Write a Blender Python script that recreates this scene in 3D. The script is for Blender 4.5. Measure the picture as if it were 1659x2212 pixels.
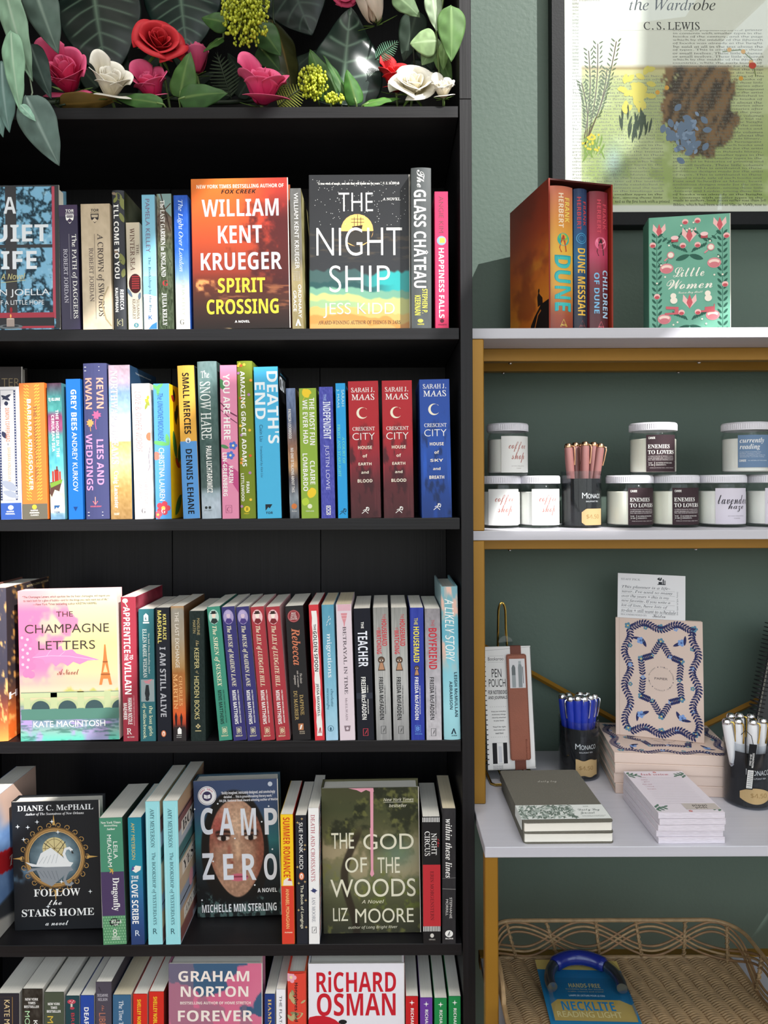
import bpy, bmesh, math, random, os
import numpy as np
from mathutils import Matrix, Vector

sc = bpy.context.scene
COLL = sc.collection
for o in list(bpy.data.objects):
    bpy.data.objects.remove(o)
R = math.radians
random.seed(7)

# ------------------------------------------------------------------ camera
FPX, CX, HY = 1534.0, 829.5, 1050.0        # focal length in pixels, optical axis in the 1659x2212 frame
DIST, ZC, ROLL = 1.134, 1.30, R(0.25)      # camera to bookcase front, eye height, slight roll
cd = bpy.data.cameras.new('camera')
cd.sensor_fit = 'VERTICAL'; cd.sensor_height = 36.0; cd.sensor_width = 36.0
cd.lens = FPX / 2212 * 36.0
cd.shift_y = -(1106 - HY) / 2212
cd.clip_start = 0.02
cam = bpy.data.objects.new('camera', cd); COLL.objects.link(cam)
cam.matrix_world = Matrix.Translation((0, -DIST, ZC)) @ Matrix.Rotation(R(90), 4, 'X') @ Matrix.Rotation(-ROLL, 4, 'Z')
sc.camera = cam

# ------------------------------------------------------------------ exposure, sky, sun
sc.view_settings.view_transform = 'Standard'
sc.view_settings.look = 'None'
sc.view_settings.gamma = 1.0
sc.view_settings.use_curve_mapping = False
sc.view_settings.exposure = 0.0
sc.cycles.max_bounces = 8
sc.cycles.diffuse_bounces = 4
sc.cycles.glossy_bounces = 3
sc.cycles.transmission_bounces = 6
sc.cycles.transparent_max_bounces = 12
sc.cycles.caustics_reflective = False
sc.cycles.caustics_refractive = False
sc.cycles.sample_clamp_indirect = 6.0
SKY, SUN = 2.6, 6.2
SUN_DIR = Vector((-0.75, 1.0, -1.1))      # the way the sunlight travels
w = bpy.data.worlds.new('sky'); sc.world = w; w.use_nodes = True
nt = w.node_tree; bg = nt.nodes['Background']
tc = nt.nodes.new('ShaderNodeTexCoord'); sp = nt.nodes.new('ShaderNodeSeparateXYZ')
cr = nt.nodes.new('ShaderNodeValToRGB')
nt.links.new(tc.outputs['Generated'], sp.inputs[0]); nt.links.new(sp.outputs['Z'], cr.inputs[0])
cr.color_ramp.elements[0].position = 0.0; cr.color_ramp.elements[0].color = (0.42, 0.43, 0.40, 1)
cr.color_ramp.elements[1].position = 0.12; cr.color_ramp.elements[1].color = (0.95, 0.97, 1.0, 1)
e = cr.color_ramp.elements.new(0.8); e.color = (0.70, 0.86, 1.0, 1)
nt.links.new(cr.outputs[0], bg.inputs['Color']); bg.inputs['Strength'].default_value = SKY
la = bpy.data.lights.new('overhead_fill', 'AREA'); la.shape = 'RECTANGLE'; la.size = 2.4; la.size_y = .9; la.energy = 70; la.color = (1.0, .97, .93)  # unseen fill light, added to brighten the counter and page tops
lo = bpy.data.objects.new('overhead_fill', la); COLL.objects.link(lo); lo.location = (.2, -1.0, 4.7)
sl = bpy.data.lights.new('sun', 'SUN'); sl.energy = SUN; sl.angle = R(0.4); sl.color = (1.0, 0.98, 0.95)
so = bpy.data.objects.new('sun', sl); COLL.objects.link(so)
so.rotation_euler = SUN_DIR.to_track_quat('-Z', 'Y').to_euler(); so.location = (3, -5, 6)

# ------------------------------------------------------------------ projection helpers (photo pixel + real depth -> place)
def at(px, py, Y):
    dx, dy = px - CX, -(py - HY)
    x = dx * math.cos(ROLL) + dy * math.sin(ROLL); z = -dx * math.sin(ROLL) + dy * math.cos(ROLL)
    d = Y + DIST
    return Vector((x * d / FPX, Y, ZC + z * d / FPX))
def proj(p):
    d = p[1] + DIST; x = p[0] * FPX / d; z = (p[2] - ZC) * FPX / d
    dx = x * math.cos(ROLL) - z * math.sin(ROLL); dy = x * math.sin(ROLL) + z * math.cos(ROLL)
    return CX + dx, HY - dy
def pm(px, Y=0.0):                         # pixels -> metres at depth Y
    return px * (Y + DIST) / FPX

# ------------------------------------------------------------------ colour, noise
def lin(c):
    c = np.asarray(c, float)
    return np.where(c <= 0.04045, c / 12.92, ((c + 0.055) / 1.055) ** 2.4)
def hx(s):
    s = s.lstrip('#')
    if len(s) == 3: s = ''.join(a * 2 for a in s)
    return np.array([int(s[i:i + 2], 16) / 255 for i in (0, 2, 4)])
def L(s, a=1):
    return tuple(float(v) for v in lin(hx(s))) + (a,)
def vnoise(x, y, seed=0):
    rs = np.random.RandomState(seed); T = rs.rand(64, 64)
    xi, yi = np.floor(x).astype(int), np.floor(y).astype(int); fx, fy = x - xi, y - yi
    fx = fx * fx * (3 - 2 * fx); fy = fy * fy * (3 - 2 * fy)
    g = lambda i, j: T[i % 64, j % 64]
    return (g(xi, yi) * (1 - fx) + g(xi + 1, yi) * fx) * (1 - fy) + (g(xi, yi + 1) * (1 - fx) + g(xi + 1, yi + 1) * fx) * fy
def fbm(U, V, fx, fy, seed=0, o=4):
    s = 0; a = .5; t = 0
    for k in range(o):
        s = s + a * vnoise(U * fx * 2 ** k + 3.1 * k, V * fy * 2 ** k + 1.7 * k, seed + k); t += a; a *= .55
    return s / t
def mixc(a, b, t):
    t = np.clip(t, 0, 1)[..., None]; return a * (1 - t) + b * t
def sm(x, a, b):
    t = np.clip((x - a) / (b - a), 0, 1); return t * t * (3 - 2 * t)
def grad(V, stops):
    out = np.zeros(V.shape + (3,)); cs = [hx(c) for _, c in stops]; vs = [v for v, _ in stops]
    for k in range(3): out[..., k] = np.interp(V, vs, [c[k] for c in cs])
    return out

# ------------------------------------------------------------------ materials
MATS = {}
def newmat(name):
    m = bpy.data.materials.new(name); m.use_nodes = True
    return m, m.node_tree, m.node_tree.nodes['Principled BSDF']
def pmat(name, col, rough=.5, metal=0., spec=.5, noise=None, bump=None, coat=0., emis=None, sub=0.):
    """plain procedural material: optional noise = (scale xyz, amount), bump = (scale xyz, strength)"""
    if name in MATS: return MATS[name]
    m, nt, b = newmat(name); c = L(col)
    b.inputs['Base Color'].default_value = c; b.inputs['Roughness'].default_value = rough
    b.inputs['Metallic'].default_value = metal; b.inputs['Specular IOR Level'].default_value = spec
    if coat: b.inputs['Coat Weight'].default_value = coat; b.inputs['Coat Roughness'].default_value = .1
    if sub: b.inputs['Subsurface Weight'].default_value = sub; b.inputs['Subsurface Radius'].default_value = (.004, .003, .003)
    def tex(scale, detail=4):
        tc = nt.nodes.new('ShaderNodeTexCoord'); mp = nt.nodes.new('ShaderNodeMapping'); n = nt.nodes.new('ShaderNodeTexNoise')
        mp.inputs['Scale'].default_value = scale; n.inputs['Scale'].default_value = 1.0; n.inputs['Detail'].default_value = detail
        nt.links.new(tc.outputs['Object'], mp.inputs[0]); nt.links.new(mp.outputs[0], n.inputs['Vector'])
        return n
    if noise:
        n = tex(noise[0]); r = nt.nodes.new('ShaderNodeMapRange')
        r.inputs['From Min'].default_value = .25; r.inputs['From Max'].default_value = .75
        r.inputs['To Min'].default_value = 1 - noise[1]; r.inputs['To Max'].default_value = 1 + noise[1]
        h = nt.nodes.new('ShaderNodeHueSaturation'); h.inputs['Color'].default_value = c
        nt.links.new(n.outputs['Fac'], r.inputs['Value']); nt.links.new(r.outputs[0], h.inputs['Value']); nt.links.new(h.outputs[0], b.inputs['Base Color'])
    if bump:
        n = tex(bump[0], 3); bp = nt.nodes.new('ShaderNodeBump'); bp.inputs['Strength'].default_value = bump[1]; bp.inputs['Distance'].default_value = .002
        nt.links.new(n.outputs['Fac'], bp.inputs['Height']); nt.links.new(bp.outputs[0], b.inputs['Normal'])
    MATS[name] = m; return m
def colmat(name, rough=.45, metal=0., spec=.5, coat=0., sub=0., trans=0.):
    """printed surface: ink colours come from the mesh's own colour attribute"""
    if name in MATS: return MATS[name]
    m, nt, b = newmat(name); a = nt.nodes.new('ShaderNodeAttribute'); a.attribute_name = 'Col'
    nt.links.new(a.outputs['Color'], b.inputs['Base Color'])
    b.inputs['Roughness'].default_value = rough; b.inputs['Metallic'].default_value = metal; b.inputs['Specular IOR Level'].default_value = spec
    if coat: b.inputs['Coat Weight'].default_value = coat; b.inputs['Coat Roughness'].default_value = .15
    if sub: b.inputs['Subsurface Weight'].default_value = sub; b.inputs['Subsurface Radius'].default_value = (.006, .004, .003)
    MATS[name] = m
    return m
def glassmat(name, tint='ffffff', ior=1.45, rough=.02, dens=0.):
    """thin clear glass or plastic: see-through with a real Fresnel reflection"""
    if name in MATS: return MATS[name]
    m = bpy.data.materials.new(name); m.use_nodes = True; nt = m.node_tree
    for n in list(nt.nodes): nt.nodes.remove(n)
    o = nt.nodes.new('ShaderNodeOutputMaterial'); t = nt.nodes.new('ShaderNodeBsdfTransparent'); g = nt.nodes.new('ShaderNodeBsdfGlossy')
    lw = nt.nodes.new('ShaderNodeLayerWeight'); lw.inputs['Blend'].default_value = .5; pw = nt.nodes.new('ShaderNodeMath'); pw.operation = 'POWER'; pw.inputs[1].default_value = 5
    f = nt.nodes.new('ShaderNodeMath'); f.operation = 'MULTIPLY_ADD'; f.inputs[1].default_value = .85; f.inputs[2].default_value = ((ior - 1) / (ior + 1)) ** 2
    nt.links.new(lw.outputs['Facing'], pw.inputs[0]); nt.links.new(pw.outputs[0], f.inputs[0]); mx = nt.nodes.new('ShaderNodeMixShader')
    t.inputs['Color'].default_value = L(tint); g.inputs['Roughness'].default_value = rough
    nt.links.new(f.outputs[0], mx.inputs[0]); nt.links.new(t.outputs[0], mx.inputs[1]); nt.links.new(g.outputs[0], mx.inputs[2]); nt.links.new(mx.outputs[0], o.inputs[0])
    MATS[name] = m; return m
INK = colmat('ink_print', .45, spec=.28); INKM = colmat('ink_print_matte', .65, spec=.2); INKG = colmat('ink_print_gloss', .3, spec=.4)
PAGX = pmat('page_edges', 'ece7dc', .85, spec=.2, noise=((2600, 6, 6), .10))
PAGY = pmat('page_edges_front', 'ece7dc', .85, spec=.2, noise=((6, 2600, 6), .10))
PAGO = pmat('page_edges_old', 'e0d2b4', .85, spec=.2, noise=((2600, 6, 6), .12))

# ------------------------------------------------------------------ mesh building
class MB:
    def __init__(s): s.v = []; s.f = []; s.c = []; s.m = []
    def add(s, vs, fs, col=(1, 1, 1), mi=0, M=None):
        o = len(s.v)
        if M is not None: vs = [M @ Vector(p) for p in vs]
        s.v += [tuple(p) for p in vs]; s.f += [tuple(i + o for i in f) for f in fs]; s.m += [mi] * len(fs)
        c = np.asarray(col, float)
        s.c += [tuple(c[:3])] * len(vs) if c.ndim == 1 else [tuple(q[:3]) for q in c.reshape(-1, c.shape[-1])]
        return s
    def box(s, x0, x1, y0, y1, z0, z1, col=(1, 1, 1), mi=0, M=None, b=0.):
        if b <= 0:
            v = [(x, y, z) for x in (x0, x1) for y in (y0, y1) for z in (z0, z1)]
            f = [(0, 1, 3, 2), (4, 6, 7, 5), (0, 4, 5, 1), (2, 3, 7, 6), (0, 2, 6, 4), (1, 5, 7, 3)]
            return s.add(v, f, col, mi, M)
        v = []; idx = {}                    # chamfered box
        X, Y, Z = (x0, x1), (y0, y1), (z0, z1)
        for i in (0, 1):
            for j in (0, 1):
                for k in (0, 1):
                    sx, sy, sz = (b if i == 0 else -b), (b if j == 0 else -b), (b if k == 0 else -b)
                    for a, p in (('x', (X[i], Y[j] + sy, Z[k] + sz)), ('y', (X[i] + sx, Y[j], Z[k] + sz)), ('z', (X[i] + sx, Y[j] + sy, Z[k]))):
                        idx[i, j, k, a] = len(v); v.append(p)
        f = []
        q = lambda a, *ks: f.append(tuple(idx[k + (a,)] for k in ks))
        q('x', (0, 0, 0), (0, 0, 1), (0, 1, 1), (0, 1, 0)); q('x', (1, 0, 0), (1, 1, 0), (1, 1, 1), (1, 0, 1))
        q('y', (0, 0, 0), (1, 0, 0), (1, 0, 1), (0, 0, 1)); q('y', (0, 1, 0), (0, 1, 1), (1, 1, 1), (1, 1, 0))
        q('z', (0, 0, 0), (0, 1, 0), (1, 1, 0), (1, 0, 0)); q('z', (0, 0, 1), (1, 0, 1), (1, 1, 1), (0, 1, 1))
        for i in (0, 1):
            for j in (0, 1):
                f.append((idx[i, j, 0, 'x'], idx[i, j, 1, 'x'], idx[i, j, 1, 'y'], idx[i, j, 0, 'y']))
                f.append((idx[i, 0, j, 'x'], idx[i, 1, j, 'x'], idx[i, 1, j, 'z'], idx[i, 0, j, 'z']))
                f.append((idx[0, i, j, 'y'], idx[1, i, j, 'y'], idx[1, i, j, 'z'], idx[0, i, j, 'z']))
                for k in (0, 1): f.append((idx[i, j, k, 'x'], idx[i, j, k, 'y'], idx[i, j, k, 'z']))
        return s.add(v, f, col, mi, M)
    def tube(s, pts, r, n=8, col=(1, 1, 1), mi=0, caps=True, M=None, closed=False):
        pts = [Vector(p) for p in pts]; N = len(pts); rs = r if isinstance(r, (list, tuple)) else [r] * N
        vs = []; fs = []; up = None
        for i, p in enumerate(pts):
            if closed: t = (pts[(i + 1) % N] - pts[i - 1])
            else: t = (pts[min(i + 1, N - 1)] - pts[max(i - 1, 0)])
            t = t.normalized() if t.length > 1e-9 else Vector((0, 0, 1))
            if up is None:
                up = Vector((0, 0, 1)) if abs(t.z) < .9 else Vector((1, 0, 0))
            a = t.cross(up); a = a.normalized() if a.length > 1e-6 else Vector((1, 0, 0)); b = a.cross(t); up = b
            for k in range(n):
                th = 2 * math.pi * k / n; vs.append(p + (a * math.cos(th) + b * math.sin(th)) * rs[i])
        for i in range(N if closed else N - 1):
            j = (i + 1) % N
            for k in range(n): fs.append((i * n + k, i * n + (k + 1) % n, j * n + (k + 1) % n, j * n + k))
        if caps and not closed: fs.append(tuple(range(n))[::-1]); fs.append(tuple(range((N - 1) * n, N * n)))
        return s.add(vs, fs, col, mi, M)
    def lathe(s, prof, n=32, col=(1, 1, 1), mi=0, M=None, a0=0., a1=2 * math.pi, cols=None):
        full = abs(a1 - a0 - 2 * math.pi) < 1e-6; m = n if full else n + 1; vs = []; fs = []; cc = []
        for j, (r, z) in enumerate(prof):
            for k in range(m):
                a = a0 + (a1 - a0) * k / n; vs.append((r * math.cos(a), r * math.sin(a), z)); cc.append(cols[j] if cols else col)
        for j in range(len(prof) - 1):
            for k in range(n): fs.append((j * m + k, j * m + (k + 1) % m, (j + 1) * m + (k + 1) % m, (j + 1) * m + k))
        return s.add(vs, fs, np.array(cc), mi, M)
    def sphere(s, c, r, n=8, m=6, col=(1, 1, 1), mi=0, sz=1.):
        vs = [(c[0], c[1], c[2] - r * sz)]; fs = []
        for j in range(1, m):
            a = math.pi * j / m
            for k in range(n):
                b = 2 * math.pi * k / n; vs.append((c[0] + r * math.sin(a) * math.cos(b), c[1] + r * math.sin(a) * math.sin(b), c[2] - r * sz * math.cos(a)))
        vs.append((c[0], c[1], c[2] + r * sz)); T = len(vs) - 1
        for k in range(n):
            fs.append((0, 1 + (k + 1) % n, 1 + k)); fs.append((T, T - n + k, T - n + (k + 1) % n))
            for j in range(m - 2): fs.append((1 + j * n + k, 1 + j * n + (k + 1) % n, 1 + (j + 1) * n + (k + 1) % n, 1 + (j + 1) * n + k))
        return s.add(vs, fs, col, mi)
    def grid(s, P, nu, nv, colf=None, mi=0, M=None):
        """P(u,v)->point, u,v in 0..1; colf(U,V)->sRGB array"""
        us = np.linspace(0, 1, nu + 1); vs_ = np.linspace(0, 1, nv + 1); V, U = np.meshgrid(vs_, us, indexing='ij')
        pts = [P(u, v) for v in vs_ for u in us]
        c = lin(np.clip(colf(U, V), 0, 1)).reshape(-1, 3) if colf is not None else (1, 1, 1)
        fs = [(j * (nu + 1) + i, (j + 1) * (nu + 1) + i, (j + 1) * (nu + 1) + i + 1, j * (nu + 1) + i + 1) for j in range(nv) for i in range(nu)]
        return s.add(pts, fs, c, mi, M)
    def build(s, name, mats, parent=None, smooth=False, recalc=True):
        me = bpy.data.meshes.new(name); me.from_pydata(s.v, [], s.f)
        if not isinstance(mats, (list, tuple)): mats = [mats]
        for m in mats: me.materials.append(m)
        if len(mats) > 1: me.polygons.foreach_set('material_index', s.m)
        a = me.color_attributes.new('Col', 'FLOAT_COLOR', 'POINT')
        c = np.ones((len(s.v), 4)); c[:, :3] = np.array(s.c).reshape(-1, 3); a.data.foreach_set('color', c.ravel())
        if smooth: me.polygons.foreach_set('use_smooth', [True] * len(s.f))
        me.update()
        o = bpy.data.objects.new(name, me); COLL.objects.link(o)
        if smooth and smooth != 'all':
            try: me.set_sharp_from_angle(angle=R(40))
            except Exception: pass
        if parent is not None: o.parent = parent
        return o
def thing(name, label, cat, loc=(0, 0, 0), rot=(0, 0, 0), group=None):
    o = bpy.data.objects.new(name, None); COLL.objects.link(o); o.empty_display_size = .02
    o.location = loc; o.rotation_euler = rot; o['label'] = label; o['category'] = cat
    if group: o['group'] = group
    return o
def tag(o, label, cat, group=None):
    o['label'] = label; o['category'] = cat
    if group: o['group'] = group
    return o
def struct(o): o['kind'] = 'structure'; return o

# ------------------------------------------------------------------ lettering
FD = os.path.join(bpy.utils.system_resource('DATAFILES') or '', 'fonts')
def _font(n):
    try: return bpy.data.fonts.load(os.path.join(FD, n))
    except Exception: return None
MATH = _font('NotoSansMath-Regular.woff2')
FONTS = {'s': (None, None, 0, 0), 'b': (0x1D5D4, 0x1D5EE, 0x1D7EC, 0), 'f': (0x1D434, 0x1D44E, None, .005), 'F': (0x1D400, 0x1D41A, 0x1D7CE, 0),
         'i': (0x1D434, 0x1D44E, None, 0), 'I': (0x1D468, 0x1D482, None, 0), 'k': (0x1D4D0, 0x1D4EA, None, 0), 'K': (0x1D4D0, 0x1D4EA, None, -.008), 'j': (0x1D608, 0x1D622, None, 0),
         'J': (0x1D63C, 0x1D656, None, 0), 't': (None, None, 0, -.012), 'B': (0x1D5D4, 0x1D5EE, 0x1D7EC, .0), 'm': (0x1D670, 0x1D68A, None, 0)}
GL = {}
def sliced(s, fk, axis, n):
    """the same lettering cut into n strips so that it can follow a rounded surface"""
    if (s, fk, axis, n) in GL: return GL[s, fk, axis, n]
    v, f = glyphs(s, fk); b = bmesh.new(); bv = [b.verts.new((p[0], p[1], 0)) for p in v]
    for q in f:
        try: b.faces.new([bv[i] for i in q])
        except ValueError: pass
    for k in range(1, n):
        c = [0, 0, 0]; c[axis] = k / n; no = [0, 0, 0]; no[axis] = 1
        bmesh.ops.bisect_plane(b, geom=b.verts[:] + b.edges[:] + b.faces[:], plane_co=c, plane_no=no, dist=1e-6)
    b.verts.index_update(); r = (np.array([p.co[:2] for p in b.verts]).reshape(-1, 2), [tuple(p.index for p in q.verts) for q in b.faces]); b.free()
    GL[s, fk, axis, n] = r; return r
def glyphs(s, fk):
    """text -> flat outline triangles normalised to its own bounding box"""
    if (s, fk) in GL: return GL[s, fk]
    up, lo, dg, off = FONTS[fk]
    if MATH is None: up = lo = None
    q = ''
    for ch in (s if fk in 'st' else s.replace('“', '"').replace('”', '"').replace('—', '-').replace('–', '-').replace('Â', 'A').replace('·', '.')):
        if up and 'A' <= ch <= 'Z': q += chr(up + ord(ch) - 65)
        elif up and 'a' <= ch <= 'z': q += chr(lo + ord(ch) - 97) if not (lo == 0x1D44E and ch == 'h') else '\u210e'
        elif up and dg and ch.isdigit(): q += chr(dg + ord(ch) - 48)
        else: q += ch
    cu = bpy.data.curves.new('t', 'FONT'); cu.body = q; cu.resolution_u = 6 if len(s) < 13 else 3; cu.offset = off; cu.shear = -.27 if fk == 'f' and up else 0.
    if up: cu.font = MATH
    ob = bpy.data.objects.new('t', cu); COLL.objects.link(ob)
    dg_ = bpy.context.evaluated_depsgraph_get(); me = bpy.data.meshes.new_from_object(ob.evaluated_get(dg_))
    n = len(me.vertices); v = np.zeros(n * 3); me.vertices.foreach_get('co', v); v = v.reshape(-1, 3)[:, :2]
    f = [tuple(p.vertices) for p in me.polygons]
    bpy.data.objects.remove(ob); bpy.data.curves.remove(cu); bpy.data.meshes.remove(me)
    if n:
        a, b = v.min(0), v.max(0); v = (v - a) / np.maximum(b - a, 1e-6)
    GL[s, fk] = (v, f); return GL[s, fk]

def stroke(pts, w, closed=False):
    """flat ribbon of width w along 2-D points -> quads"""
    p = np.asarray(pts, float); n = len(p); t = np.gradient(p, axis=0) if not closed else np.roll(p, -1, 0) - np.roll(p, 1, 0)
    t /= np.maximum(np.linalg.norm(t, axis=1, keepdims=True), 1e-9); nn = np.stack([-t[:, 1], t[:, 0]], 1) * w / 2
    v = np.concatenate([p + nn, p - nn]); f = [(i, (i + 1) % n, n + (i + 1) % n, n + i) for i in range(n if closed else n - 1)]
    return v, f

class Face:
    """draws flat print onto a surface: M(x,y,off) maps photo-pixel-like coordinates to a local point"""
    def __init__(s, mb, M, mi=0, cut=0, lim=None): s.lim = lim; s.mb = mb; s.M = M; s.k = 0; s.mi = mi; s.cut = cut   # cut: strips for rounded surfaces
    def put(s, v, f, col, st=None):
        off = .00012 + s.k * .000012; s.k = min(s.k + 1, 80)
        if s.lim: v = [(min(max(a, .2), s.lim[0] - .2), min(max(b, .2), s.lim[1] - .2)) for a, b in v]
        s.mb.add([s.M(a, b, off + (st[i] * 8e-7 if st else 0)) for i, (a, b) in enumerate(v)], f, lin(hx(col)), s.mi)
    def rect(s, x0, x1, y0, y1, col, n=1):
        v = []; f = []
        for i in range(n + 1): a = x0 + (x1 - x0) * i / n; v += [(a, y0), (a, y1)]
        for i in range(n): f.append((2 * i, 2 * i + 1, 2 * i + 3, 2 * i + 2))
        s.put(v, f, col)
    def ell(s, x, y, rx, ry, col, n=22, rot=0.):
        c, d = math.cos(rot), math.sin(rot)
        v = [(x + rx * math.cos(t) * c - ry * math.sin(t) * d, y + rx * math.cos(t) * d + ry * math.sin(t) * c) for t in np.linspace(0, 2 * math.pi, n, endpoint=False)]
        s.put(v, [tuple(range(n))[::-1]], col)
    def many(s, shapes, col):              # several polygons in one layer
        v = []; f = []; st = []
        for i, sh in enumerate(shapes): o = len(v); v += list(sh); f.append(tuple(range(o, o + len(sh)))); st += [i] * len(sh)
        s.put(v, f, col, st)
    def poly(s, pts, col): s.put(pts, [tuple(range(len(pts)))], col)
    def line(s, pts, w, col, closed=False):
        v, f = stroke(pts, w, closed); s.put([tuple(p) for p in v], f, col)
    def lines(s, ls, w, col):
        V = []; Fc = []; st = []
        for k, pts in enumerate(ls): v, f = stroke(pts, w); o = len(V); V += [tuple(p) for p in v]; Fc += [tuple(i + o for i in q) for q in f]; st += [k] * len(v)
        s.put(V, Fc, col, st)
    def ring(s, x, y, r, w, col, asp=1.):
        s.line([(x + r * math.cos(t), y + r * asp * math.sin(t)) for t in np.linspace(0, 2 * math.pi, 36, endpoint=False)], w, col, True)
    def text(s, t, x0, x1, y0, y1, col, fk='s'):
        v, f = sliced(t, fk, 0, s.cut) if s.cut else glyphs(t, fk)
        if len(v): s.put([(x0 + (x1 - x0) * a, y1 + (y0 - y1) * b) for a, b in v], f, col)
    def down(s, t, y0, y1, x0, x1, col, fk='s'):   # reads from top to bottom, letter tops to the right
        v, f = sliced(t, fk, 1, s.cut) if s.cut else glyphs(t, fk)
        if len(v): s.put([(x0 + (x1 - x0) * b, y0 + (y1 - y0) * a) for a, b in v], f, col)
    def ops(s, ops, X, Y):
        for o in ops:
            k = o[0]
            if k == 't': s.down(o[1], Y(o[2]), Y(o[3]), X(o[4], o[2]), X(o[5], o[2]), o[6], o[7] if len(o) > 7 else 's')
            elif k == 'h': s.text(o[1], X(o[2], o[4]), X(o[3], o[4]), Y(o[4]), Y(o[5]), o[6], o[7] if len(o) > 7 else 's')
            elif k == 'r': s.rect(X(o[1], o[3]), X(o[2], o[3]), Y(o[3]), Y(o[4]), o[5], 6 if o[2] < 1.5 else 1)
            elif k == 'e': s.ell(X(o[1], o[2]), Y(o[2]), o[3], o[4], o[5], rot=o[6] if len(o) > 6 else 0.)
            elif k == 'p': s.poly([(X(a, b), Y(b)) for a, b in o[1]], o[2])
            elif k == 'l': s.line([(X(a, b), Y(b)) for a, b in o[1]], o[2], o[3])
            elif k == 'o': s.ring(X(o[1], o[2]), Y(o[2]), o[3], o[4], o[5], o[6] if len(o) > 6 else 1.)
            elif k == 'x': o[1](s, X, Y)

# ------------------------------------------------------------------ the room
WALLY = 0.29
WALL = pmat('green_wall_paint', '56665d', .5, spec=.22, noise=((3, 3, 3), .03), bump=((120, 120, 120), .3))
PLASTER = pmat('white_plaster', 'd8d6d0', .8, noise=((2, 2, 2), .03))
FLOORM = pmat('dark_timber_floor', '6d5540', .45, noise=((1.2, 26, 1), .2), bump=((2, 60, 2), .15))
def slab(name, x0, x1, y0, y1, z0, z1, m): return struct(MB().box(x0, x1, y0, y1, z0, z1).build(name, m))
slab('wall_back', -3.0, 3.2, WALLY, WALLY + .12, 0, 5.3, WALL)
slab('floor', -3.0, 3.2, -2.0, WALLY, -.05, 0, FLOORM)
slab('ceiling', -3.0, 3.2, -2.02, WALLY + .12, 5.3, 5.4, PLASTER)
slab('wall_left', -3.12, -3.0, -2.02, WALLY + .12, 0, 5.3, PLASTER)
slab('wall_right', 3.2, 3.32, -2.02, WALLY + .12, 0, 5.3, PLASTER)
# shop front behind the camera: windows, and slots added only to shape the sunlight
def front(name, pts, y0=-2.02, y1=-1.92, m=None):
    n = len(pts); v = [(x, y0, z) for x, z in pts] + [(x, y1, z) for x, z in pts]
    f = [tuple(range(n)), tuple(range(n, 2 * n))[::-1]] + [(i, i + n, (i + 1) % n + n, (i + 1) % n) for i in range(n)]
    return struct(MB().add(v, f).build(name, m or PLASTER))
from mathutils.geometry import tessellate_polygon
def holed(name, outer, holes, y0, y1, m):
    loops = [outer] + holes; pts = [Vector((x, z, 0)) for lp in loops for x, z in lp]
    tri = tessellate_polygon([[Vector((x, z, 0)) for x, z in lp] for lp in loops]); n = len(pts)
    v = [(p.x, y0, p.y) for p in pts] + [(p.x, y1, p.y) for p in pts]; f = [tuple(t) for t in tri] + [tuple(i + n for i in t)[::-1] for t in tri]
    o = 0
    for lp in loops:
        k = len(lp); f += [(o + i, o + (i + 1) % k, n + o + (i + 1) % k, n + o + i) for i in range(k)]; o += k
    return struct(MB().add(v, f).build(name, m))
holed('wall_front_sun_slots', [(-3.12, 0), (3.32, 0), (3.32, 5.4), (-3.12, 5.4)], [
    [(-2.7, .4), (-.9, .4), (-.9, 2.45), (-2.7, 2.45)], [(-.8, .4), (1.0, .4), (1.0, 2.45), (-.8, 2.45)], [(1.1, .4), (2.9, .4), (2.9, 2.45), (1.1, 2.45)],
    [(.30, 2.56), (.45, 2.53), (.95, 3.0), (1.17, 3.29), (1.21, 3.45), (1.23, 3.68), (1.57, 3.72), (1.64, 3.83), (1.93, 4.21), (2.15, 4.42), (2.28, 4.54), (2.30, 5.05), (1.85, 5.05), (1.85, 4.75), (1.46, 4.28), (.887, 3.65), (.55, 3.05)],  # slots from here on are invented, cut to throw the sun patches
    [(1.75, 3.48), (1.93, 3.48), (2.10, 3.70), (2.36, 3.94), (2.32, 4.10), (2.05, 3.88), (1.75, 3.60)],
    [(1.73, 2.72), (1.80, 2.72), (1.80, 2.84), (1.75, 2.86)], [(1.86, 2.80), (1.90, 2.80), (1.92, 2.90), (1.87, 2.90)],
    [(2.34, 2.90), (2.46, 2.93), (2.80, 3.40), (2.72, 3.42)]], -2.10, -2.0, PLASTER)


# ------------------------------------------------------------------ black bookcase
EBONY = pmat('black_brown_woodgrain', '131215', .45, spec=.3, noise=((5, 40, 260), .35), bump=((6, 40, 300), .12))
EBONYV = pmat('black_brown_woodgrain_upright', '131215', .45, spec=.3, noise=((260, 40, 5), .35), bump=((300, 40, 6), .12))
BX0, BX1, PAN, BDEP, SHT = -.78, .1425, .0195, .28, .0185
SHZ = [at(496, p, 0).z for p in (229, 709.5, 1121, 1602.5, 2043.5)] + [.287]
JOINT = at(1008, 213, 0).z
bc = thing('bookcase', 'tall black-brown woodgrain bookcase with full shelves of books', 'bookcase', ((BX0 + BX1) / 2, BDEP / 2, 0))
def cpart(root, name, x0, x1, y0, y1, z0, z1, m, b=.0006):
    ox, oy, oz = root.location
    return MB().box(x0 - ox, x1 - ox, y0 - oy, y1 - oy, z0 - oz, z1 - oz, b=b).build(name, m, root)
cpart(bc, 'side_panel', BX1 - PAN, BX1, 0, BDEP, 0, JOINT - .0008, EBONYV)
cpart(bc, 'side_panel', BX0, BX0 + PAN, 0, BDEP, 0, JOINT - .0008, EBONYV)
for i, z in enumerate(SHZ + [.08]):
    cpart(bc, 'shelf' if i else 'top_board', BX0 + PAN + .0004, BX1 - PAN - .0015, .003, BDEP - .008, z - SHT, z, EBONY)
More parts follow.
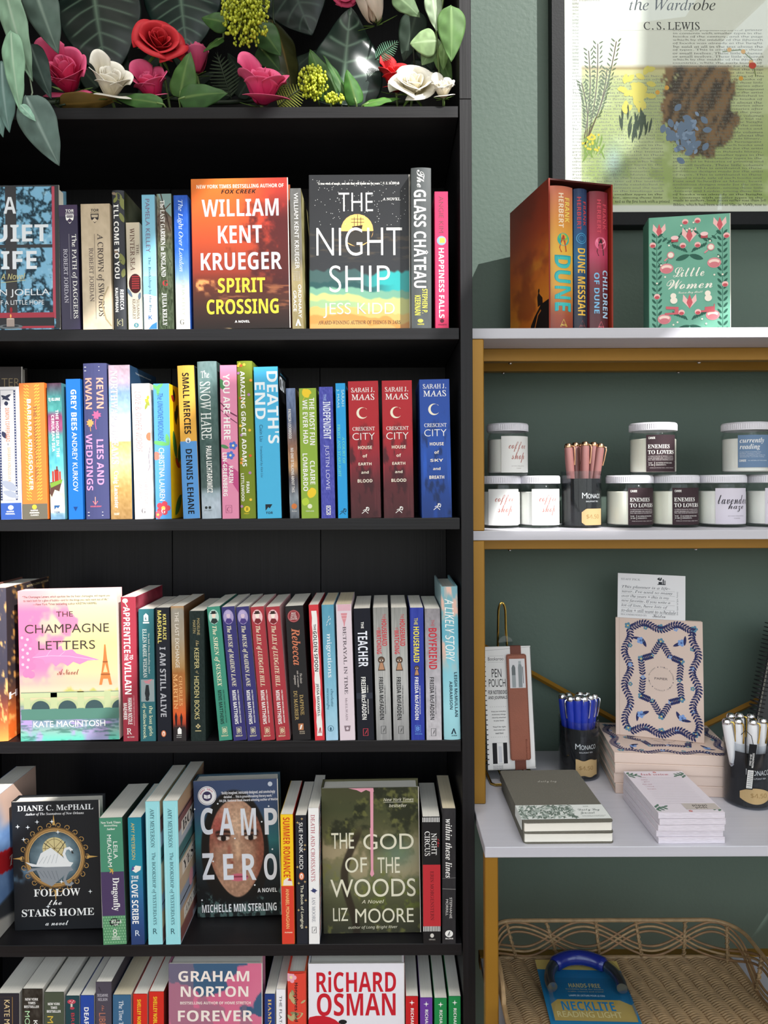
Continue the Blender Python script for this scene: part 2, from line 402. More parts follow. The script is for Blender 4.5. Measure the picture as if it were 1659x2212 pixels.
seams = [BX0 + PAN, at(375, 1300, BDEP).x, at(694, 1300, BDEP).x, BX1 - PAN]
for i in range(3):
    cpart(bc, 'back_panel', seams[i] + .0004, seams[i + 1] - .0004, BDEP - .0075 + (.0008 if i == 1 else 0), BDEP - .003, .08, JOINT - .001, EBONYV)
ext = thing('bookcase_topper', 'black open topper standing on the bookcase, filled with artificial flowers', 'bookcase', ((BX0 + BX1) / 2, BDEP / 2, JOINT))
cpart(ext, 'side_panel', BX1 - PAN, BX1 - .0004, .0005, BDEP, JOINT, JOINT + .40, EBONYV)
cpart(ext, 'side_panel', BX0, BX0 + PAN, .0005, BDEP, JOINT, JOINT + .40, EBONYV)
cpart(ext, 'top_board', BX0 + PAN, BX1 - PAN, .003, BDEP, JOINT + .38, JOINT + .40, EBONY)
cpart(ext, 'back_panel', BX0 + PAN, BX1 - PAN, BDEP - .0075, BDEP - .003, JOINT, JOINT + .38, EBONYV)

# ------------------------------------------------------------------ books
def art_of(base, n):
    """solid hex, list of (v, hex) stops or a painter f(U,V) -> function on the grid; n = (amount, fx, fy)"""
    def f(U, V):
        if callable(base): c = base(U, V)
        elif isinstance(base, str): c = np.ones(U.shape + (3,)) * hx(base)
        else: c = grad(V, base)
        if n: c = c + (fbm(U, V, n[1], n[2], 11) - .5)[..., None] * 2 * n[0]
        return c
    return f
def book(name, label, group, loc, W, H, dp, base, ops=(), n=None, lean=0., yaw=0., hard=False, face=False, side='#d8d4cc', sops=(), sn=None, sres=(1, 1),
         pages=None, X=None, Y=None, sc_=None, mat=None, res=None, tilt=0., lean0=0., cat='book', bulge=None, over=None):
    """spine books show their spine at y=0 and run back; face books show their front cover at y=0, spine on the left"""
    root = thing(name, label, cat, loc, (tilt, lean, yaw), group)
    t = .0026 if hard else .0005
    ov = (.003 if hard else .0002) if over is None else over
    mat = mat or INK; mb = MB()
    bg_ = bulge if bulge is not None else (.0022 if hard and not face else 0.)
    x0, x1 = -W / 2, W / 2
    r = min(.0016 if hard else .0009, W * .2)
    bl = lambda u: bg_ * (2 * u - 1) ** 2                    # spine rounding: edges sit further back
    artf = art_of(base, n)
    if res is None: res = (24, 70) if (not isinstance(base, str) or n) else (6 if bg_ else 1, 1)
    mb.grid(lambda u, v: (x0 + r + (W - 2 * r) * u, bl(u), H * (1 - v)), res[0], res[1], artf)
    V25 = np.linspace(0, 1, 25).reshape(-1, 1); ec = lin(np.clip(artf(V25 * 0 + .02, V25), 0, 1))[:, 0]; ec2 = lin(np.clip(artf(V25 * 0 + .98, V25), 0, 1))[:, 0]
    def strip(prof, cols):                                  # 2-D profile extruded over the height
        m = len(prof); V = []; Cc = []; Fq = []
        for j in range(25):
            for p in prof: V.append((p[0], p[1], H * (1 - j / 24))); Cc.append(cols[j])
        for j in range(24):
            for i in range(m - 1): Fq.append((j * m + i, j * m + i + 1, (j + 1) * m + i + 1, (j + 1) * m + i))
        mb.add(V, Fq, np.array(Cc))
    arc = lambda cx, cy, a0, a1: [(cx + r * math.cos(a), cy + r * math.sin(a)) for a in np.linspace(a0, a1, 4)]
    yb = bl(0) + r
    strip(arc(x0 + r, yb, 1.5 * math.pi, math.pi), ec); strip(arc(x1 - r, yb, 1.5 * math.pi, 2 * math.pi), ec2)
    white = lin(hx('efece6')); sidec = lin(hx(side)) if isinstance(side, str) else lin(hx('888888'))
    if not face:
        # left and right boards
        mb.box(x0, x0 + t, yb, dp, 0, H, ec.mean(0))
        if isinstance(side, str) and not sn: mb.box(x1 - t, x1, yb, dp, 0, H, sidec)
        else:
            mb.box(x1 - t, x1 - .0001, yb, dp, 0, H, ec2.mean(0))
            mb.grid(lambda u, v: (x1, yb + (dp - yb) * u, H * (1 - v)), sres[0], sres[1], art_of(side, sn))
        mb.box(x0 + t, x1 - t, bl(.5) + .0004, max(t, yb + .0004), 0, H, ec.mean(0)) if not hard else mb.box(x0 + t, x1 - t, yb, yb + t, 0, H, ec.mean(0))
        pg = MB().box(x0 + t + .0001, x1 - t - .0001, (yb + t + .001), dp - (.004 if hard else .0004), ov, H - ov, (1, 1, 1))
        pm_ = pages or PAGX
    else:
        # front board, spine on the left, back board
        mb.box(x0 + r, x1, .0001, t, 0, H, lin(hx('cfcac2')))
        mb.grid(lambda u, v: (x0, yb + (dp - 2 * r) * u, H * (1 - v)), sres[0], sres[1], art_of(side, sn))
        mb.box(x0 + .0001, x0 + t, yb, dp - r, 0, H, ec.mean(0)); mb.box(x0, x1, dp - t, dp, 0, H, ec.mean(0) * .8)
        pg = MB().box(x0 + t + .001, x1 - (.004 if hard else .0004), t + .0001, dp - t - .0001, ov, H - ov, (1, 1, 1))
        pm_ = pages or PAGY
    k = sc_
    fc = Face(mb, lambda a, b, o: (x0 + a * k, bl(min(max(a * k / W, 0), 1)) - o, H - b * k), cut=7 if bg_ > 0 else 0, lim=(W / k, H / k))
    if X: fc.ops(ops, X, Y)
    if sops:
        fs = Face(mb, lambda a, b, o: (x1 + o, a, H - b))
        fs.put_ = fs.put; fs.put = lambda v, f, c, st=None: fs.put_([(min(max(a, yb + .0005), dp - .0005), min(max(b, .0005), H - .0005)) for a, b in v], f, c, st)
        fs.ops(sops, lambda a, y: yb + a * (dp - yb), lambda y: y * H)
    mb.build('cover', mat, root)
    pg.build('pages', pm_, root)
    return root
GROUPS = ['', 'books on the uppermost bookshelf', 'books on the second bookshelf', 'books on the third bookshelf', 'books on the fourth bookshelf', 'books on the lowest visible bookshelf']
GAP = .0003
def S(row, xbl, xbr, xtl, ytop, base, ops, label, s=.004, dp=.132, hard=False, yaw=0., **kw):
    """a book standing spine out; pixel corners of its spine, s = distance behind the shelf's front edge"""
    z = SHZ[row]; d = s + DIST; k = d / FPX
    yb = proj((pm(xbl - CX, s), s, z))[1]
    p = at(xbl, yb, s); q = at(xtl, ytop, s)
    H = math.hypot(q.x - p.x, q.z - z); lean = math.asin(max(-.3, min(.3, (q.x - p.x) / H)))
    W = (xbr - xbl) * k / max(math.cos(lean), .9) - 2 * GAP
    c, sn_ = math.cos(lean), math.sin(lean)
    if lean <= 0: loc = Vector((p.x + GAP + W / 2 * c, s, z + W / 2 * -sn_ + .00005))
    else: loc = Vector((p.x + GAP + W / 2 * c, s, z + W / 2 * sn_ + .00005))
    Wp = W / k
    X = lambda u, y: u * Wp if -1.5 <= u <= 1.5 else u - (xbl + (xtl - xbl) * (yb - y) / (yb - ytop))
    Y = lambda y: (y - ytop) * (H / k) / (yb - ytop)
    return book('hardcover_book' if hard else 'paperback_book', label, GROUPS[row], loc, W, H, dp, base, ops, lean=lean, yaw=yaw, hard=hard, X=X, Y=Y, sc_=k, **kw)
def Fc(row, xtl, xbl, xbr, ytop, base, ops, label, s=.006, T=.03, hard=True, yaw=0., tilt=0., **kw):
    """a book standing face out"""
    z = SHZ[row]; d = s + DIST; k = d / FPX
    yb = proj((pm(xbl - CX, s), s, z))[1]
    p = at(xbl, yb, s); q = at(xtl, ytop, s)
    H = math.hypot(q.x - p.x, q.z - z); lean = math.asin((q.x - p.x) / H)
    W = (xbr - xbl) * k - 2 * GAP
    loc = Vector((p.x + GAP + W / 2, s, z + W / 2 * abs(math.sin(lean)) + .00005)); Wp = W / k
    X = lambda u, y: u * Wp if -1.5 <= u <= 1.5 else u - (xbl + (xtl - xbl) * (yb - y) / (yb - ytop))
    Y = lambda y: (y - ytop) * (H / k) / (yb - ytop)
    kw.setdefault('res', (130, 190))
    return book('hardcover_book' if hard else 'paperback_book', label, GROUPS[row], loc, W, H, T, base, ops, lean=lean, yaw=yaw, tilt=tilt, hard=hard, face=True, X=X, Y=Y, sc_=k, **kw)

# ------------------------------------------------------------------ small printed marks
W_, K_ = 'f4f2ee', '151517'
def shield(u, y0, col, bg):                      # publisher's crest with a mountain
    def f(s, X, Y):
        c, a, b = X(u, y0), Y(y0), Y(y0 + 20)
        s.poly([(c - 9, a), (c + 9, a), (c + 8, a + 11), (c, b), (c - 8, a + 11)], col)
        s.poly([(c - 7, a + 2), (c + 7, a + 2), (c + 6.4, a + 7), (c - 6.4, a + 7)], bg)
        s.poly([(c, a + 8), (c + 6, a + 14), (c, b - 2), (c - 6, a + 14)], bg)
        for q in (-4.5, -1.5, 1.5, 4.5): s.ell(c + q, a + 4.5, .8, .8, col, 8)
    return ('x', f)
def runner(u, y, col, k=1.):                     # running archer mark
    def f(s, X, Y):
        c, a = X(u, y), Y(y)
        P = lambda *p: [(c + x * k, a + z * k) for x, z in p]
        s.lines([P((-9, 7), (-4, 3), (0, 0), (3, -5)), P((0, 0), (3, 3), (7, 7)), P((1, -3), (6, -1), (9, -3)), P((1, -3), (-3, -2), (-6, 0)),
                 P((5, -9), (9, -7), (9, -3), (7, 1)), P((3, -9), (6, -8), (5, -5))], 1.5 * k, col)
        s.ell(c + 3 * k, a - 7 * k, 1.8 * k, 1.8 * k, col, 10)
    return ('x', f)
def boxmark(u, y, w, h, col):                    # framed quill mark
    def f(s, X, Y):
        c, a = X(u, y), Y(y); w2, h2 = w / 2, h / 2
        s.line([(c - w2, a - h2), (c + w2, a - h2), (c + w2, a + h2), (c - w2, a + h2)], 1.1, col, True)
        s.poly([(c - w2 * .5, a + h2 * .8), (c + w2 * .1, a - h2 * .1), (c + w2 * .8, a - h2 * .8), (c + w2 * .3, a + h2 * .1)], col)
    return ('x', f)
def ovalmark(u, y, rx, ry, col, inner):
    def f(s, X, Y):
        c, a = X(u, y), Y(y); s.ell(c, a, rx, ry, col); s.ell(c, a, rx * .55, ry * .7, inner); s.ell(c, a + ry * .1, rx * .25, ry * .5, col, 12)
    return ('x', f)
def lettermark(u, y, t, col, w=8., h=9., fk='F', frame=False):
    def f(s, X, Y):
        c, a = X(u, y), Y(y)
        if frame: s.line([(c - w * .8, a - h * .8), (c + w * .8, a - h * .8), (c + w * .8, a + h * .8), (c - w * .8, a + h * .8)], .9, col, True)
        s.text(t, c - w / 2, c + w / 2, a - h / 2, a + h / 2, col, fk)
    return ('x', f)
def dots(pts, r, col): return ('x', lambda s, X, Y: s.many([[(X(u, y) + r * math.cos(t), Y(y) + r * math.sin(t)) for t in np.linspace(0, 2 * math.pi, 10, endpoint=False)][::-1] for u, y in pts], col))
def stars4(pts, r, col):
    return ('x', lambda s, X, Y: s.many([[(X(u, y) + (r if k % 2 == 0 else r * .28) * math.cos(k * math.pi / 4), Y(y) + (r if k % 2 == 0 else r * .28) * math.sin(k * math.pi / 4)) for k in range(8)][::-1] for u, y in pts], col))
def leaves(pts, col):                            # (u, y, length, width, angle in degrees)
    def f(s, X, Y):
        sh = []
        for u, y, l, w_, a in pts:
            c, d = math.cos(R(a)), math.sin(R(a)); q = []
            for t in np.linspace(0, 2 * math.pi, 14, endpoint=False):
                x, z = l / 2 * math.cos(t), w_ / 2 * math.sin(t) * abs(math.sin(t)) ** .5; q.append((X(u, y) + x * c - z * d, Y(y) + x * d + z * c))
            sh.append(q)
        s.many(sh, col)
    return ('x', f)
def flower(u, y, r, col, mid, n=5):
    def f(s, X, Y):
        c, a = X(u, y), Y(y)
        s.many([[(c + r * .62 * math.cos(k * 2 * math.pi / n) + r * .42 * math.cos(t), a + r * .62 * math.sin(k * 2 * math.pi / n) + r * .42 * math.sin(t)) for t in np.linspace(0, 2 * math.pi, 10, endpoint=False)] for k in range(n)], col)
        s.ell(c, a, r * .3, r * .3, mid, 10)
    return ('x', f)

# ------------------------------------------------------------------ uppermost bookshelf
def a_quiet(U, V):
    n = np.abs(fbm(U, V, 9, 13, 3, 5) - .5) * 2; c = mixc(hx('0f2c3a'), hx('7fb6d6'), sm(n, .02, .25))
    c = mixc(c, hx('b9dcec'), sm(fbm(U, V, 14, 20, 9), .6, .8) * .6); return c
Fc(1, -76, -72, 131, 402, a_quiet, [
    ('r', -76, -2, 402, 711, '39393c'), ('r', 10, 34, 402, 711, '39393c'), ('r', -76, 117, 530, 537, '39393c'), ('r', 111, 117, 402, 690, 'b84a5c'), ('r', 117, 131, 402, 711, '39393c'),
    ('r', -76, 131, 402, 405, '39393c'), ('r', -76, 117, 677, 690, 'a83848'), ('r', -76, 117, 688, 711, '2c2c30'), ('r', 38, 117, 706, 711, 'b03a4a'),
    ('h', 'A', 7, 34, 427, 463, 'e4eaf0', 'b'), ('h', 'Q', -68, -38, 486, 527, 'e4eaf0', 'b'), ('h', 'UIET', -17, 104, 487, 524, 'e4eaf0', 'b'),
    ('h', 'L', -30, -8, 544, 583, 'e4eaf0', 'b'), ('h', 'IFE', 2, 79, 544, 583, 'e4eaf0', 'b'), ('h', 'A Novel', 2, 54, 592, 605, 'd8d090', 'j'), ('l', [(2, 612), (55, 607)], 1, 'd8d090'),
    ('h', 'ETHAN JOELLA', -66, 107, 626, 644, 'e4eaf0', 's'), ('h', 'AUTHOR OF A LITTLE HOPE', -66, 95, 650, 660, 'e4eaf0', 's'),
    ('e', 23, 707, 26, 5, '6c7478'), ('e', 23, 706, 18, 3, '30343a'), ('r', 14, 31, 690, 707, 'a89890'), ('e', 22.5, 690, 8.5, 1.6, 'c8b8a8'), ('e', 23, 684, 1.8, 4, 'ffb060'), ('e', 24, 671, 3, 6, '9c2430')],
   'face-out hardcover with snowy blue branches behind a dark window frame and a candle', T=.028)
S(1, 133, 174, 126, 443, '2a2140', [('h', 'TOR', 141, 159, 453, 459, W_, 'B'), ('h', 'fantasy', 141, 159, 459.5, 463.5, W_, 's'), shield(150, 464, W_, '2a2140'),
    ('r', 0, 1, 443, 468, '3c2a4c'), ('h', 'TOR', 141, 159, 453, 459, W_, 'B'), ('h', 'fantasy', 141, 159, 459.5, 463.5, W_, 's'), shield(150, 464, W_, '3c2a4c'),
    ('t', 'The PATH of DAGGERS', 507, 689, .60, .92, W_, 'f'), ('t', 'ROBERT JORDAN', 538, 655, .20, .42, 'c8c4d0', 'f'), ('l', [(.52, 506), (.52, 690)], .7, 'a8a4b0')],
  'thick dark purple paperback with a white crest, left of the tan one', mat=INKG, side='#1c1830')
S(1, 179, 243, 173, 441, [(0, 'b8a68c'), (.5, 'cbbaa0'), (1, 'd2c3aa')], [('h', 'TOR', 196, 213, 452, 458, K_, 'B'), ('h', 'fantasy', 195, 213, 459, 463, K_, 's'), shield(204, 463, '2a2326', 'cbbaa0'),
    ('t', 'A CROWN of SWORDS', 506, 684, .50, .76, '3c3030', 'f'), ('t', 'ROBERT JORDAN', 536, 652, .26, .41, '6a5c58', 'f'), ('l', [(.46, 506), (.46, 690)], .7, '6a5c58'),
    ('l', [(.9, 620), (.75, 640), (.68, 660), (.8, 690), (1, 706)], 3, 'a89878')],
  'very thick tan paperback with brown spine lettering and a dark crest', n=(.05, 7, 22), side='#b8a68c')
S(1, 246, 273, 240, 411, '34363c', [leaves([(.6, 425, 20, 12, 60), (.9, 440, 26, 12, 80), (.3, 432, 14, 8, 120), (.8, 470, 22, 9, 70), (.75, 560, 26, 12, 75), (.85, 590, 20, 9, 100)], '7c8048'), leaves([(.2, 418, 14, 6, 20), (.3, 545, 16, 8, 60)], '8a7868'),
    ('t', "I'LL COME TO YOU", 442, 602, .14, .56, W_, 'b'), ('t', 'REBECCA', 626, 670, .56, .84, W_, 'b'), ('t', 'KAUFFMAN', 622, 674, .14, .40, W_, 'b'), lettermark(.5, 697, 'C', 'e8e0b0', 7, 9, 'i', True)],
  'slim charcoal hardcover with leaf motifs and bold white spine lettering', hard=True, side='#4a4c38', sn=(.2, 5, 9), sres=(12, 24))
S(1, 277, 307, 271, 481, [(0, 'c8bda6'), (.4, 'b5ad9c'), (.7, 'c4bcaa'), (1, 'd8d0bc')], [('t', 'THE', 528, 551, .74, .92, '4a3834', 'f'), ('t', 'WINTER SEA', 493, 585, .28, .62, '5a3a34', 'f'),
    ('e', 292, 613, 14, 21, '3a1618'), dots([(286 + 3.2 * (k % 5), 598 + 5 * (k // 5)) for k in range(30)], 1.7, '8a2a2c'), leaves([(.15, 632, 24, 7, 60), (.9, 640, 16, 7, 100)], '5a6a7c'),
    ('t', 'SUSANNA', 647, 690, .66, .86, '6a5a54', 'f'), ('t', 'KEARSLEY', 646, 690, .36, .58, '6a5a54', 'f'), ('e', .6, 703, 5, 5, '3a8090'), lettermark(.6, 703, 'S', W_, 4, 6, 'F')],
  'shortest cream paperback of the shelf with a dark red flower on its spine', mat=INKM)
S(1, 311, 340, 305, 421, [(0, '7ab4cc'), (.55, '8cc8de'), (.62, 'a8dcea'), (.82, 'd8eef4'), (1, 'f0f6f6')], [('r', 0, 1, 597, 640, '88bcd0'), leaves([(.3, 640, 30, 8, 5), (.6, 645, 30, 9, -6)], 'e8f4f6'),
    ('t', 'PAMELA KELLEY', 430, 546, .28, .60, '76607e', 's'), ('t', 'The Bookshop by the Bay', 555, 676, .38, .62, '456a84', 'F'), lettermark(.5, 686, 'K', '2a62a0', 8, 9, 'b'), ('p', [(.35, 711), (.6, 702), (1, 696), (1, 711)], '3a80b4')],
  'pale blue paperback fading to white with mauve spine lettering', side='#c8dce4')
S(1, 343, 376, 337, 419, [(0, '6a7460'), (.2, '5a4a40'), (.4, '48503a'), (1, '3a4630')], [('p', [(.1, 419), (1, 419), (1, 470), (.6, 455)], '7a9694'), ('l', [(.3, 419), (.9, 500)], 2.5, '3a2820'), ('l', [(.05, 470), (.95, 440)], 2, '4a3024'),
    ('t', 'The LAST GARDEN in ENGLAND', 433, 598, .24, .54, W_, 'F'), lettermark(.5, 612, 'G', 'b83038', 12, 12, 'F'), ('t', 'JULIA KELLY', 633, 704, .24, .56, W_, 'F')],
  'dark green leafy paperback with cream spine lettering, right of the pale blue one', n=(.22, 14, 60), side='#3a4030')
S(1, 380, 411, 374, 422, [(0, '1f50b0'), (.4, '2b62c0'), (.58, '6a94d0'), (.68, 'b8c8c8'), (.8, 'dcdcc8'), (1, 'e4e2d4')], [('t', 'The Light Over London', 432, 587, .24, .66, 'cfe0f6', 'i'), ('t', 'JULIA KELLY', 604, 682, .40, .68, 'aab0a4', 's'), lettermark(.45, 696, 'G', '6a6a66', 10, 11, 'F')],
  'paperback whose spine fades from deep blue to cream, beside the orange face-out cover', n=(.05, 6, 40), side='#2a5ab0')
def a_spirit(U, V):
    c = grad(V, [(0, 'd8742a'), (.12, 'd6682a'), (.4, 'b84a28'), (.62, '8a3424'), (.7, '5a2a1e'), (.85, '3a221c'), (1, '1e1614')])
    c = mixc(c, hx('a82a2c'), sm(U, .35, 1) * (1 - sm(V, .3, .6)) * .85); f = fbm(U, V, 14, 22, 5)
    c = mixc(c, hx('3a1618'), sm(U + f * .8, .9, 1.3) * sm(V, .05, .3) * (1 - sm(V, .7, .8)) * .8)
    c = mixc(c, hx('e8a060'), sm(f, .5, .75) * sm(V, .66, .68) * (1 - sm(V, .72, .8)) * (1 - sm(U, .1, .4)) * .9)
    r = fbm(U, V * 1., 6, 46, 12); c = mixc(c, hx('8a5438'), sm(r, .55, .75) * sm(V, .70, .72) * (1 - sm(V, .82, .9)) * sm(U, .15, .3)); c = mixc(c, hx('c8b080'), sm(r, .62, .8) * sm(V, .93, .96) * (1 - sm(U, .6, .8)) * sm(U, .3, .4)); return c
Fc(1, 411, 417, 628, 387, a_spirit, [('h', 'NEW YORK TIMES BESTSELLING AUTHOR OF', 424, 612, 400, 408, 'f0e0d0', 'b'), ('h', 'FOX CREEK', 477, 553, 411, 420, '1c120c', 'J'),
    ('h', 'WILLIAM', 435, 601, 432, 469, 'c9c7d2', 'b'), ('h', 'KENT', 470, 565, 489, 527, 'c9c7d2', 'b'), ('h', 'KRUEGER', 433, 608, 547, 585, 'c9c7d2', 'b'),
    ('h', 'SPIRIT', 470, 572, 602, 634, 'ece03c', 'b'), ('h', 'CROSSING', 446, 601, 648, 680, 'ece03c', 'b'), ('h', 'A NOVEL', 507, 539, 694, 699, W_, 'b')],
   'hardcover facing out with a burning orange sky, silver and yellow lettering', T=.03)
S(1, 631, 656, 625, 407, [(0, '5f5f5e'), (.5, '6e6a60'), (.62, '9a8c66'), (1, '857a58')], [('t', 'WILLIAM KENT KRUEGER', 417, 581, .36, .74, 'dedad4', 's'), ('t', 'NEW YORK TIMES', 586, 596, .2, .8, 'b0a89c', 's'), ('t', 'BESTSELLER', 597, 607, .2, .8, 'b0a89c', 's'),
    ('t', 'ORDINARY', 615, 687, .60, .86, W_, 's'), ('t', 'GRACE', 628, 673, .16, .42, W_, 's'), ('p', [(.3, 704), (.5, 690), (.6, 690), (.8, 704), (.65, 704), (.5, 696), (.45, 704)], W_)],
  'slim grey-brown paperback with white lettering between two face-out hardcovers', n=(.05, 10, 40), side='#8a8458', sn=(.25, 6, 12), sres=(12, 30))
def a_night(U, V):
    n = fbm(U, V, 3.2, 2.2, 21); v = V + (n - .5) * .16
    c = np.ones(U.shape + (3,)) * hx('2a2b2e'); s_ = lambda a: sm(v, a - .006, a + .006)
    c = mixc(c, hx('3a5a58'), s_(.60) * .9); c = mixc(c, hx('2aa6a6'), s_(.605) * sm(U, .45, .75)); c = mixc(c, hx('1f4a4a'), s_(.685) * (1 - sm(U, .5, .9)))
    c = mixc(c, hx('6fa088'), s_(.72)); c = mixc(c, hx('b8bc78'), s_(.765)); c = mixc(c, hx('8fae82'), s_(.81) * (1 - sm(U, .3, .8))); c = mixc(c, hx('c8a860'), s_(.85)); c = mixc(c, hx('c88a44'), s_(.90)); c = mixc(c, hx('d09a58'), s_(.95))
    w_ = sm(fbm(U, V, 7, 60, 4), .55, .75) * sm(V, .36, .38) * (1 - sm(V, .5, .58)); return mixc(c, hx('5a4c3c'), w_ * .6)
rs = np.random.RandomState(3)
Fc(1, 666, 668, 887, 378, a_night, [dots([(675 + 205 * rs.rand(), 385 + 105 * rs.rand()) for _ in range(120)], .75, 'c8c8c8'), ('e', 771, 498, 35, 35, 'f0b46a'),
    ('p', [(735, 500), (806, 500), (800, 520), (771, 535), (742, 520)], '33302c'), ('p', [(760, 490), (783, 487), (780, 500), (763, 500)], '2a1c14'), ('x', lambda s, X, Y: s.lines([[(X(x, y0), Y(y0)), (X(x, y1), Y(y1))] for x, y0, y1 in ((765, 470, 492), (772, 464, 490), (779, 470, 490))] + [[(X(758, y), Y(y)), (X(786, y), Y(y))] for y in (474, 481)], 1, '2a1c14')),
    ('h', '“A true work of magic, and one that will haunt me for years.” —V. E. SCHWAB', 685, 862, 394, 401, W_, 'F'), ('h', 'THE', 731, 805, 417, 457, 'ecebe8', 't'), ('h', 'A NOVEL', 826, 865, 428, 434, W_, 'f'),
    ('h', 'NIGHT', 683, 868, 492, 553, 'ecebe8', 't'), ('h', 'SHIP', 711, 842, 574, 632, 'ecebe8', 't'), ('h', 'JESS KIDD', 698, 852, 655, 687, 'ecebe8', 't'), ('h', 'AWARD-WINNING AUTHOR OF THINGS IN JARS', 687, 865, 693, 701, '4a3420', 'f')],
   'face-out hardcover of a starry night sea under an orange moon, thin white lettering', T=.03, s=.03, mat=INKG)
S(1, 888, 933, 887, 362, '4b4f50', [('t', 'The', 367, 405, .3, .66, W_, 'k'), ('t', 'GLASS CHÂTEAU', 410, 622, .14, .74, W_, 'b'), ('t', 'STEPHEN P.', 624, 677, .54, .80, 'd8d050', 'b'), ('t', 'KIERNAN', 638, 681, .18, .46, 'd8d050', 'b'), ('e', .45, 693, 6, 4, 'd8d050'), ('h', 'HARPER', 902, 916, 699, 702, 'd8d050', 'b'), ('l', [(.74, 541), (.82, 545), (.74, 549)], 1.6, W_)],
  'tallest grey hardcover on the uppermost shelf, white lettering down its spine', hard=True, s=.004, mat=INKG, n=(.05, 3, 4), side='#303234')
S(1, 940, 970, 938, 414, 'cf3560', [('t', 'ANGIE KIM', 424, 503, .30, .66, '74404e', 's'), ('e', .5, 520, 10, 10, '8aa8c8'), ('r', .35, .75, 514, 525, 'e8c050'), ('t', 'HAPPINESS FALLS', 536, 687, .28, .68, W_, 'B'), ('e', .5, 693, 4.5, 4.5, '5a1830'), ('h', 'HOGARTH', 946, 964, 700, 703, '5a1830', 'b')],
  'slim hot pink paperback with bold white lettering', side='#a82850')

# ------------------------------------------------------------------ second bookshelf
Fc(2, -98, -96, 50, 793, [(0, '2a2220'), (1, '1a1614')], [('h', 'TER', 3, 42, 818, 836, '8a7858', 't')], 'dark face-out hardcover standing behind the white and orange paperbacks', s=.10, T=.02, res=(1, 1))
S(2, 2, 48, -5, 836, 'e4e2e6', [('x', lambda s, X, Y: s.line([(X(.06, 845), Y(843)), (X(.78, 845), Y(843)), (X(.78, 1081), Y(1081)), (X(.06, 1081), Y(1081))], 4.2, '2f3a60', True)),
    dots([(.06, 843 + 6 * k) for k in range(40)] + [(.78, 843 + 6 * k) for k in range(40)], 1.2, 'e4e2e6'), leaves([(.35, 860, 22, 7, 30), (.4, 858, 22, 6, -30), (.38, 872, 10, 9, 80), (.25, 940, 18, 10, 60)], '2a2f4a'), leaves([(.45, 1050, 40, 18, 30), (.5, 1068, 36, 14, 20)], '9aa0b0'),
    ('t', 'DEMON COPPERHEAD', 882, 955, .32, .52, 'c8704a', 'b'), ('t', 'A NOVEL', 957, 963, .38, .46, '555560', 'b'), ('t', 'BARBARA KINGSOLVER', 967, 1041, .38, .54, 'd89a70', 'b'),
    ('r', 0, 1, 1087, 1140, '3458a8'), ('e', .48, 1097, 6, 5, W_), ('h', 'HARPER', 14, 30, 1104, 1107, W_, 'b'), ('h', 'PERENNIAL', 12, 32, 1109, 1112, W_, 'b')],
  'white paperback with a dotted navy border, leftmost spine of the second shelf', side='#d8d6d8')
S(2, 49, 104, 40, 828, 'ee7d3a', [('x', lambda s, X, Y: s.lines([[(X(u - .05 * d, y), Y(y)), (X(u + .05 * d, y), Y(y + 4))] for y in range(832, 1084, 7) for u, d in ((.24, 1), (.34, 1), (.66, -1), (.76, -1))], 1.5, 'f4c050')),
    ('r', .36, .64, 858, 1058, 'ee7d3a'), ('t', 'BARBARA KINGSOLVER', 863, 1060, .30, .46, W_, 'b'), ('t', 'THE POISONWOOD BIBLE', 877, 1042, .54, .68, '5c4638', 's'), ('r', 0, 1, 1089, 1140, '6a6558'), ('e', .48, 1096, 5, 5, 'f0d840'),
    ('h', 'HARPER', 66, 82, 1102, 1105, W_, 'b'), ('h', 'PERENNIAL', 64, 85, 1107, 1110, W_, 'b'), ('h', 'CLASSICS', 66, 83, 1112, 1115, W_, 'b')],
  'bright orange paperback with yellow dashes and a grey foot', side='#e0742f')
S(2, 109, 141, 100, 828, [(0, '4a2c40'), (.1, '3f8080'), (.2, '4a9a96'), (.24, '8a4068'), (.34, '9a4a74'), (.38, '4f9a98'), (.6, '5cb4c4'), (.72, '9ccdd2'), (.82, 'e4d8b8'), (.94, 'e8dcc0'), (.96, '7aa0b8'), (1, '6a90b0')], [('h', 'TJ KLUNE', 104, 129, 860, 868, W_, 'b'),
    ('t', 'THE HOUSE IN THE', 886, 988, .56, .76, W_, 'b'), ('t', 'CERULEAN SEA', 897, 976, .26, .46, W_, 'b'), ('r', 112, 116, 1018, 1042, 'b03c30'), ('r', 117, 126, 1015, 1046, 'a83228'), ('r', 127, 131, 1019, 1043, 'b84434'), ('r', 121, 124, 1008, 1018, '5a3030'),
    ('p', [(108, 1042), (134, 1038), (128, 1062), (118, 1058), (112, 1074), (108, 1066)], '5a3c34'), ('p', [(108, 1044), (135, 1036), (133, 1044), (110, 1054)], '7aa03c'), ('r', 117, 129, 1092, 1102, '2a5a90'), ('p', [(117, 1102), (122, 1096), (125, 1099), (129, 1094), (129, 1102)], 'e8dcc0'), ('h', 'TOR', 117, 129, 1105, 1109, '2a5a90', 'b')],
  'paperback with stormy teal and purple bands above a tiny red house', n=(.1, 4, 26), side='#508a90')
S(2, 148, 180, 141, 819, '1b6cce', [('t', 'GREY BEES', 842, 930, .34, .72, W_, 'B'), ('t', 'ANDREY KURKOV', 934, 1062, .36, .70, W_, 's'), ('p', [(.34, 1095), (.66, 1095), (.5, 1105)], '123c78')],
  'plain cobalt blue paperback with bold white spine lettering', side='#155aa8')
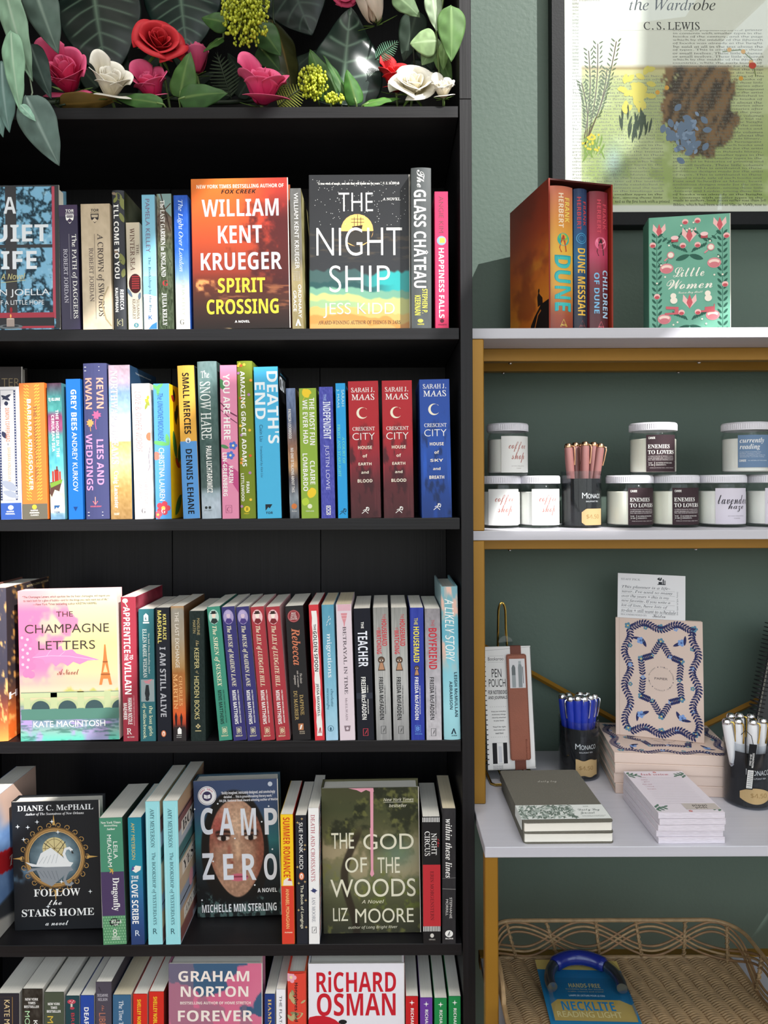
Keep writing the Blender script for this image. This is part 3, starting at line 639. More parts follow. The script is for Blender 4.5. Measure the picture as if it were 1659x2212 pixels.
S(2, 184, 236, 177, 785, '474a74', [('t', 'KEVIN', 817, 883, .58, .86, 'f0a492', 'b'), ('t', 'KWAN', 817, 884, .10, .38, 'f0a492', 'b'), ('l', [(.06, 793), (.72, 793)], 1, W_), ('l', [(.06, 801), (.72, 801)], 1, W_), ('l', [(.1, 1107), (.76, 1107)], 1, W_), ('l', [(.1, 1114), (.76, 1114)], 1, W_),
    leaves([(.56 + .06 * math.cos(a), 897 + 3 * math.sin(a), 14, 5, math.degrees(a)) for a in np.linspace(.3, 6, 7)], 'e0608c'), ('l', [(.56, 898), (.5, 915), (.54, 928)], 1.3, 'e0608c'), leaves([(.28 + .05 * math.cos(a), 914 + 3 * math.sin(a), 12, 5, math.degrees(a)) for a in np.linspace(.3, 6, 8)], 'f0a060'), ('l', [(.28, 914), (.3, 932)], 1.3, 'f0a060'),
    ('t', 'LIES AND', 950, 1048, .54, .82, 'd894c0', 'b'), ('t', 'WEDDINGS', 938, 1060, .08, .36, 'd894c0', 'b'), ('l', [(.44, 1074), (.44, 1090)], 1.5, 'f0a492'), ('l', [(.34, 1083), (.44, 1091), (.54, 1083)], 1.8, 'e87080'), ('h', 'DOUBLEDAY', 195, 219, 1093, 1096, 'e87080', 'b')],
  'tall dusky purple hardcover with pink and coral lettering and palm trees', hard=True, mat=INKM, side='#3a3d60')
S(2, 239, 286, 233, 789, [(0, 'b09aa8'), (.1, 'c0a8b8'), (.18, '7f9fd0'), (.3, 'a8c4e4'), (.42, 'f0f0f0'), (.49, 'f8f4ec'), (.5, 'd8b070'), (.62, 'f0d8a0'), (.8, 'c09a5c'), (1, 'a07c4c')], [('t', 'NORTHWARD DREAMS', 802, 1004, .08, .41, '9a94a0', 'F'), ('t', 'NORTHWARD DREAMS', 801, 1003, .10, .42, 'f8f8f8', 'F'), ('t', 'Craig Lancaster', 1018, 1098, .14, .40, 'f8f8f8', 'F'), ('h', 'SIBF', 246, 258, 1108, 1113, 'e8e0d0', 'F')],
  'paperback showing a pale sky over a golden wheat field', n=(.09, 9, 70), side='#24405e', sops=[('h', '“A sweeping drama from a born storyteller', .2, .8, .03, .045, 'c8d4dc', 'i')])
S(2, 291, 331, 283, 829, 'f6f3f0', [('t', 'LOVE & OTHER WORDS', 846, 977, .18, .52, 'b89090', 'j'), ('t', 'CHRISTINA', 1034, 1091, .56, .76, 'b8a4a4', 's'), ('t', 'LAUREN', 1040, 1082, .24, .44, 'b8a4a4', 's'), lettermark(.5, 1104, 'G', '70686c', 9, 11, 'F'),
    leaves([(.86, 870, 18, 7, 60), (.8, 878, 16, 6, 110)], 'a0a848'), leaves([(.9, 860, 10, 6, 100), (.84, 866, 10, 6, 30)], 'f0c840'), ('e', .92, 944, 7, 9, 'e08060'), ('l', [(.95, 965), (.86, 985), (.9, 1010), (.8, 1018)], 1, '66506a')],
  'white paperback with faint pink hand-drawn lettering', mat=INKM, side='#e8dccc', sn=(.2, 6, 16), sres=(12, 30))
S(2, 336, 371, 330, 829, '5aa2e2', [leaves([(.2, 838, 22, 8, 40), (.4, 835, 22, 8, 140), (.3, 846, 18, 7, 90), (.85, 950, 26, 9, 80), (.4, 958, 40, 10, 10)], '6ab46a'), ('e', .12, 985, 8, 9, 'f08070'), ('t', 'The UNHONEYMOONERS', 850, 953, .26, .62, '2c4c96', 'j'), ('t', 'CHRISTINA LAUREN', 968, 1082, .28, .62, W_, 's'),
    flower(.5, 1098, 15, 'd84858', 'f8d060'), flower(.15, 1112, 9, 'e86070', 'f8d060'), lettermark(.5, 1104, 'G', W_, 9, 10, 'F')],
  'sky blue paperback with tropical flowers and a yellow cover edge', side='#ecd21f', sops=[leaves([(.2, .07, .02, .012, 60), (.3, .2, .03, .016, 110), (.25, .24, .024, .012, 70)], '2c3a2a'), leaves([(.15, .1, .02, .01, 20), (.3, .58, .03, .014, 30)], 'a83828'), leaves([(.2, .45, .05, .02, 70), (.4, .5, .04, .02, 120), (.3, .9, .05, .02, 140)], '3a7a3c')])
S(2, 395, 432, 381, 790, 'e2aa4a', [('r', 0, 1, 954, 1140, '5b97d4'), ('t', 'SMALL MERCIES', 806, 938, .30, .70, K_, 'b'), ('e', .5, 952, 5.5, 5.5, W_), ('l', [(.5, 948), (.5, 957)], 1, K_), ('l', [(.42, 953), (.58, 953)], 1, K_), ('t', 'DENNIS LEHANE', 971, 1111, .32, .70, K_, 'b')],
  'hardcover split mustard yellow above and sky blue below', hard=True, mat=INKM, side='#303438')
S(2, 435, 478, 424, 781, [(0, '6f8888'), (.15, '6a8886'), (.3, '47645f'), (.6, '3c5450'), (.8, '4c605e'), (.84, '9aacb6'), (.9, 'b4c2ce'), (1, 'aebcc8')], [('h', 'The', 433, 451, 801, 817, 'e4e8e4', 'f'), ('t', 'SNOW HARE', 825, 950, .12, .66, 'e4e8e4', 'f'), ('t', 'PAULA LICHTAROWICZ', 964, 1065, .34, .62, W_, 'b'), ('e', 445, 1097, 3, 3, '28302e'), ('e', 453, 1097, 3, 3, '28302e'), ('h', 'LITTLE, BROWN', 440, 458, 1102, 1105, '404848', 'f')],
  'grey-green misty hardcover with tall pale lettering and a snowy foot', n=(.08, 8, 40), hard=True, side='#3a4c48')
S(2, 480, 517, 474, 789, 'e08cac', [leaves([(.1, 830, 26, 14, 70), (.2, 965, 20, 8, 20)], '4f8a58'), ('l', [(0, 870), (.5, 890), (1, 900)], 3, '6a2848'), ('l', [(0, 885), (.5, 902), (1, 915)], 2, '6a2848'), ('p', [(0, 990), (1, 1020), (1, 1065), (.4, 1030), (0, 1010)], 'c04c84'), flower(.72, 963, 9, '4a70c8', 'f0e0a0'), flower(.55, 984, 9, '4a70c8', 'f0e0a0'),
    ('t', 'YOU ARE HERE', 808, 950, .18, .58, W_, 'b'), ('t', 'KARIN', 1007, 1043, .44, .70, W_, 'b'), ('t', 'LIN-GREENBERG', 978, 1072, .08, .34, W_, 'b'), lettermark(.4, 1100, 'C', '8a3860', 8, 10, 'i', True)],
  'rose pink paperback with blue flowers on its spine', side='#a8506c')
S(2, 519, 553, 510, 780, '79892a', [dots([(.2, 786), (.1, 790)], 3, 'e8b840'), dots([(.5, 788), (.4, 870), (.15, 920), (.75, 930), (.7, 1080)], 3, 'e8c048'), dots([(.3, 790), (.2, 860), (.75, 985)], 3, 'd85a34'), dots([(.75, 853), (.2, 940), (.7, 1022), (.1, 1094), (.1, 806)], 3.2, 'b080b0'), dots([(.9, 822), (.15, 1000), (.2, 992)], 3.2, 'e89840'),
    ('t', 'AMAZING GRACE ADAMS', 802, 1008, .22, .52, W_, 'b'), ('t', 'FRAN', 1041, 1065, .44, .64, W_, 'b'), ('t', 'LITTLEWOOD', 1023, 1083, .10, .30, W_, 'b'), ('e', .45, 1100, 6.5, 6.5, 'f0d040'), lettermark(.45, 1100, 'H', '5a6418', 6, 7, 'F'), ('h', 'HOLT', 527, 538, 1108, 1111, 'f0d040', 'b')],
  'moss green hardcover sprinkled with coloured confetti dots', hard=True, mat=INKM, side='#6a7824')
S(2, 556, 609, 547, 793, '48b2de', [('t', "DEATH'S", 803, 959, .53, .985, 'e8f0f4', 'b'), ('t', 'END', 826, 906, .03, .45, 'e8f0f4', 'b'), ('t', 'Cixin Liu', 918, 954, .18, .32, '1c4a68', 's'), ('t', 'Translated by Ken Liu', 964, 1032, .16, .28, '1c4a68', 'j'),
    ('r', .34, .62, 1090, 1104, '16222c'), ('p', [(.34, 1104), (.46, 1096), (.52, 1099), (.62, 1091), (.62, 1104)], '48b2de'), ('h', 'TOR', 574, 589, 1106, 1111, '16222c', 'b')],
  'thick light blue paperback with huge white spine lettering and a black front cover', side='#0c0d10', sops=[('h', 'CIXIN', .12, .62, .05, .14, 'd8e0e8', 'b'), ('h', 'NEW YORK TIMES BESTSELLER', .2, .7, .025, .035, '3a8ab0', 'b')])
S(2, 626, 647, 617, 839, [(0, '6a7ca0'), (.25, '54607c'), (.45, '8a6450'), (.6, 'c09060'), (.7, '4c4850'), (.85, '8a949c'), (1, '5a6068')], [('t', 'PATRICIA LOCKWOOD', 884, 948, .16, .46, 'e0dcd8', 'b'), ('t', 'NO ONE IS TALKING ABOUT THIS', 968, 1064, .30, .60, 'e8e4e0', 'b'), ('e', .5, 1094, 6, 6, 'd0783c'), ('h', 'Riverhead', 630, 641, 1102, 1106, 'e0dcd8', 'i')],
  'narrow paperback with a cloudy brown and slate spine', n=(.12, 5, 24), side='#5a4638')
S(2, 651, 689, 645, 839, '8fae3c', [leaves([(.4, 850, 22, 16, 60), (.5, 847, 18, 12, 20), (.6, 1066, 22, 18, 110), (.7, 1062, 18, 14, 60)], 'f0cc2c'), leaves([(.25, 1084, 18, 16, 110)], 'b8d040'), ('l', [(.35, 856), (.22, 866)], 1, 'f0cc2c'),
    ('t', 'THE MOST FUN', 860, 962, .58, .88, W_, 'b'), ('t', 'WE EVER HAD', 864, 959, .20, .48, W_, 'b'), ('t', 'CLAIRE', 996, 1047, .56, .84, W_, 'b'), ('t', 'LOMBARDO', 980, 1061, .14, .42, W_, 'b'), ('e', .5, 1094, 5, 5, 'e4e8c8'), ('h', 'VINTAGE', 660, 678, 1103, 1106, W_, 'f')],
  'lime green paperback with yellow fan-shaped leaves', side='#7c9a30')
S(2, 694, 725, 688, 836, '4a4eac', [('t', 'THE', 852, 866, .32, .52, '9ab0e0', 'b'), ('t', 'INDEPENDENT', 868, 949, .28, .80, 'e4e8f4', 'b'), ('t', 'JUSTIN LOWE', 962, 1058, .30, .66, 'dcdcf0', 't'), ('x', lambda s, X, Y: s.lines([[(X(.38, 1095), Y(1093)), (X(.38, 1095), Y(1112))], [(X(.66, 1095), Y(1093)), (X(.66, 1095), Y(1112))]] + [[(X(.38, 1095), Y(a)), (X(.66, 1095), Y(b))] for a, b in ((1093, 1093), (1112, 1112), (1093, 1099), (1099, 1093), (1099, 1106), (1106, 1099), (1106, 1112), (1112, 1106))], 1, W_))],
  'indigo paperback with cracked mottling, beside the lime green one', n=(.14, 22, 90), side='#20244a')
S(2, 730, 752, 724, 828, '28a0e0', [('t', 'SARAH', 842, 878, .58, .86, 'bfe8e8', 's'), ('t', 'J. MAAS', 841, 881, .10, .38, 'bfe8e8', 's'), ('t', 'A COURT OF', 944, 1002, .58, .84, '7ae0c4', 'f'), ('t', 'FROST AND STARLIGHT', 917, 1030, .12, .40, '7ae0c4', 'f'), runner(.5, 1106, '10364e', .8)],
  'narrow turquoise paperback with pale green lettering left of two tall red ones', side='#1c7cb0')
def crescent(x, dy, dk, ty):
    t = lambda s, a, b, c, d, col, f: ('h', s, x + a, x + b, c + dy, d + dy, col, f)
    C_ = 'f0e8d0'
    def moon(s, X, Y):
        cx, cy = X(x + 31, 893 + dy), Y(893 + dy); a = np.linspace(.75, 2 * math.pi - .75, 26)
        o = [(cx + 12.4 * math.cos(q), cy + 12.4 * math.sin(q)) for q in a]; i = [(cx + 3.1 + 10.2 * math.cos(q), cy - .8 + 10.6 * math.sin(q)) for q in a]
        n = len(o); s.put(o + i, [(k, k + 1, n + k + 1, n + k) for k in range(n - 1)], C_)
    h = [t('SARAH J.', 7, 57, 838, 848, W_, 'f'), t('MAAS', 8, 57, 852, 865, W_, 'f'), ('x', moon), t('CRESCENT', 10, 58, 923, 931, W_, 'f'), t('CITY', 10, 58, 936, 951, W_, 't')]
    ys = [(964, 971), (982, 989), (1000, 1006), (1018, 1024), (1036, 1043)]
    for (a, b), s_, wd in zip(ys, ty, (15, 5, 14, 8, 16)): h.append(t(s_, 37 - wd, 37 + wd, a, b, 'f4ead8', 'b'))
    h.append(runner(x + 38, 1104 + dy, W_, .85)); return h
REDG = [(0, 'b4242e'), (.4, 'b0242c'), (.55, '942834'), (.75, '5c262c'), (1, '482428')]
def feath(c0, c1, seed):
    def f(U, V):
        c = grad(V, c0); n = fbm(U + V * .6, V, 5, 9, seed); s_ = fbm(U, V, 16, 3, seed + 5)
        c = mixc(c, hx(c1), sm(n, .55, .68) * sm(V, .1, .6) * .75); return mixc(c, c * 1.35, sm(s_, .55, .75) * sm(V, .45, .6) * .6)
    return f
for x_, xb, xt, dy in ((751, 758, 751, 0), (824, 829, 824, -1.5)):
    S(2, xb, xb + 66, xt, 824 + dy, feath(REDG, '3a1a20', 31), crescent(x_, dy, '', ['HOUSE', 'of', 'EARTH', 'and', 'BLOOD']),
      'thick crimson paperback with a crescent moon, ' + ('beside the narrow turquoise one' if x_ < 800 else 'standing next to the thick royal blue one'), side='#d8d0c8', dp=.134)
S(2, 911, 977, 905, 820, feath([(0, '274a9e'), (.5, '2450a8'), (1, '1c3a7c')], '12264e', 41), crescent(906, -8, '', ['HOUSE', 'of', 'SKY', 'and', 'BREATH']), 'thick royal blue paperback with a crescent moon', dp=.134, side='#c8d0d8')

# ------------------------------------------------------------------ third bookshelf
def a_villa(U, V):
    c = grad(V, [(0, '4a4654'), (.6, '3e3a48'), (.72, '6a3a34'), (.85, 'b85a34'), (1, 'e8a050')]); return mixc(c, hx('e0b070'), sm(fbm(U, V, 9, 16, 8), .62, .72) * sm(U, .4, .9))
S(3, -52, 17, -58, 1272, a_villa, [('t', 'THE', 1300, 1340, .3, .6, W_, 'F')], 'dark purple and orange hardcover cut off by the left edge', hard=True, s=.004, dp=.15, side=lambda U, V: mixc(mixc(hx('3c3438'), hx('e8702c'), sm(V, .55, .95)), hx('f0b060'), sm(fbm(U, V, 14, 22, 9), .6, .7)), sres=(26, 50), bulge=.002,
  sops=[('h', 'BESTSELLING AUTHOR', .45, .98, .02, .035, 'd8c090', 'b'), ('h', 'H', .02, .2, .69, .735, W_, 'b')])
def a_champ(U, V):
    c = grad(V, [(0, 'e6dccc'), (.12, 'e8d8a4'), (.35, 'ecd488'), (.5, 'eabf8c'), (.62, 'e2ac92'), (.66, 'e8b49a'), (.75, '9aa880'), (.8, '5a7c68'), (.88, '7a8aa0'), (.93, '86a8a0'), (1, '5ac0a8')])
    c = mixc(c, hx('e890a0'), (1 - sm(U, .1, .7)) * (1 - sm(V, .5, .7)) * .75); n = fbm(U, V, 4, 5, 14)
    c = mixc(c, hx('ee6aa0'), sm(n + (.5 - U) * .5, .5, .62) * (1 - sm(V, .5, .66)) * sm(V, .05, .15) * .8)
    c = mixc(c, hx('b08ac8'), sm(fbm(U, V, 5, 7, 24), .52, .65) * sm(V, .74, .82) * .7); r = fbm(U, V, 9, 70, 18)
    c = mixc(c, hx('2e5a50'), sm(r, .5, .7) * sm(V, .76, .78) * .6); tr = sm(fbm(U, V, 12, 10, 44) + (V - .655) * 12, .5, .8) * (1 - sm(V, .69, .7)) * sm(U, .42, .48); return mixc(c, hx('a8a860'), tr)
def bridge(s, X, Y):
    x0, x1 = X(45, 1510), X(258, 1510); y = Y(1498)
    s.rect(x0, x1, y, y + 10, 'a8b088'); s.rect(x0, x1, y - 2, y, '70806c')
    for i in range(4):
        c = x0 + 42 + i * 58; s.k = 2 + i % 2; s.ell(c, y + 34, 23, 22, '9aa47c', 24); s.ell(c, y + 36, 20, 19, '33474a', 24)
    for i in range(5):
        c = x0 + 13 + i * 58; s.rect(c - 7, c + 7, y - 2, y + 34, 'a4ac84')
    s.rect(x0, x1, y + 35, y + 58, '4c7468')
def tower(s, X, Y):
    c = X(228, 1480); g = Y
    s.poly([(c - 14, g(1483)), (c - 9, g(1458)), (c - 4, g(1425)), (c - 1.5, g(1396)), (c + 1.5, g(1396)), (c + 4, g(1425)), (c + 9, g(1458)), (c + 14, g(1483)), (c + 8, g(1483)), (c + 5, g(1470)), (c - 5, g(1470)), (c - 8, g(1483))], 'b8703c')
    s.rect(c - 10, c + 10, g(1459), g(1462), '8a4c28'); s.rect(c - 5.5, c + 5.5, g(1432), g(1435), '8a4c28'); s.poly([(c - 5, g(1456)), (c, g(1437)), (c + 5, g(1456))], 'e8b080')
Fc(3, 37, 44, 259, 1277, a_champ, [('x', lambda s, X, Y: s.many([[(X(55 + a, 1400 + b) + 8.5 * math.cos(t), Y(1400 + b) + 8.5 * math.sin(t)) for t in np.linspace(0, 6.28, 12, endpoint=False)] for a, b in ((-6, -20), (6, -16), (2, -4), (12, 4), (-5, 6), (6, 14), (-4, 22), (8, 28), (15, 18), (-4, 38), (6, 44), (14, 40), (2, 56), (12, 58))], 'e6709c')),
    dots([(47 + a, 1392 + b) for a, b in ((0, -14), (12, -10), (8, 2), (18, 10), (2, 12), (12, 20), (2, 28), (14, 34), (2, 44), (12, 50))], 3.2, 'f4a8b8'),
    ('p', [(70, 1421), (82, 1412), (88, 1400), (97, 1409), (108, 1392), (118, 1404), (132, 1396), (136, 1408), (156, 1405), (165, 1414), (186, 1420), (215, 1429), (190, 1430), (172, 1438), (158, 1432), (146, 1441), (132, 1432), (120, 1442), (112, 1432), (98, 1436), (92, 1426)], 'e87aa4'), ('l', [(70, 1421), (110, 1418), (150, 1420), (205, 1429)], 1, 'f4a8c0'), ('l', [(100, 1419), (112, 1402)], .8, 'f4a8c0'), ('l', [(128, 1419), (140, 1409)], .8, 'f4a8c0'), ('x', bridge), ('x', tower),
    ('h', '“The Champagne Letters, which sparkles like the finest champagne, will inspire you', 48, 237, 1288, 1294, '4a4444', 's'), ('h', 'to reach both for a glass of bubbly—and for the things you really want out of life.”', 50, 234, 1296, 1302, '4a4444', 's'), ('h', '—New York Times bestselling author KRISTIN HARMEL', 71, 209, 1304, 1310, '4a4444', 's'),
    ('h', 'THE', 121, 157, 1323, 1334, '3a3434', 's'), ('h', 'CHAMPAGNE', 53, 235, 1350, 1369, '3a3434', 's'), ('h', 'LETTERS', 82, 205, 1386, 1405, '3a3434', 's'), ('h', 'A Novel', 123, 170, 1447, 1460, '6a3a34', 'k'), ('h', 'KATE MACINTOSH', 72, 227, 1559, 1572, W_, 's')],
   'face-out pink and yellow cover with grapes, a stone bridge and a lattice tower', s=.006, T=.024, hard=False, side='#d87a9c')
S(3, 266, 299, 260, 1290, 'a03444', [('e', .3, 1298, 6, 5, 'd8d4c0'), ('l', [(.3, 1303), (.45, 1312)], 2, 'e0d8c8'), ('t', 'APPRENTICE', 1311, 1411, .16, .60, W_, 'b'), ('t', 'TO', 1415, 1425, .52, .76, W_, 'b'), ('t', 'THE', 1413, 1427, .18, .44, W_, 'b'), ('t', 'VILLAIN', 1429, 1500, .18, .62, W_, 'b'),
    ('t', '#1 NEW YORK TIMES BESTSELLING AUTHOR', 1503, 1568, .72, .80, 'e0a0a8', 'b'), ('t', 'HANNAH NICOLE', 1508, 1565, .36, .64, W_, 'b'), ('t', 'MAEHRER', 1519, 1555, .06, .30, W_, 'b'), lettermark(.42, 1580, 'R', W_, 11, 13, 'f'), ('h', 'RED TOWER', 275, 290, 1591, 1594, W_, 's')],
  'crimson paperback with large white lettering beside the pink and yellow cover', side='#8a2c3c', sn=(.15, 8, 16), sres=(16, 30), dp=.138)
S(3, 303, 337, 298, 1316, '2f6a72', [('p', [(.35, 1342), (.35, 1330), (.5, 1325), (.65, 1330), (.65, 1342)], W_), lettermark(.5, 1336, 'k', '2f6a72', 5, 8, 'b'), ('r', .3, .7, 1344, 1347, W_), ('t', 'New York Times Bestselling Author', 1368, 1456, .58, .72, 'd4dcd4', 'I'), ('t', 'ELLEN MARIE WISEMAN', 1359, 1464, .26, .52, 'e8ece4', 'f'),
    ('r', .1, .96, 1468, 1516, '93a0a2'), leaves([(.5, 1474, 16, 5, 20), (.6, 1472, 18, 5, -30)], 'c88890'), ('p', [(.42, 1480), (.6, 1480), (.66, 1500), (.6, 1508), (.4, 1508), (.34, 1498)], '22282c'), ('e', .5, 1510, 4, 4.5, '22282c'), ('t', 'the lost girls', 1525, 1590, .54, .84, 'e8ecc4', 'f'), ('t', 'of willowbrook', 1520, 1596, .14, .42, 'e8ecc4', 'f')],
  'teal paperback with a grey photo of a silhouette low on its spine', side='#2a5058')
S(3, 340, 371, 335, 1313, [(0, '24262e'), (1, '1c1e28')], [('t', 'KATE ALICE', 1327, 1382, .52, .76, 'f2e27c', 'b'), ('t', 'MARSHALL', 1319, 1390, .14, .42, 'f2e27c', 'b'), ('t', 'I AM STILL ALIVE', 1398, 1549, .26, .68, 'b8b8be', 'B'), ovalmark(.45, 1585, 5, 7, 'e08050', W_)],
  'near-black paperback with yellow lettering at its head and bold grey lettering below', mat=INKM, side='#181a20')
S(3, 374, 403, 368, 1310, [(0, 'c8945c'), (.02, '9a9488'), (.25, 'a89880'), (.45, 'b08a58'), (.5, 'a86a34'), (.7, 'c0703a'), (.8, 'e0602c'), (.87, 'b04028'), (.9, '2c2426'), (1, '2a2628')], [('t', 'THE LAST EXCHANGE', 1322, 1443, .30, .60, 'ece4d8', 's'), ('t', 'CHARLES', 1461, 1525, .52, .78, 'f0b878', 'f'), ('t', 'MARTIN', 1456, 1532, .10, .42, 'f0b878', 'f'),
    ('p', [(.2, 1568), (.15, 1548), (.25, 1538), (.35, 1548), (.3, 1568)], '241a1c'), ('p', [(.6, 1568), (.55, 1550), (.65, 1540), (.75, 1550), (.7, 1568)], '241a1c'), ('p', [(.35, 1586), (.35, 1576), (.5, 1571), (.65, 1576), (.65, 1586)], W_), ('h', 'THOMAS', 381, 392, 1588, 1590, W_, 'f'), ('h', 'NELSON', 381, 392, 1592, 1594, W_, 'f')],
  'paperback with a sunset spine and two small walking figures near its foot', side=[(0, '6a4a30'), (.4, 'a87038'), (.62, 'd8a860'), (.75, 'b06030'), (.85, '5a2428'), (1, '201c24')], sres=(1, 30), n=(.04, 5, 20))
S(3, 412, 445, 408, 1320, '1f2c2a', [('t', 'MADELINE', 1336, 1372, .52, .70, 'b4a474', 's'), ('t', 'MARTIN', 1340, 1368, .24, .42, 'b4a474', 's'), ('t', 'the', 1384, 1396, .42, .64, 'b4a474', 'k'), ('t', 'KEEPER', 1400, 1445, .32, .62, 'd8ca8c', 's'), ('t', 'of', 1449, 1456, .36, .6, 'b4a474', 'k'), ('t', 'HIDDEN BOOKS', 1461, 1554, .28, .60, 'd8ca8c', 's'), flower(.5, 1569, 5, 'c0b080', '1f2c2a', 4), ('r', .3, .7, 1578, 1580, 'c0b080')],
  'dark green-black paperback with thin gold lettering, a leaning row starts beside it', n=(.06, 20, 80), side='#1a2422', mat=INKM)
def portrait(o1, hat, coat, face):
    def f(s, X, Y):
        y = s_y; c, a = X(.48, y), Y(y); s.ell(c, a, 11, 16, o1); s.poly([(c - 8, a + 11), (c - 4, a + 3), (c + 5, a + 4), (c + 8, a + 11), (c, a + 15.5)], coat); s.ell(c, a - 3, 4.2, 5.6, face); s.ell(c, a - 8, 7.5, 1.6, hat); s.rect(c - 4.5, c + 4.5, a - 13, a - 8, hat)
    return ('x', f)
s_y = 1334
def matthews(base, pic, title, tc, ac, xs, lab, lastx=None):
    return S(3, xs[0], xs[1], xs[2], 1312, base, [pic, ('t', title, 1353, 1484, .20, .62, 'f0e8c8', 'I'), ('t', 'MIMI MATTHEWS', 1492, 1565, .24, .52, ac, 'b'), ('t', 'USA TODAY BESTSELLING AUTHOR', 1492, 1563, .64, .74, ac, 'b'), lettermark(.5, 1579, 'B', 'e8e0b8', 6, 9, 'b', True), ('h', 'BERKLEY', xs[0] + 5, xs[0] + 20, 1589, 1592, 'e8e0b8', 'b')], lab, side='#' + lastx if lastx else '#d8d0cc', dp=.134)
matthews('3f9079', portrait('b4d8cc', '1c2424', '23302e', 'f0d8c8'), 'The SIREN of SUSSEX', 0, '14322c', (473, 502, 446), 'leaning jade green paperback with a black-hatted figure in an oval', '2f7060')
matthews('35326f', portrait('a89ac4', 'b8a8d0', '4a3a80', 'd8c0d0'), 'The MUSE of MAIDEN LANE', 0, W_, (504, 533, 477.5), 'leaning violet-blue paperback with an oval portrait, right against the jade green one')
matthews('35326f', portrait('a89ac4', 'b8a8d0', '4a3a80', 'd8c0d0'), 'The MUSE of MAIDEN LANE', 0, W_, (534.5, 563, 509), 'leaning violet-blue paperback with an oval portrait, right against the first leaning red one')
matthews('a8343e', portrait('f0c0c4', '3a2420', '7a2028', 'f8e8dc'), 'The LILY of LUDGATE HILL', 0, W_, (564.5, 594, 540), 'leaning brick red paperback with an oval portrait, beside the violet-blue one', 'f0b8bc')
matthews('a8343e', portrait('f0c0c4', '3a2420', '7a2028', 'f8e8dc'), 'The LILY of LUDGATE HILL', 0, W_, (596.5, 627, 573.5), 'leaning brick red paperback with an oval portrait, beside the thick black one', 'f0b8bc')
def seal(s, X, Y):
    c, a = X(.45, 1332), Y(1332); s.ell(c, a, 13.5, 13.5, '8a2a30', 28); s.ring(c, a, 11.8, .7, 'd89090')
    for i, t in enumerate(('BEST', 'NOVEL', 'OF THE', 'CENTURY')): s.text(t, c - (5, 6, 7, 8)[i], c + (5, 6, 7, 8)[i], a - 8 + 4.2 * i, a - 5 + 4.2 * i, W_, 'F')
S(3, 632, 672, 615, 1310, '1e1c1e', [('x', seal), ('t', 'Rebecca', 1358, 1438, .28, .74, 'd07a58', 'I'), ('t', 'The classic', 1456, 1478, .60, .72, 'c8c0b8', 'I'), ('t', 'tale of romantic', 1450, 1486, .42, .54, 'c8c0b8', 'I'), ('t', 'suspense', 1459, 1480, .24, .36, 'c8c0b8', 'I'), ('t', 'DAPHNE', 1502, 1546, .52, .72, 'c8aa6a', 'f'), ('t', 'DU MAURIER', 1493, 1556, .20, .40, 'c8aa6a', 'f'),
    ('r', .36, .64, 1564, 1578, 'b87850'), ('p', [(.42, 1576), (.5, 1567), (.58, 1567), (.5, 1576)], W_), ('h', 'BOOK', 647, 658, 1580, 1582.5, 'c8b8a0', 'b'), ('h', 'CLUB', 647, 658, 1584, 1586.5, 'c8b8a0', 'b')],
  'thick black paperback with coral script lettering and a round red seal', side='#161416')
S(3, 680, 702, 666, 1307, 'd53a42', [('x', lambda s, X, Y: s.poly([(X(.24 + .05 * (k % 2), y), Y(y)) for k, y in enumerate(range(1320, 1595, 15))] + [(X(.82 - .05 * (k % 3 == 0), y), Y(y)) for k, y in enumerate(range(1590, 1315, -15))], 'efece8')),
    ('t', 'THE', 1349, 1362, .40, .64, K_, 'b'), ('t', 'GOLDEN SPOON', 1364, 1451, .32, .70, K_, 'b'), ('t', 'JESSA MAXWELL', 1477, 1548, .34, .66, K_, 'b'), ('p', [(.4, 1584), (.55, 1572), (.65, 1572), (.7, 1584), (.6, 1584), (.58, 1576), (.5, 1584)], 'b03038')],
  'narrow red paperback with a torn white strip and black lettering', side='#c03038')
S(3, 704, 731, 694, 1307, [(0, '5698b2'), (.5, '78b4cc'), (.85, 'a0cce0'), (1, 'a8d0e8')], [('x', lambda s, X, Y: s.lines([[(X(u, y), Y(y)), (X(u + .06, y), Y(y - 4))] for u, y in ((.55, 1335), (.65, 1340), (.5, 1342), (.4, 1346), (.6, 1350), (.35, 1352))], 1, W_)),
    ('t', 'migrations', 1369, 1464, .24, .72, 'eef4f6', 'f'), ('t', 'charlotte', 1489, 1527, .52, .74, '2a5a72', 'f'), ('t', 'mcconaghy', 1487, 1533, .14, .40, '2a5a72', 'f'), ('o', .42, 1574, 6, 1, '2a5a72'), ('e', .42, 1575, 2, 4, '2a5a72')],
  'pale blue paperback with white lowercase lettering and tiny birds', pages=PAGO, side='#88b4c8', n=(.03, 4, 20))
S(3, 734, 768, 725, 1306, 'e0d0d8', [('r', .1, .95, 1306, 1320, 'dcb0bc'), ('p', [(.3, 1325), (.72, 1325), (.66, 1336), (.56, 1346), (.51, 1360), (.46, 1346), (.36, 1336)], 'd89098'), ('l', [(.3, 1330), (.7, 1330)], 1, 'e8c8cc'), ('l', [(.34, 1337), (.68, 1337)], 1, 'e8c8cc'),
    ('t', 'BETRAYAL IN TIME', 1354, 1500, .40, .62, '40343c', 'f'), ('t', 'McELWAIN', 1508, 1557, .42, .56, '8a7880', 'f'), ('p', [(.3, 1568), (.72, 1568), (.66, 1580), (.36, 1580)], '8a7880'), ('e', .51, 1574, 3, 3, 'e0d0d8')],
  'blush pink paperback with spaced dark serif lettering', pages=PAGO, mat=INKM, side='#d8c0c8')
QM = '#1 NEW YORK TIMES BESTSELLING AUTHOR'
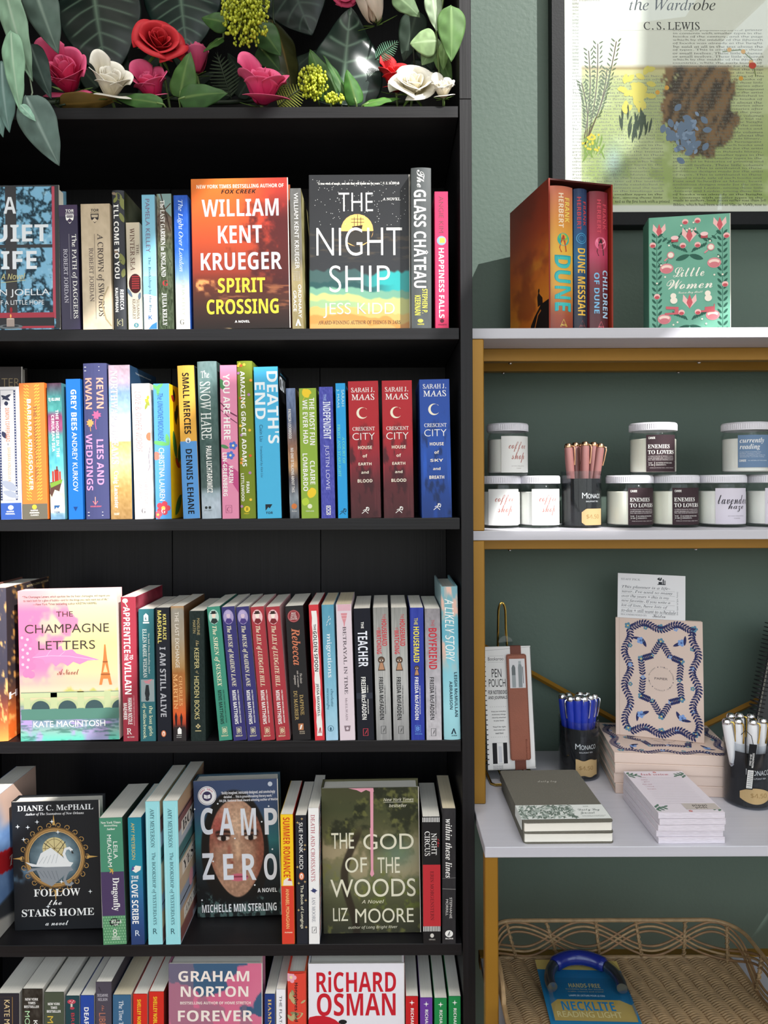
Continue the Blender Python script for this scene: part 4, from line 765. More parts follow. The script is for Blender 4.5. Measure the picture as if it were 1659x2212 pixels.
def freida(u0=.30): return lambda c: [('t', 'FREIDA McFADDEN', 1463, 1555, u0, u0 + .27, c, 'b'), ('t', QM, 1481, 1543, u0 + .34, u0 + .41, c, 'b')]
S(3, 772, 809, 763, 1315, '1b1d27', [('t', 'THE', 1344, 1358, .42, .58, W_, 'b'), ('t', 'TEACHER', 1364, 1441, .20, .78, 'eceef8', 'b')] + freida(.32)(W_) + [('r', .02, .98, 1497, 1510, '303440'), ('t', 'DA Mc', 1490, 1510, .32, .59, W_, 'b'), boxmark(.5, 1582, 10, 15, 'd84a58')],
  'black-navy paperback with tall white lettering, first of the suspense row', mat=INKM, side='#15171f')
def keyhole(y, k=1.):
    def f(s, X, Y):
        c, a = X(.46, y), Y(y); s.ell(c, a, 7.5 * k, 7.5 * k, '3a2c22', 24); s.poly([(c - 3.4 * k, a + 5 * k), (c + 3.4 * k, a + 5 * k), (c + 8 * k, a + 23 * k), (c - 8 * k, a + 23 * k)], '3a2c22')
        s.ell(c, a, 6 * k, 5.6 * k, '6a5040', 20); s.ell(c, a + 1, 4.2 * k, 2 * k, 'e0d4c8', 16); s.ell(c, a + 1, 1.8 * k, 1.9 * k, '201810', 12); s.poly([(c - 2.6 * k, a + 6 * k), (c + 2.6 * k, a + 6 * k), (c + 6.2 * k, a + 21 * k), (c - 6.2 * k, a + 21 * k)], 'b88868')
    return ('x', f)
GREYB = [(0, '8a8a86'), (.25, 'a8a8a4'), (.6, 'b4b4b2'), (1, '909090')]
for x0, x1, xt, lb in ((813, 847, 805, 'brushed grey paperback with a keyhole, right beside the black-navy one'), (850, 885, 844, 'brushed grey paperback with a keyhole, left of the royal blue one')):
    S(3, x0, x1, xt, 1313, GREYB, [('t', 'THE', 1327, 1336, .60, .80, 'c04048', 's'), ('t', 'HOUSEMAID', 1338, 1396, .54, .86, 'cc2c3a', 'b'), ('t', 'IS', 1356, 1360, .26, .42, 'c04048', 's'), ('t', 'WATCHING', 1361, 1413, .18, .48, 'cc2c3a', 'b'), keyhole(1426), boxmark(.48, 1577, 10, 16, '2a2a2c')] + freida(.26)('1e1e20'), lb, n=(.10, 30, 6), side='#8c8c8a')
S(3, 888, 918, 885, 1313, '2b3b9c', [('t', 'THE', 1335, 1350, .30, .56, 'f0e040', 's'), ('t', 'HOUSEMAID', 1354, 1431, .24, .66, 'f0e040', 'b'), keyhole(1443, .72)] + freida(.3)(W_) + [lettermark(.5, 1574, 'B', '6a9ae0', 7, 9, 'b', True), ('h', 'GRAND CENTRAL', 896, 912, 1584, 1587, '6a9ae0', 'b')],
  'royal blue paperback with yellow lettering and a small keyhole', n=(.05, 12, 8), side='#1c2870')
S(3, 921, 955, 917, 1315, [(0, '8a868a'), (.3, 'a4a0a6'), (.6, 'b8b4ba'), (1, 'c0bcc0')], [('t', 'THE', 1339, 1353, .40, .60, 'c04a54', 's'), ('t', 'BOYFRIEND', 1357, 1446, .22, .76, 'c82838', 'b')] + freida(.26)('26262a') + [boxmark(.46, 1582, 10, 16, '2a2a2c')],
  'mauve-grey paperback with large red lettering, left of the tall pale blue hardcover', n=(.08, 6, 40), side='#989498')
S(3, 959, 996, 952, 1268, lambda U, V: mixc(grad(V, [(0, '7ca8b2'), (.15, '6fb0bc'), (.3, '66aec2'), (.45, '7cc0d0'), (.8, 'a0d8e2'), (1, '98ccd4')]), hx('e0b8a8'), sm(fbm(U, V, 2.5, 7, 5), .5, .66) * (1 - sm(V, .4, .6))), [('t', 'A LIKELY STORY', 1294, 1429, .20, .74, W_, 'j'), ('t', 'LEIGH McMULLAN', 1453, 1549, .68, .86, '1c3444', 'b'), ('t', 'ABRAMSON', 1472, 1533, .38, .56, '1c3444', 'b'), ('p', [(.42, 1586), (.56, 1574), (.62, 1574), (.74, 1586), (.66, 1586), (.58, 1578), (.52, 1586)], '1c3444'), ('h', 'ATRIA', 975, 987, 1588, 1591, '1c3444', 'b')],
  'tall pale blue hardcover with clouds and white hand-drawn lettering at the right end', hard=True, mat=INKG, dp=.15, over=.006, side='#88c0cc')

# ------------------------------------------------------------------ fourth bookshelf
def a_shirt(U, V):
    c = mixc(hx('5a7eb4'), hx('86a8d8'), fbm(U, V, 8, 14, 3)); c = mixc(c, hx('e0b8a0'), sm(U * .9 + (1 - V) * .7, .6, .9) * (1 - sm(V, .22, .3)) * .9)
    c = mixc(c, hx('3c3e44'), sm(V, .76, .78)); c = mixc(c, hx('b8b4ae'), sm(V - U * .2, .83, .86)); return mixc(c, hx('b8242c'), sm(V - U * .16 + .16 * .5, .46, .462) * (1 - sm(V - U * .16 + .08, .62, .622)))
S(4, -62, -14, -70, 1735, '5a7eb4', [], 'hardcover showing a blue shirt and a red band, cut off by the left edge', s=.002, dp=.15, side=a_shirt, sres=(40, 70), sops=[('h', 'The', .36, .60, .50, .575, W_, 'I')])
def a_follow(U, V):
    d = np.hypot((U - .49) * .68, (V - .435)); c = np.ones(U.shape + (3,)) * hx('1c1e22'); n = fbm(U, V, 6, 8, 6)
    c = mixc(c, mixc(hx('24343e'), hx('8aa0a8'), sm(.22 - d + n * .12, .02, .2)), 1 - sm(d, .205, .21)); return mixc(c, hx('5a7890'), sm(n, .5, .75) * (1 - sm(U, .1, .35)) * sm(V, .5, .54) * (1 - sm(V, .6, .66)))
def swan(s, X, Y):
    c, a = X(118, 1855), Y(1855)
    s.ring(c, a, 61, 5, 'a8814c'); s.ring(c, a, 57, 1.5, 'd8b070'); s.ring(c, a, 65, 1.2, '8a6838')
    for k in range(22):
        t = k * math.pi * 2 / 22; x, y = c + 70 * math.cos(t), a + 70 * math.sin(t); s.line([(x + 5 * math.cos(t + q) * (1 - q / 9), y + 5 * math.sin(t + q) * (1 - q / 9)) for q in np.linspace(-2, 4, 9)], 1.5, 'b08a50')
    for t in (0, math.pi / 2, math.pi, -math.pi / 2):
        e, g = math.cos(t), math.sin(t); s.poly([(c + 70 * e - 3 * g, a + 70 * g + 3 * e), (c + 94 * e, a + 94 * g), (c + 70 * e + 3 * g, a + 70 * g - 3 * e)], 'c8a05c')
    s.ell(c, a - 20, 26, 24, 'cfc08c', 28); s.ring(c, a - 20, 20, 1, '6a5430'); s.lines([[(c, a - 20), (c + 25 * math.cos(k * .785), a - 20 + 25 * math.sin(k * .785))] for k in range(8)], .9, '5a4628'); s.line([(c - 22, a - 32), (c + 6, a - 10), (c + 24, a - 34)], 1.6, '20242a')
    for m, col in ((1, 'e4e6e6'), (-1, '8a9096')):            # bird and its mirror image in the water
        y = lambda q: a + 20 + m * q
        s.poly([(c - 64, y(-12)), (c - 40, y(-6)), (c - 30, y(-30)), (c - 8, y(-42)), (c + 14, y(-24)), (c + 26, y(-12)), (c + 40, y(-8)), (c + 34, y(0)), (c - 20, y(0)), (c - 50, y(-2))], col)
        s.line([(c + 32, y(-4)), (c + 24, y(-16)), (c + 20, y(-28)), (c + 24, y(-38)), (c + 32, y(-40)), (c + 38, y(-34))], 6, col); s.poly([(c + 36, y(-36)), (c + 42, y(-28)), (c + 37, y(-28))], '2c2a28')
        s.lines([[(c - 34 + 9 * k, y(-8)), (c - 24 + 8 * k, y(-22 - 2 * k))] for k in range(5)], 1, 'b4babc' if m > 0 else '6a7078')
Fc(4, 23, 31, 223, 1733, a_follow, [('x', swan), stars4([(38, 1786), (80, 1777), (112, 1777), (125, 1800), (51, 1814), (195, 1930), (133, 1907), (60, 1788), (104, 1960)], 5, 'e8ecf0'), ('h', 'DIANE C. McPHAIL', 37, 201, 1741, 1753, 'dfe0e2', 'F'), ('h', 'Author of The Seamstress of New Orleans', 54, 181, 1757, 1764, 'dfe0e2', 'I'),
    ('h', 'FOLLOW', 73, 173, 1922, 1938, 'f0f0ee', 'F'), ('h', 'the', 105, 133, 1946, 1957, 'f0f0ee', 'k'), ('h', 'STARS HOME', 47, 203, 1965, 1981, 'f0f0ee', 'F'), ('h', 'a novel', 98, 148, 1991, 2001, 'f0f0ee', 'k')],
   'black face-out hardcover with a white swan inside an ornate gold ring', s=.042, T=.026, side='#202226')
S(4, 223, 274, 213, 1768, '4a8c70', [('h', 'New York Times', 217, 260, 1775, 1780, 'e8ece4', 'F'), ('h', 'Bestselling', 224, 253, 1782, 1787, 'e8ece4', 'F'), ('h', 'Author', 230, 248, 1789, 1794, 'e8ece4', 'F'), ('t', 'LEILA', 1819, 1856, .58, .76, 'eef0ea', 's'), ('t', 'MEACHAM', 1804, 1873, .32, .50, 'eef0ea', 's'),
    ('r', 0, 1, 1884, 1979, '4a3a5e'), leaves([(.46, 1880, 14, 3, 40), (.46, 1882, 12, 3, 130), (.5, 1884, 12, 2.4, 80)], 'c8a050'), ('t', 'Dragonfly', 1897, 1969, .42, .78, 'f0f0ec', 'F'), ('r', 0, 1, 1979, 2060, '5a936a'), dots([(.06 + .11 * i + .05 * (j % 2), 1982 + 6 * j) for i in range(9) for j in range(10)], 1.6, '8ab890'),
    ('e', .52, 1993, 12, 9, '20282a'), ('h', 'Club', 240, 262, 1987, 1996, W_, 'k'), ('h', 'CAR', 246, 255, 1997, 2000, W_, 'b'), ('o', .52, 2012, 3.5, 1.2, W_), ('o', .52, 2019, 3.5, 1.2, W_), ('h', 'GRAND', 242, 259, 2024, 2026.5, W_, 'b'), ('h', 'CENTRAL', 241, 260, 2028, 2030.5, W_, 'b')],
  'paperback with a green, purple and patterned green spine and white lettering', side='#3a4438')
S(4, 283, 313, 275, 1767, [(0, '1f8498'), (.35, '1f8aa0'), (.6, '2a6a9a'), (.85, '284a80'), (1, '263c6c')], [('t', 'AMY MEYERSON', 1778, 1857, .24, .50, 'd8bc62', 's'), ('p', [(.2, 1880), (.5, 1870), (.9, 1872), (.85, 1880), (.5, 1886)], 'ece8e0'), ('p', [(.15, 1882), (.3, 1870), (.4, 1878)], '5a4a90'), ('h', 'THE', 283, 299, 1892, 1899, W_, 'b'), ('t', 'LOVE SCRIBE', 1902, 1996, .14, .62, W_, 'b'), lettermark(.5, 2016, 'R', 'dce4ec', 10, 12, 's')],
  'teal to navy paperback with bold white lettering and a little open book', mat=INKG, side='#1c5a78')
def bshelf(U, V):
    c = np.ones(U.shape + (3,)) * hx('c8a888'); k = np.floor(V * 9 + .3 * np.floor(U * 2)).astype(int) % 7
    pal = np.array([hx(q) for q in ('c8a888', '8a5a58', 'b8c4d4', '4a7a80', 'd8c8b0', 'c8b49c', '9aa8c0')]); return pal[k]
for x0, x1, xt, yt, dp, lb in ((320, 352, 313, 1732, .150, 'left one of two pale aqua paperbacks with dark serif lettering'), (358, 391, 351, 1731, .165, 'right one of two pale aqua paperbacks, drawn books on its front cover')):
    S(4, x0, x1, xt, yt, '98d8de', [('x', lambda s, X, Y: s.line([(X(.12, 1800), Y(1744)), (X(.86, 1800), Y(1744)), (X(.86, 1800), Y(2024)), (X(.12, 1800), Y(2024))], 1, 'b4e4e8', True)), ('t', 'AMY MEYERSON', 1747, 1831, .32, .60, '2c5862', 'f'), ('t', 'The BOOKSHOP of YESTERDAYS', 1842, 1998, .32, .64, '2c5862', 'f'), lettermark(.5, 2012, 'R', '2c5862', 9, 12, 's')],
      lb, dp=dp, side=bshelf, sres=(12, 60), sops=[('r', .1, .9, .18, .28, 'ece8e2'), ('h', 'BOOK', .14, .86, .19, .265, '33302e', 'F'), ('r', .1, .9, .46, .56, 'ece8e2'), ('h', 'YESTER', .14, .9, .475, .55, '33302e', 'F'), ('r', .12, .9, .80, .88, 'ece8e2'), ('h', 'AMY MEYER', .16, .86, .815, .865, '5a5450', 'f'), ('r', 0, 1, .12, .13, '2c2826'), ('r', 0, 1, .40, .41, '2c2826'), ('r', 0, 1, .72, .73, '2c2826'), ('e', .4, .68, .012, .014, 'e0a0b0')])
def a_camp(U, V):
    c = grad(V, [(0, '3c4a6a'), (.2, '3a4c6c'), (.45, '2c6a70'), (.6, '20343c'), (.8, '16181a'), (1, '1a1e1e')]); n = fbm(U, V, 40, 60, 4, 2)
    hd = ((U - .47) / .43) ** 2 + ((V - .52) / .47) ** 2; c = mixc(c, hx('191614'), (1 - sm(hd, .85, .95)) * (1 - sm(V, .82, .95)) + 0 * U)
    fx, fy = (U - .49) / .335, (V - .50) / .365; fx = fx * (1 + .28 * np.clip(fy, 0, 1) ** 2); e = fx ** 2 + fy ** 2
    sk = mixc(hx('a88068'), hx('d0ac90'), np.exp(-((U - .5) / .12) ** 2 - ((V - .33) / .14) ** 2)); sk = mixc(sk, hx('7a3e30'), sm(np.abs(fx + .1), .55, 1) * .75); sk = mixc(sk, hx('a84a44'), np.exp(-((U - .27) / .09) ** 2 - ((V - .34) / .12) ** 2) * .8)
    sk = sk * (1 + (n - .5)[..., None] * .35)
    for ex in (.335, .665):
        ey = .425; d = ((U - ex) / .085) ** 2 + ((V - ey) / .020) ** 2; sk = mixc(sk, hx('5a3226'), np.exp(-((U - ex) / .10) ** 2 - ((V - ey) / .035) ** 2) * .75); sk = mixc(sk, hx('d8c8bc'), 1 - sm(d, .6, .9)); sk = mixc(sk, hx('1c1210'), 1 - sm(((U - ex) / .036) ** 2 + ((V - ey) / .024) ** 2, .7, 1)); sk = mixc(sk, hx('1c1210'), np.exp(-((V - ey + .020 - .25 * (U - ex) ** 2) / .007) ** 2) * (1 - sm(np.abs(U - ex), .07, .1)))
        b = V - (.375 + .9 * (U - ex) ** 2); sk = mixc(sk, hx('241814'), np.exp(-(b / .013) ** 2) * (1 - sm(np.abs(U - ex), .07, .12)))
    sk = mixc(sk, hx('7a3c30'), (np.exp(-((U - .43) / .022) ** 2) + np.exp(-((U - .56) / .022) ** 2)) * np.exp(-((V - .605) / .012) ** 2) * .9); sk = mixc(sk, hx('8c4438'), np.exp(-((U - .40) / .025) ** 2) * sm(V, .45, .5) * (1 - sm(V, .58, .61)) * .6); sk = mixc(sk, hx('ecc4a0'), np.exp(-((U - .50) / .03) ** 2) * sm(V, .42, .48) * (1 - sm(V, .56, .60)) * .5)
    lp = ((U - .5) / .13) ** 2 + ((V - .715) / .030) ** 2; sk = mixc(sk, hx('c86478'), 1 - sm(lp, .7, 1)); sk = mixc(sk, hx('6a2834'), np.exp(-((V - .710) / .005) ** 2) * (1 - sm(np.abs(U - .5), .1, .13)))
    c = mixc(c, sk, 1 - sm(e, .93, 1)); g = sm(fbm(U, V, 18, 22, 8), .5, .6) * sm(V + .25 * np.abs(U - .5), .90, .95); return mixc(c, hx('5a7470'), g * .8)
def camp_txt(s, X, Y):
    for t, x0, x1, y0, y1 in (('C', 432, 459, 1746, 1804), ('A', 472, 504, 1748, 1806), ('M', 519, 552, 1750, 1808), ('P', 570, 598, 1751, 1808), ('Z', 436, 461, 1844, 1901), ('E', 481, 503, 1847, 1903), ('R', 522, 552, 1848, 1905), ('O', 569, 597, 1849, 1906)): s.text(t, X(x0, y0), X(x1, y0), Y(y0), Y(y1), 'dfe2ea', 'b')
    c, a = X(447, 1720), Y(1720); s.ell(c, a, 20, 20.5, 'f0eef0', 32); s.ring(c, a, 18.4, .8, '3a3050'); s.ell(c, a + 1, 10.5, 10.5, '3c3458', 24); s.poly([(c - 7, a - 3), (c, a - 1), (c + 7, a - 3), (c + 7, a + 5), (c, a + 7), (c - 7, a + 5)], 'f0eef0'); s.line([(c, a - 1), (c, a + 7)], .8, '3c3458')
    for k, ch in enumerate('Read with'): t = R(200 + k * 15); s.text(ch, c + 14.5 * math.cos(t) - 1.3, c + 14.5 * math.cos(t) + 1.3, a + 14.5 * math.sin(t) - 2, a + 14.5 * math.sin(t) + 2, 'c86878', 'b') if ch != ' ' else None
Fc(4, 416, 426, 610, 1688, a_camp, [dots([(583, 1699), (470, 1738), (580, 1747), (565, 1780), (507, 1814), (588, 1840), (460, 1862), (550, 1916), (436, 1945), (420, 1748)], 1.8, 'e4e8ec'), ('e', 583, 1699, 5, 5, 'c4cad4'), ('x', camp_txt), ('h', '“Boldly imagined, intricately designed, and convincingly', 477, 594, 1712, 1720, 'e8e8ec', 'b'), ('h', 'detailed . . . This is groundbreaking literary work.”', 483, 589, 1721, 1728, 'e8e8ec', 'b'), ('h', '—HA JIN, National Book Award–winning author of Waiting', 472, 602, 1729, 1736, 'e8e8ec', 'b'),
    ('h', 'A NOVEL', 556, 598, 1923, 1932, 'e8e8ea', 'b'), ('h', 'MICHELLE MIN STERLING', 436, 597, 1955, 1972, 'e8e8ea', 'b')], 'face-out hardcover with a close-up face under large white letters', s=.075, T=.03, side='#26304c', tilt=0.)
S(4, 609, 637, 605, 1760, 'f2c622', [('t', 'SUMMER ROMANCE', 1766, 1895, .20, .74, 'd0421e', 'B'), ('r', 0, 1, 1914, 2060, 'd6402e'), ('p', [(.15, 1913), (.2, 1902), (.5, 1896), (.85, 1902), (.9, 1913)], 'ecdcd0'), ('p', [(.5, 1902), (.7, 1896), (.85, 1904)], 'c03c30'), ('t', 'ANNABEL MONAGHAN', 1920, 2006, .34, .62, 'f0cc84', 's'), ('h', 'PUTNAM', 615, 631, 2013, 2016, 'f0dcc0', 'b')],
  'paperback with a yellow upper and red lower spine and orange-red lettering', side='#c83828')
S(4, 641, 666, 637, 1762, '23252d', [('t', 'SUE MONK KIDD', 1777, 1878, .32, .66, W_, 's'), ovalmark(.5, 1893, 5.5, 8, 'e07848', W_), ('t', 'The Book of Longings', 1912, 2006, .32, .66, 'f0ead0', 's'), stars4([(.6, 1769), (.2, 1777), (.85, 1826), (.15, 1873), (.8, 1905), (.25, 1908), (.2, 1966), (.85, 1945), (.85, 2003), (.8, 1835)], 3.4, 'd8b87a')],
  'midnight blue-black paperback scattered with little gold stars', mat=INKM, side='#1c1e24')
S(4, 667, 691, 665, 1746, 'eeecea', [('t', 'DEATH AND CROISSANTS', 1760, 1904, .24, .62, 'b04c58', 'f'), ('e', .5, 1924, 5, 4, '38406a'), ('l', [(.2, 1924), (.8, 1924)], 2, '38406a'), ('l', [(.4, 1918), (.6, 1930)], 1.5, '38406a'), ('t', 'IAN MOORE', 1939, 1992, .30, .62, '8a8a94', 'f'), boxmark(.5, 2009, 9, 13, '2a2a2c')],
  'slim white paperback with red serif lettering and striped cover edges', side=lambda U, V: np.where((np.floor(V * 22 + U * 6) % 4 == 0)[..., None], hx('a83040'), np.where((np.floor(V * 22 + U * 6) % 4 == 2)[..., None], hx('2c3c70'), hx('eceae8'))), sres=(30, 120))
def a_god(U, V):
    f = fbm(U, V, 5, 7, 33, 5); g = fbm(U, V, 16, 22, 37, 4); c = grad(V, [(0, '46462e'), (.15, '44482e'), (.35, '5c5a3c'), (.5, '7a7454'), (.62, '6a6c50'), (.8, '4a4c34'), (1, '38382c')])
    c = mixc(c, hx('24281a'), sm(f, .5, .62) * (1 - sm(V, .3, .5)) * .85); c = mixc(c, hx('767640'), sm(g, .55, .75) * sm(f, .45, .55) * .7); c = mixc(c, hx('a89878'), sm(1 - f, .52, .66) * sm(V, .25, .4) * (1 - sm(V, .55, .75)) * .8); c = mixc(c, hx('66806e'), np.exp(-((U - .78) / .2) ** 2 - ((V - .46) / .1) ** 2) * .7)
    t = U - (.40 - .18 * sm(V, .2, .6) + .12 * sm(V, .62, 1.)); c = mixc(c, hx('2c241c'), (1 - sm(np.abs(t), .028, .05)) * sm(V, .25, .35) * .85); c = mixc(c, hx('5c662e'), sm(g, .5, .7) * sm(V, .58, .64) * (1 - sm(V, .8, .95)) * sm(U, .35, .6) * .8); return c
Fc(4, 693, 698, 910, 1703, a_god, [('p', [(752, 1704), (806, 1704), (807, 1712), (800, 1712), (790, 1708), (780, 1713), (770, 1708)], 'e09cac'), ('p', [(799, 1706), (806, 1706), (806, 1880), (808, 1890), (803, 1896), (799, 1890), (801, 1880)], 'e09cac'),
    ('h', 'New York Times', 828, 893, 1726, 1733, 'e4e0cc', 'j'), ('l', [(828, 1735), (893, 1735)], .8, 'e4e0cc'), ('h', 'bestseller', 840, 878, 1739, 1746, 'e4e0cc', 'j'), ('h', 'THE', 715, 764, 1800, 1834, 'dfdbc4', 's'), ('h', 'GOD', 784, 893, 1803, 1837, 'dfdbc4', 's'), ('h', 'OF', 745, 792, 1853, 1886, 'dfdbc4', 's'), ('h', 'THE', 815, 863, 1854, 1888, 'dfdbc4', 's'),
    ('h', 'WOODS', 713, 897, 1900, 1939, 'dfdbc4', 's'), ('h', 'A Novel', 781, 829, 1945, 1953, 'dfdbc4', 'j'), ('h', 'LIZ', 719, 751, 1962, 1990, 'dfdbc4', 's'), ('h', 'MOORE', 767, 893, 1964, 1995, 'dfdbc4', 's'), ('h', 'author of Long Bright River', 752, 858, 2001, 2009, 'dfdbc4', 'j'), ('p', [(799, 1790), (806, 1790), (806, 1880), (808, 1890), (803, 1896), (799, 1890), (801, 1880)], 'e09cac')],
   'face-out hardcover of dark woodland with a pink drip running down', s=.03, T=.036, side='#2c2e24')
def stripes(y0, y1): return ('x', lambda s, X, Y: s.many([[(X((k + .1) / 11, y0), Y(y0)), (X((k + .1) / 11, y0), Y(y1)), (X((k + .6) / 11, y0), Y(y1)), (X((k + .6) / 11, y0), Y(y0))] for k in range(11)], 'eceae6'))
S(4, 914, 953, 912, 1765, '1a191b', [stripes(1766, 1776), ('t', 'NIGHT', 1800, 1847, .50, .80, W_, 'f'), ('t', 'the', 1812, 1830, .84, .96, 'c03038', 'k'), ('t', 'CIRCUS', 1796, 1849, .12, .42, W_, 'f'), ('r', 0, 1, 1868, 2001, 'be3038'), ('t', 'ERIN MORGENSTERN', 1882, 1988, .42, .62, '5c1820', 'f'), stripes(2001, 2012), ('e', .5, 2021, 4, 4.5, 'd8d4cc'), ('h', 'VINTAGE', 926, 940, 2028, 2031, 'd8d4cc', 'f')],
  'black paperback with a red block and fine black-and-white stripes', s=.003, side='#141314')
S(4, 955, 985, 955, 1747, '2e2c2e', [('t', 'within these lines', 1769, 1897, .24, .72, W_, 'I'), ('l', [(0, 1898), (1, 1896)], 1.2, '706c6c'), ('l', [(0, 1920), (1, 1921)], 1.2, '8a8684'), ('t', 'STEPHANIE', 1939, 1984, .54, .72, 'e0dcd8', 's'), ('t', 'MORRILL', 1943, 1978, .26, .44, 'e0dcd8', 's'), ('e', .5, 2017, 8.5, 7.5, W_), lettermark(.5, 2017, 'b', '2e2c2e', 6, 10, 'k'), ('h', 'BLINK', 962, 979, 2026, 2029, W_, 'b')],
  'worn dark grey paperback with white italic lettering and a creased spine', s=.003, mat=INKM, n=(.03, 6, 20), side='#242224', pages=PAGO)

# ------------------------------------------------------------------ lowest visible bookshelf
def K5(x0, x1, y, base, ops, lab, **kw):
    S(5, x0, x1, x0 - 1, y, base, ops, lab, s=.004, dp=kw.pop('dp', .136), **kw)
NYT = lambda x0, x1, y, c: [('h', t, x0 + d, x1 - d, y + 8 * i, y + 8 * i + 5.5, c, 'b') for i, (t, d) in enumerate((('NEW YORK', 2), ('TIMES', 8), ('BESTSELLER', 0)))]
K5(-8, 42, 2147, '2a2730', [('x', lambda s, X, Y: s.line([(X(.12, 2200), Y(2154)), (X(.72, 2200), Y(2154)), (X(.72, 2200), Y(2420)), (X(.12, 2200), Y(2420))], 1, 'b08a50', True)), ('t', 'KATE M', 2160, 2212, .36, .60, 'e4ca98', 's')], 'black paperback with a fine gold border, leftmost of the lowest shelf')
K5(48, 93, 2137, '312c26', NYT(52, 84, 2156, W_) + [('t', 'MO', 2184, 2214, .14, .38, 'b8e0b0', 's'), ('t', 'K', 2204, 2216, .56, .76, W_, 's')], 'dark brown mottled paperback with small white lettering on three lines', n=(.12, 8, 40))
K5(96, 139, 2144, '4a5242', NYT(101, 131, 2166, W_) + [('t', 'MO', 2195, 2230, .16, .46, 'd8b848', 's')], 'olive grey paperback with small white lettering on three lines')
K5(142, 172, 2152, '1f424a', [('e', .45, 2164, 9, 5, 'c0485c'), dots([(.35, 2163), (.5, 2165), (.6, 2162)], 1.2, 'f0d8d0'), ('r', .38, .52, 2168, 2180, 'd8ccc0'), ('e', .5, 2178, 5, 3, 'b04050'), ('t', 'BRM', 2188, 2222, .42, .66, 'c03c48', 's')], 'dark teal paperback with a red mushroom on its spine')
K5(174, 204, 2151, '25479e', [('t', 'DEAR', 2176, 2216, .28, .62, W_, 'B')], 'royal blue paperback with bold white lettering on the lowest shelf')
K5(207, 242, 2122, '4b4652', [('l', [(.2, 2132), (.35, 2142)], 1.4, '2c2830'), ('h', 'SUZANNE', 210, 233, 2147, 2153, 'd8d4dc', 'f'), ('h', 'NELSON', 211, 232, 2156, 2162, 'd8d4dc', 'f'), ('t', 'the', 2172, 2184, .38, .54, 'c07860', 'k'), ('t', 'LIBR', 2188, 2218, .22, .62, 'c07860', 's')], 'taller plum-grey paperback with coral lettering among the lowest row', side='#3c3844', dp=.138)
K5(244, 284, 2150, '3a6486', [('t', 'The Time T', 2162, 2214, .34, .60, 'e4e8ec', 'f')], 'steel blue paperback with thin white serif lettering', pages=PAGO)
K5(288, 319, 2148, 'd02c22', [('t', 'SHELLEY NOBLE', 2159, 2222, .30, .56, 'f0d030', 'b')], 'scarlet paperback with yellow lettering, beside the steel blue one')
K5(322, 355, 2143, 'd02c22', [('t', 'SHELLEY NOBLE', 2153, 2216, .30, .56, 'f0d030', 'b')], 'scarlet paperback with yellow lettering, beside the pink and teal face-out cover', side='#6a2018')
def a_graham(U, V):
    n = fbm(U, V * 1.3, 2.4, 3.0, 52); c = mixc(hx('c85c80'), hx('d87a94'), fbm(U, V, 2, 3, 8)); c = mixc(c, hx('3a5a78'), sm(n, .50, .515)); return mixc(c, hx('8a6a7a'), sm(fbm(U, V, 3, 3, 70), .6, .61) * .6)
Fc(5, 363, 364, 568, 2082, a_graham, [('h', 'GRAHAM', 385, 538, 2098, 2121, 'f0e4da', 'b'), ('h', 'NORTON', 390, 536, 2131, 2154, 'f0e4da', 'b'), ('h', 'BESTSELLING AUTHOR OF HOME STRETCH', 389, 541, 2164, 2170, 'f0e4da', 'b'), ('h', 'FOREVER', 384, 546, 2183, 2207, 'f0e4da', 'b')], 'face-out hardcover with pink and teal camouflage patches', s=.006, T=.03, res=(90, 120))
K5(572, 595, 2148, '233c7c', [('t', 'HAMN', 2158, 2216, .34, .66, 'd8b868', 'F')], 'narrow navy paperback with gold serif lettering, half tucked behind the pink face-out cover')
K5(597, 618, 2138, 'efedf0', [('t', 'THE FLAT-', 2151, 2214, .34, .62, '26262a', 's')], 'narrow white paperback with thin dark lettering')
K5(621, 662, 2104, 'dd4636', [flower(.2, 2112, 12, 'e8a8b8', 'f0d8a0'), leaves([(.3, 2160, 24, 10, 60), (.2, 2150, 20, 8, 110), (.5, 2195, 30, 14, 160), (.85, 2165, 12, 5, 150), (.15, 2200, 20, 8, 40)], 'b8a878'), leaves([(.4, 2190, 20, 8, 10), (.3, 2145, 14, 6, 70)], '8a8860'), ('t', 'Honeybees and', 2123, 2207, .34, .58, '26181a', 'B')], 'red hardcover with floral spine and black lettering on the lowest shelf', hard=True, side='#d8603c', dp=.15)
Fc(5, 665, 667, 876, 2082, 'e6e4ea', [('e', 690, 2232, 52, 38, 'c4202e'), ('x', lambda s, X, Y: s.ell(X(740, 2208), Y(2208), 9, 5, '1c1a1c')), ('h', 'RiCHARD', 683, 855, 2098, 2144, 'c4202e', 'B'), ('h', 'OSMAN', 684, 854, 2146, 2195, 'c4202e', 'B')], 'white face-out hardcover with huge red lettering', s=.008, T=.034, res=(1, 1), mat=INKM)
for x0, x1, y, c, lb in ((877, 905, 2153, 'c42024', 'red paperback with a white spark, first of four matching spines'), (908, 936, 2156, '6c3c9c', 'purple paperback with a white spark among four matching spines'), (939, 967, 2157, '1f8c4c', 'green paperback with a white spark, next to the purple one'), (970, 997, 2153, '1f8c4c', 'green paperback with a white spark at the far right end')):
    K5(x0, x1 - .5, y, c, [stars4([(.5, y + 13)], 6, W_), ('t', 'RiCHARD', y + 25, 2224, .40, .66, W_, 'b')], lb, pages=PAGX)

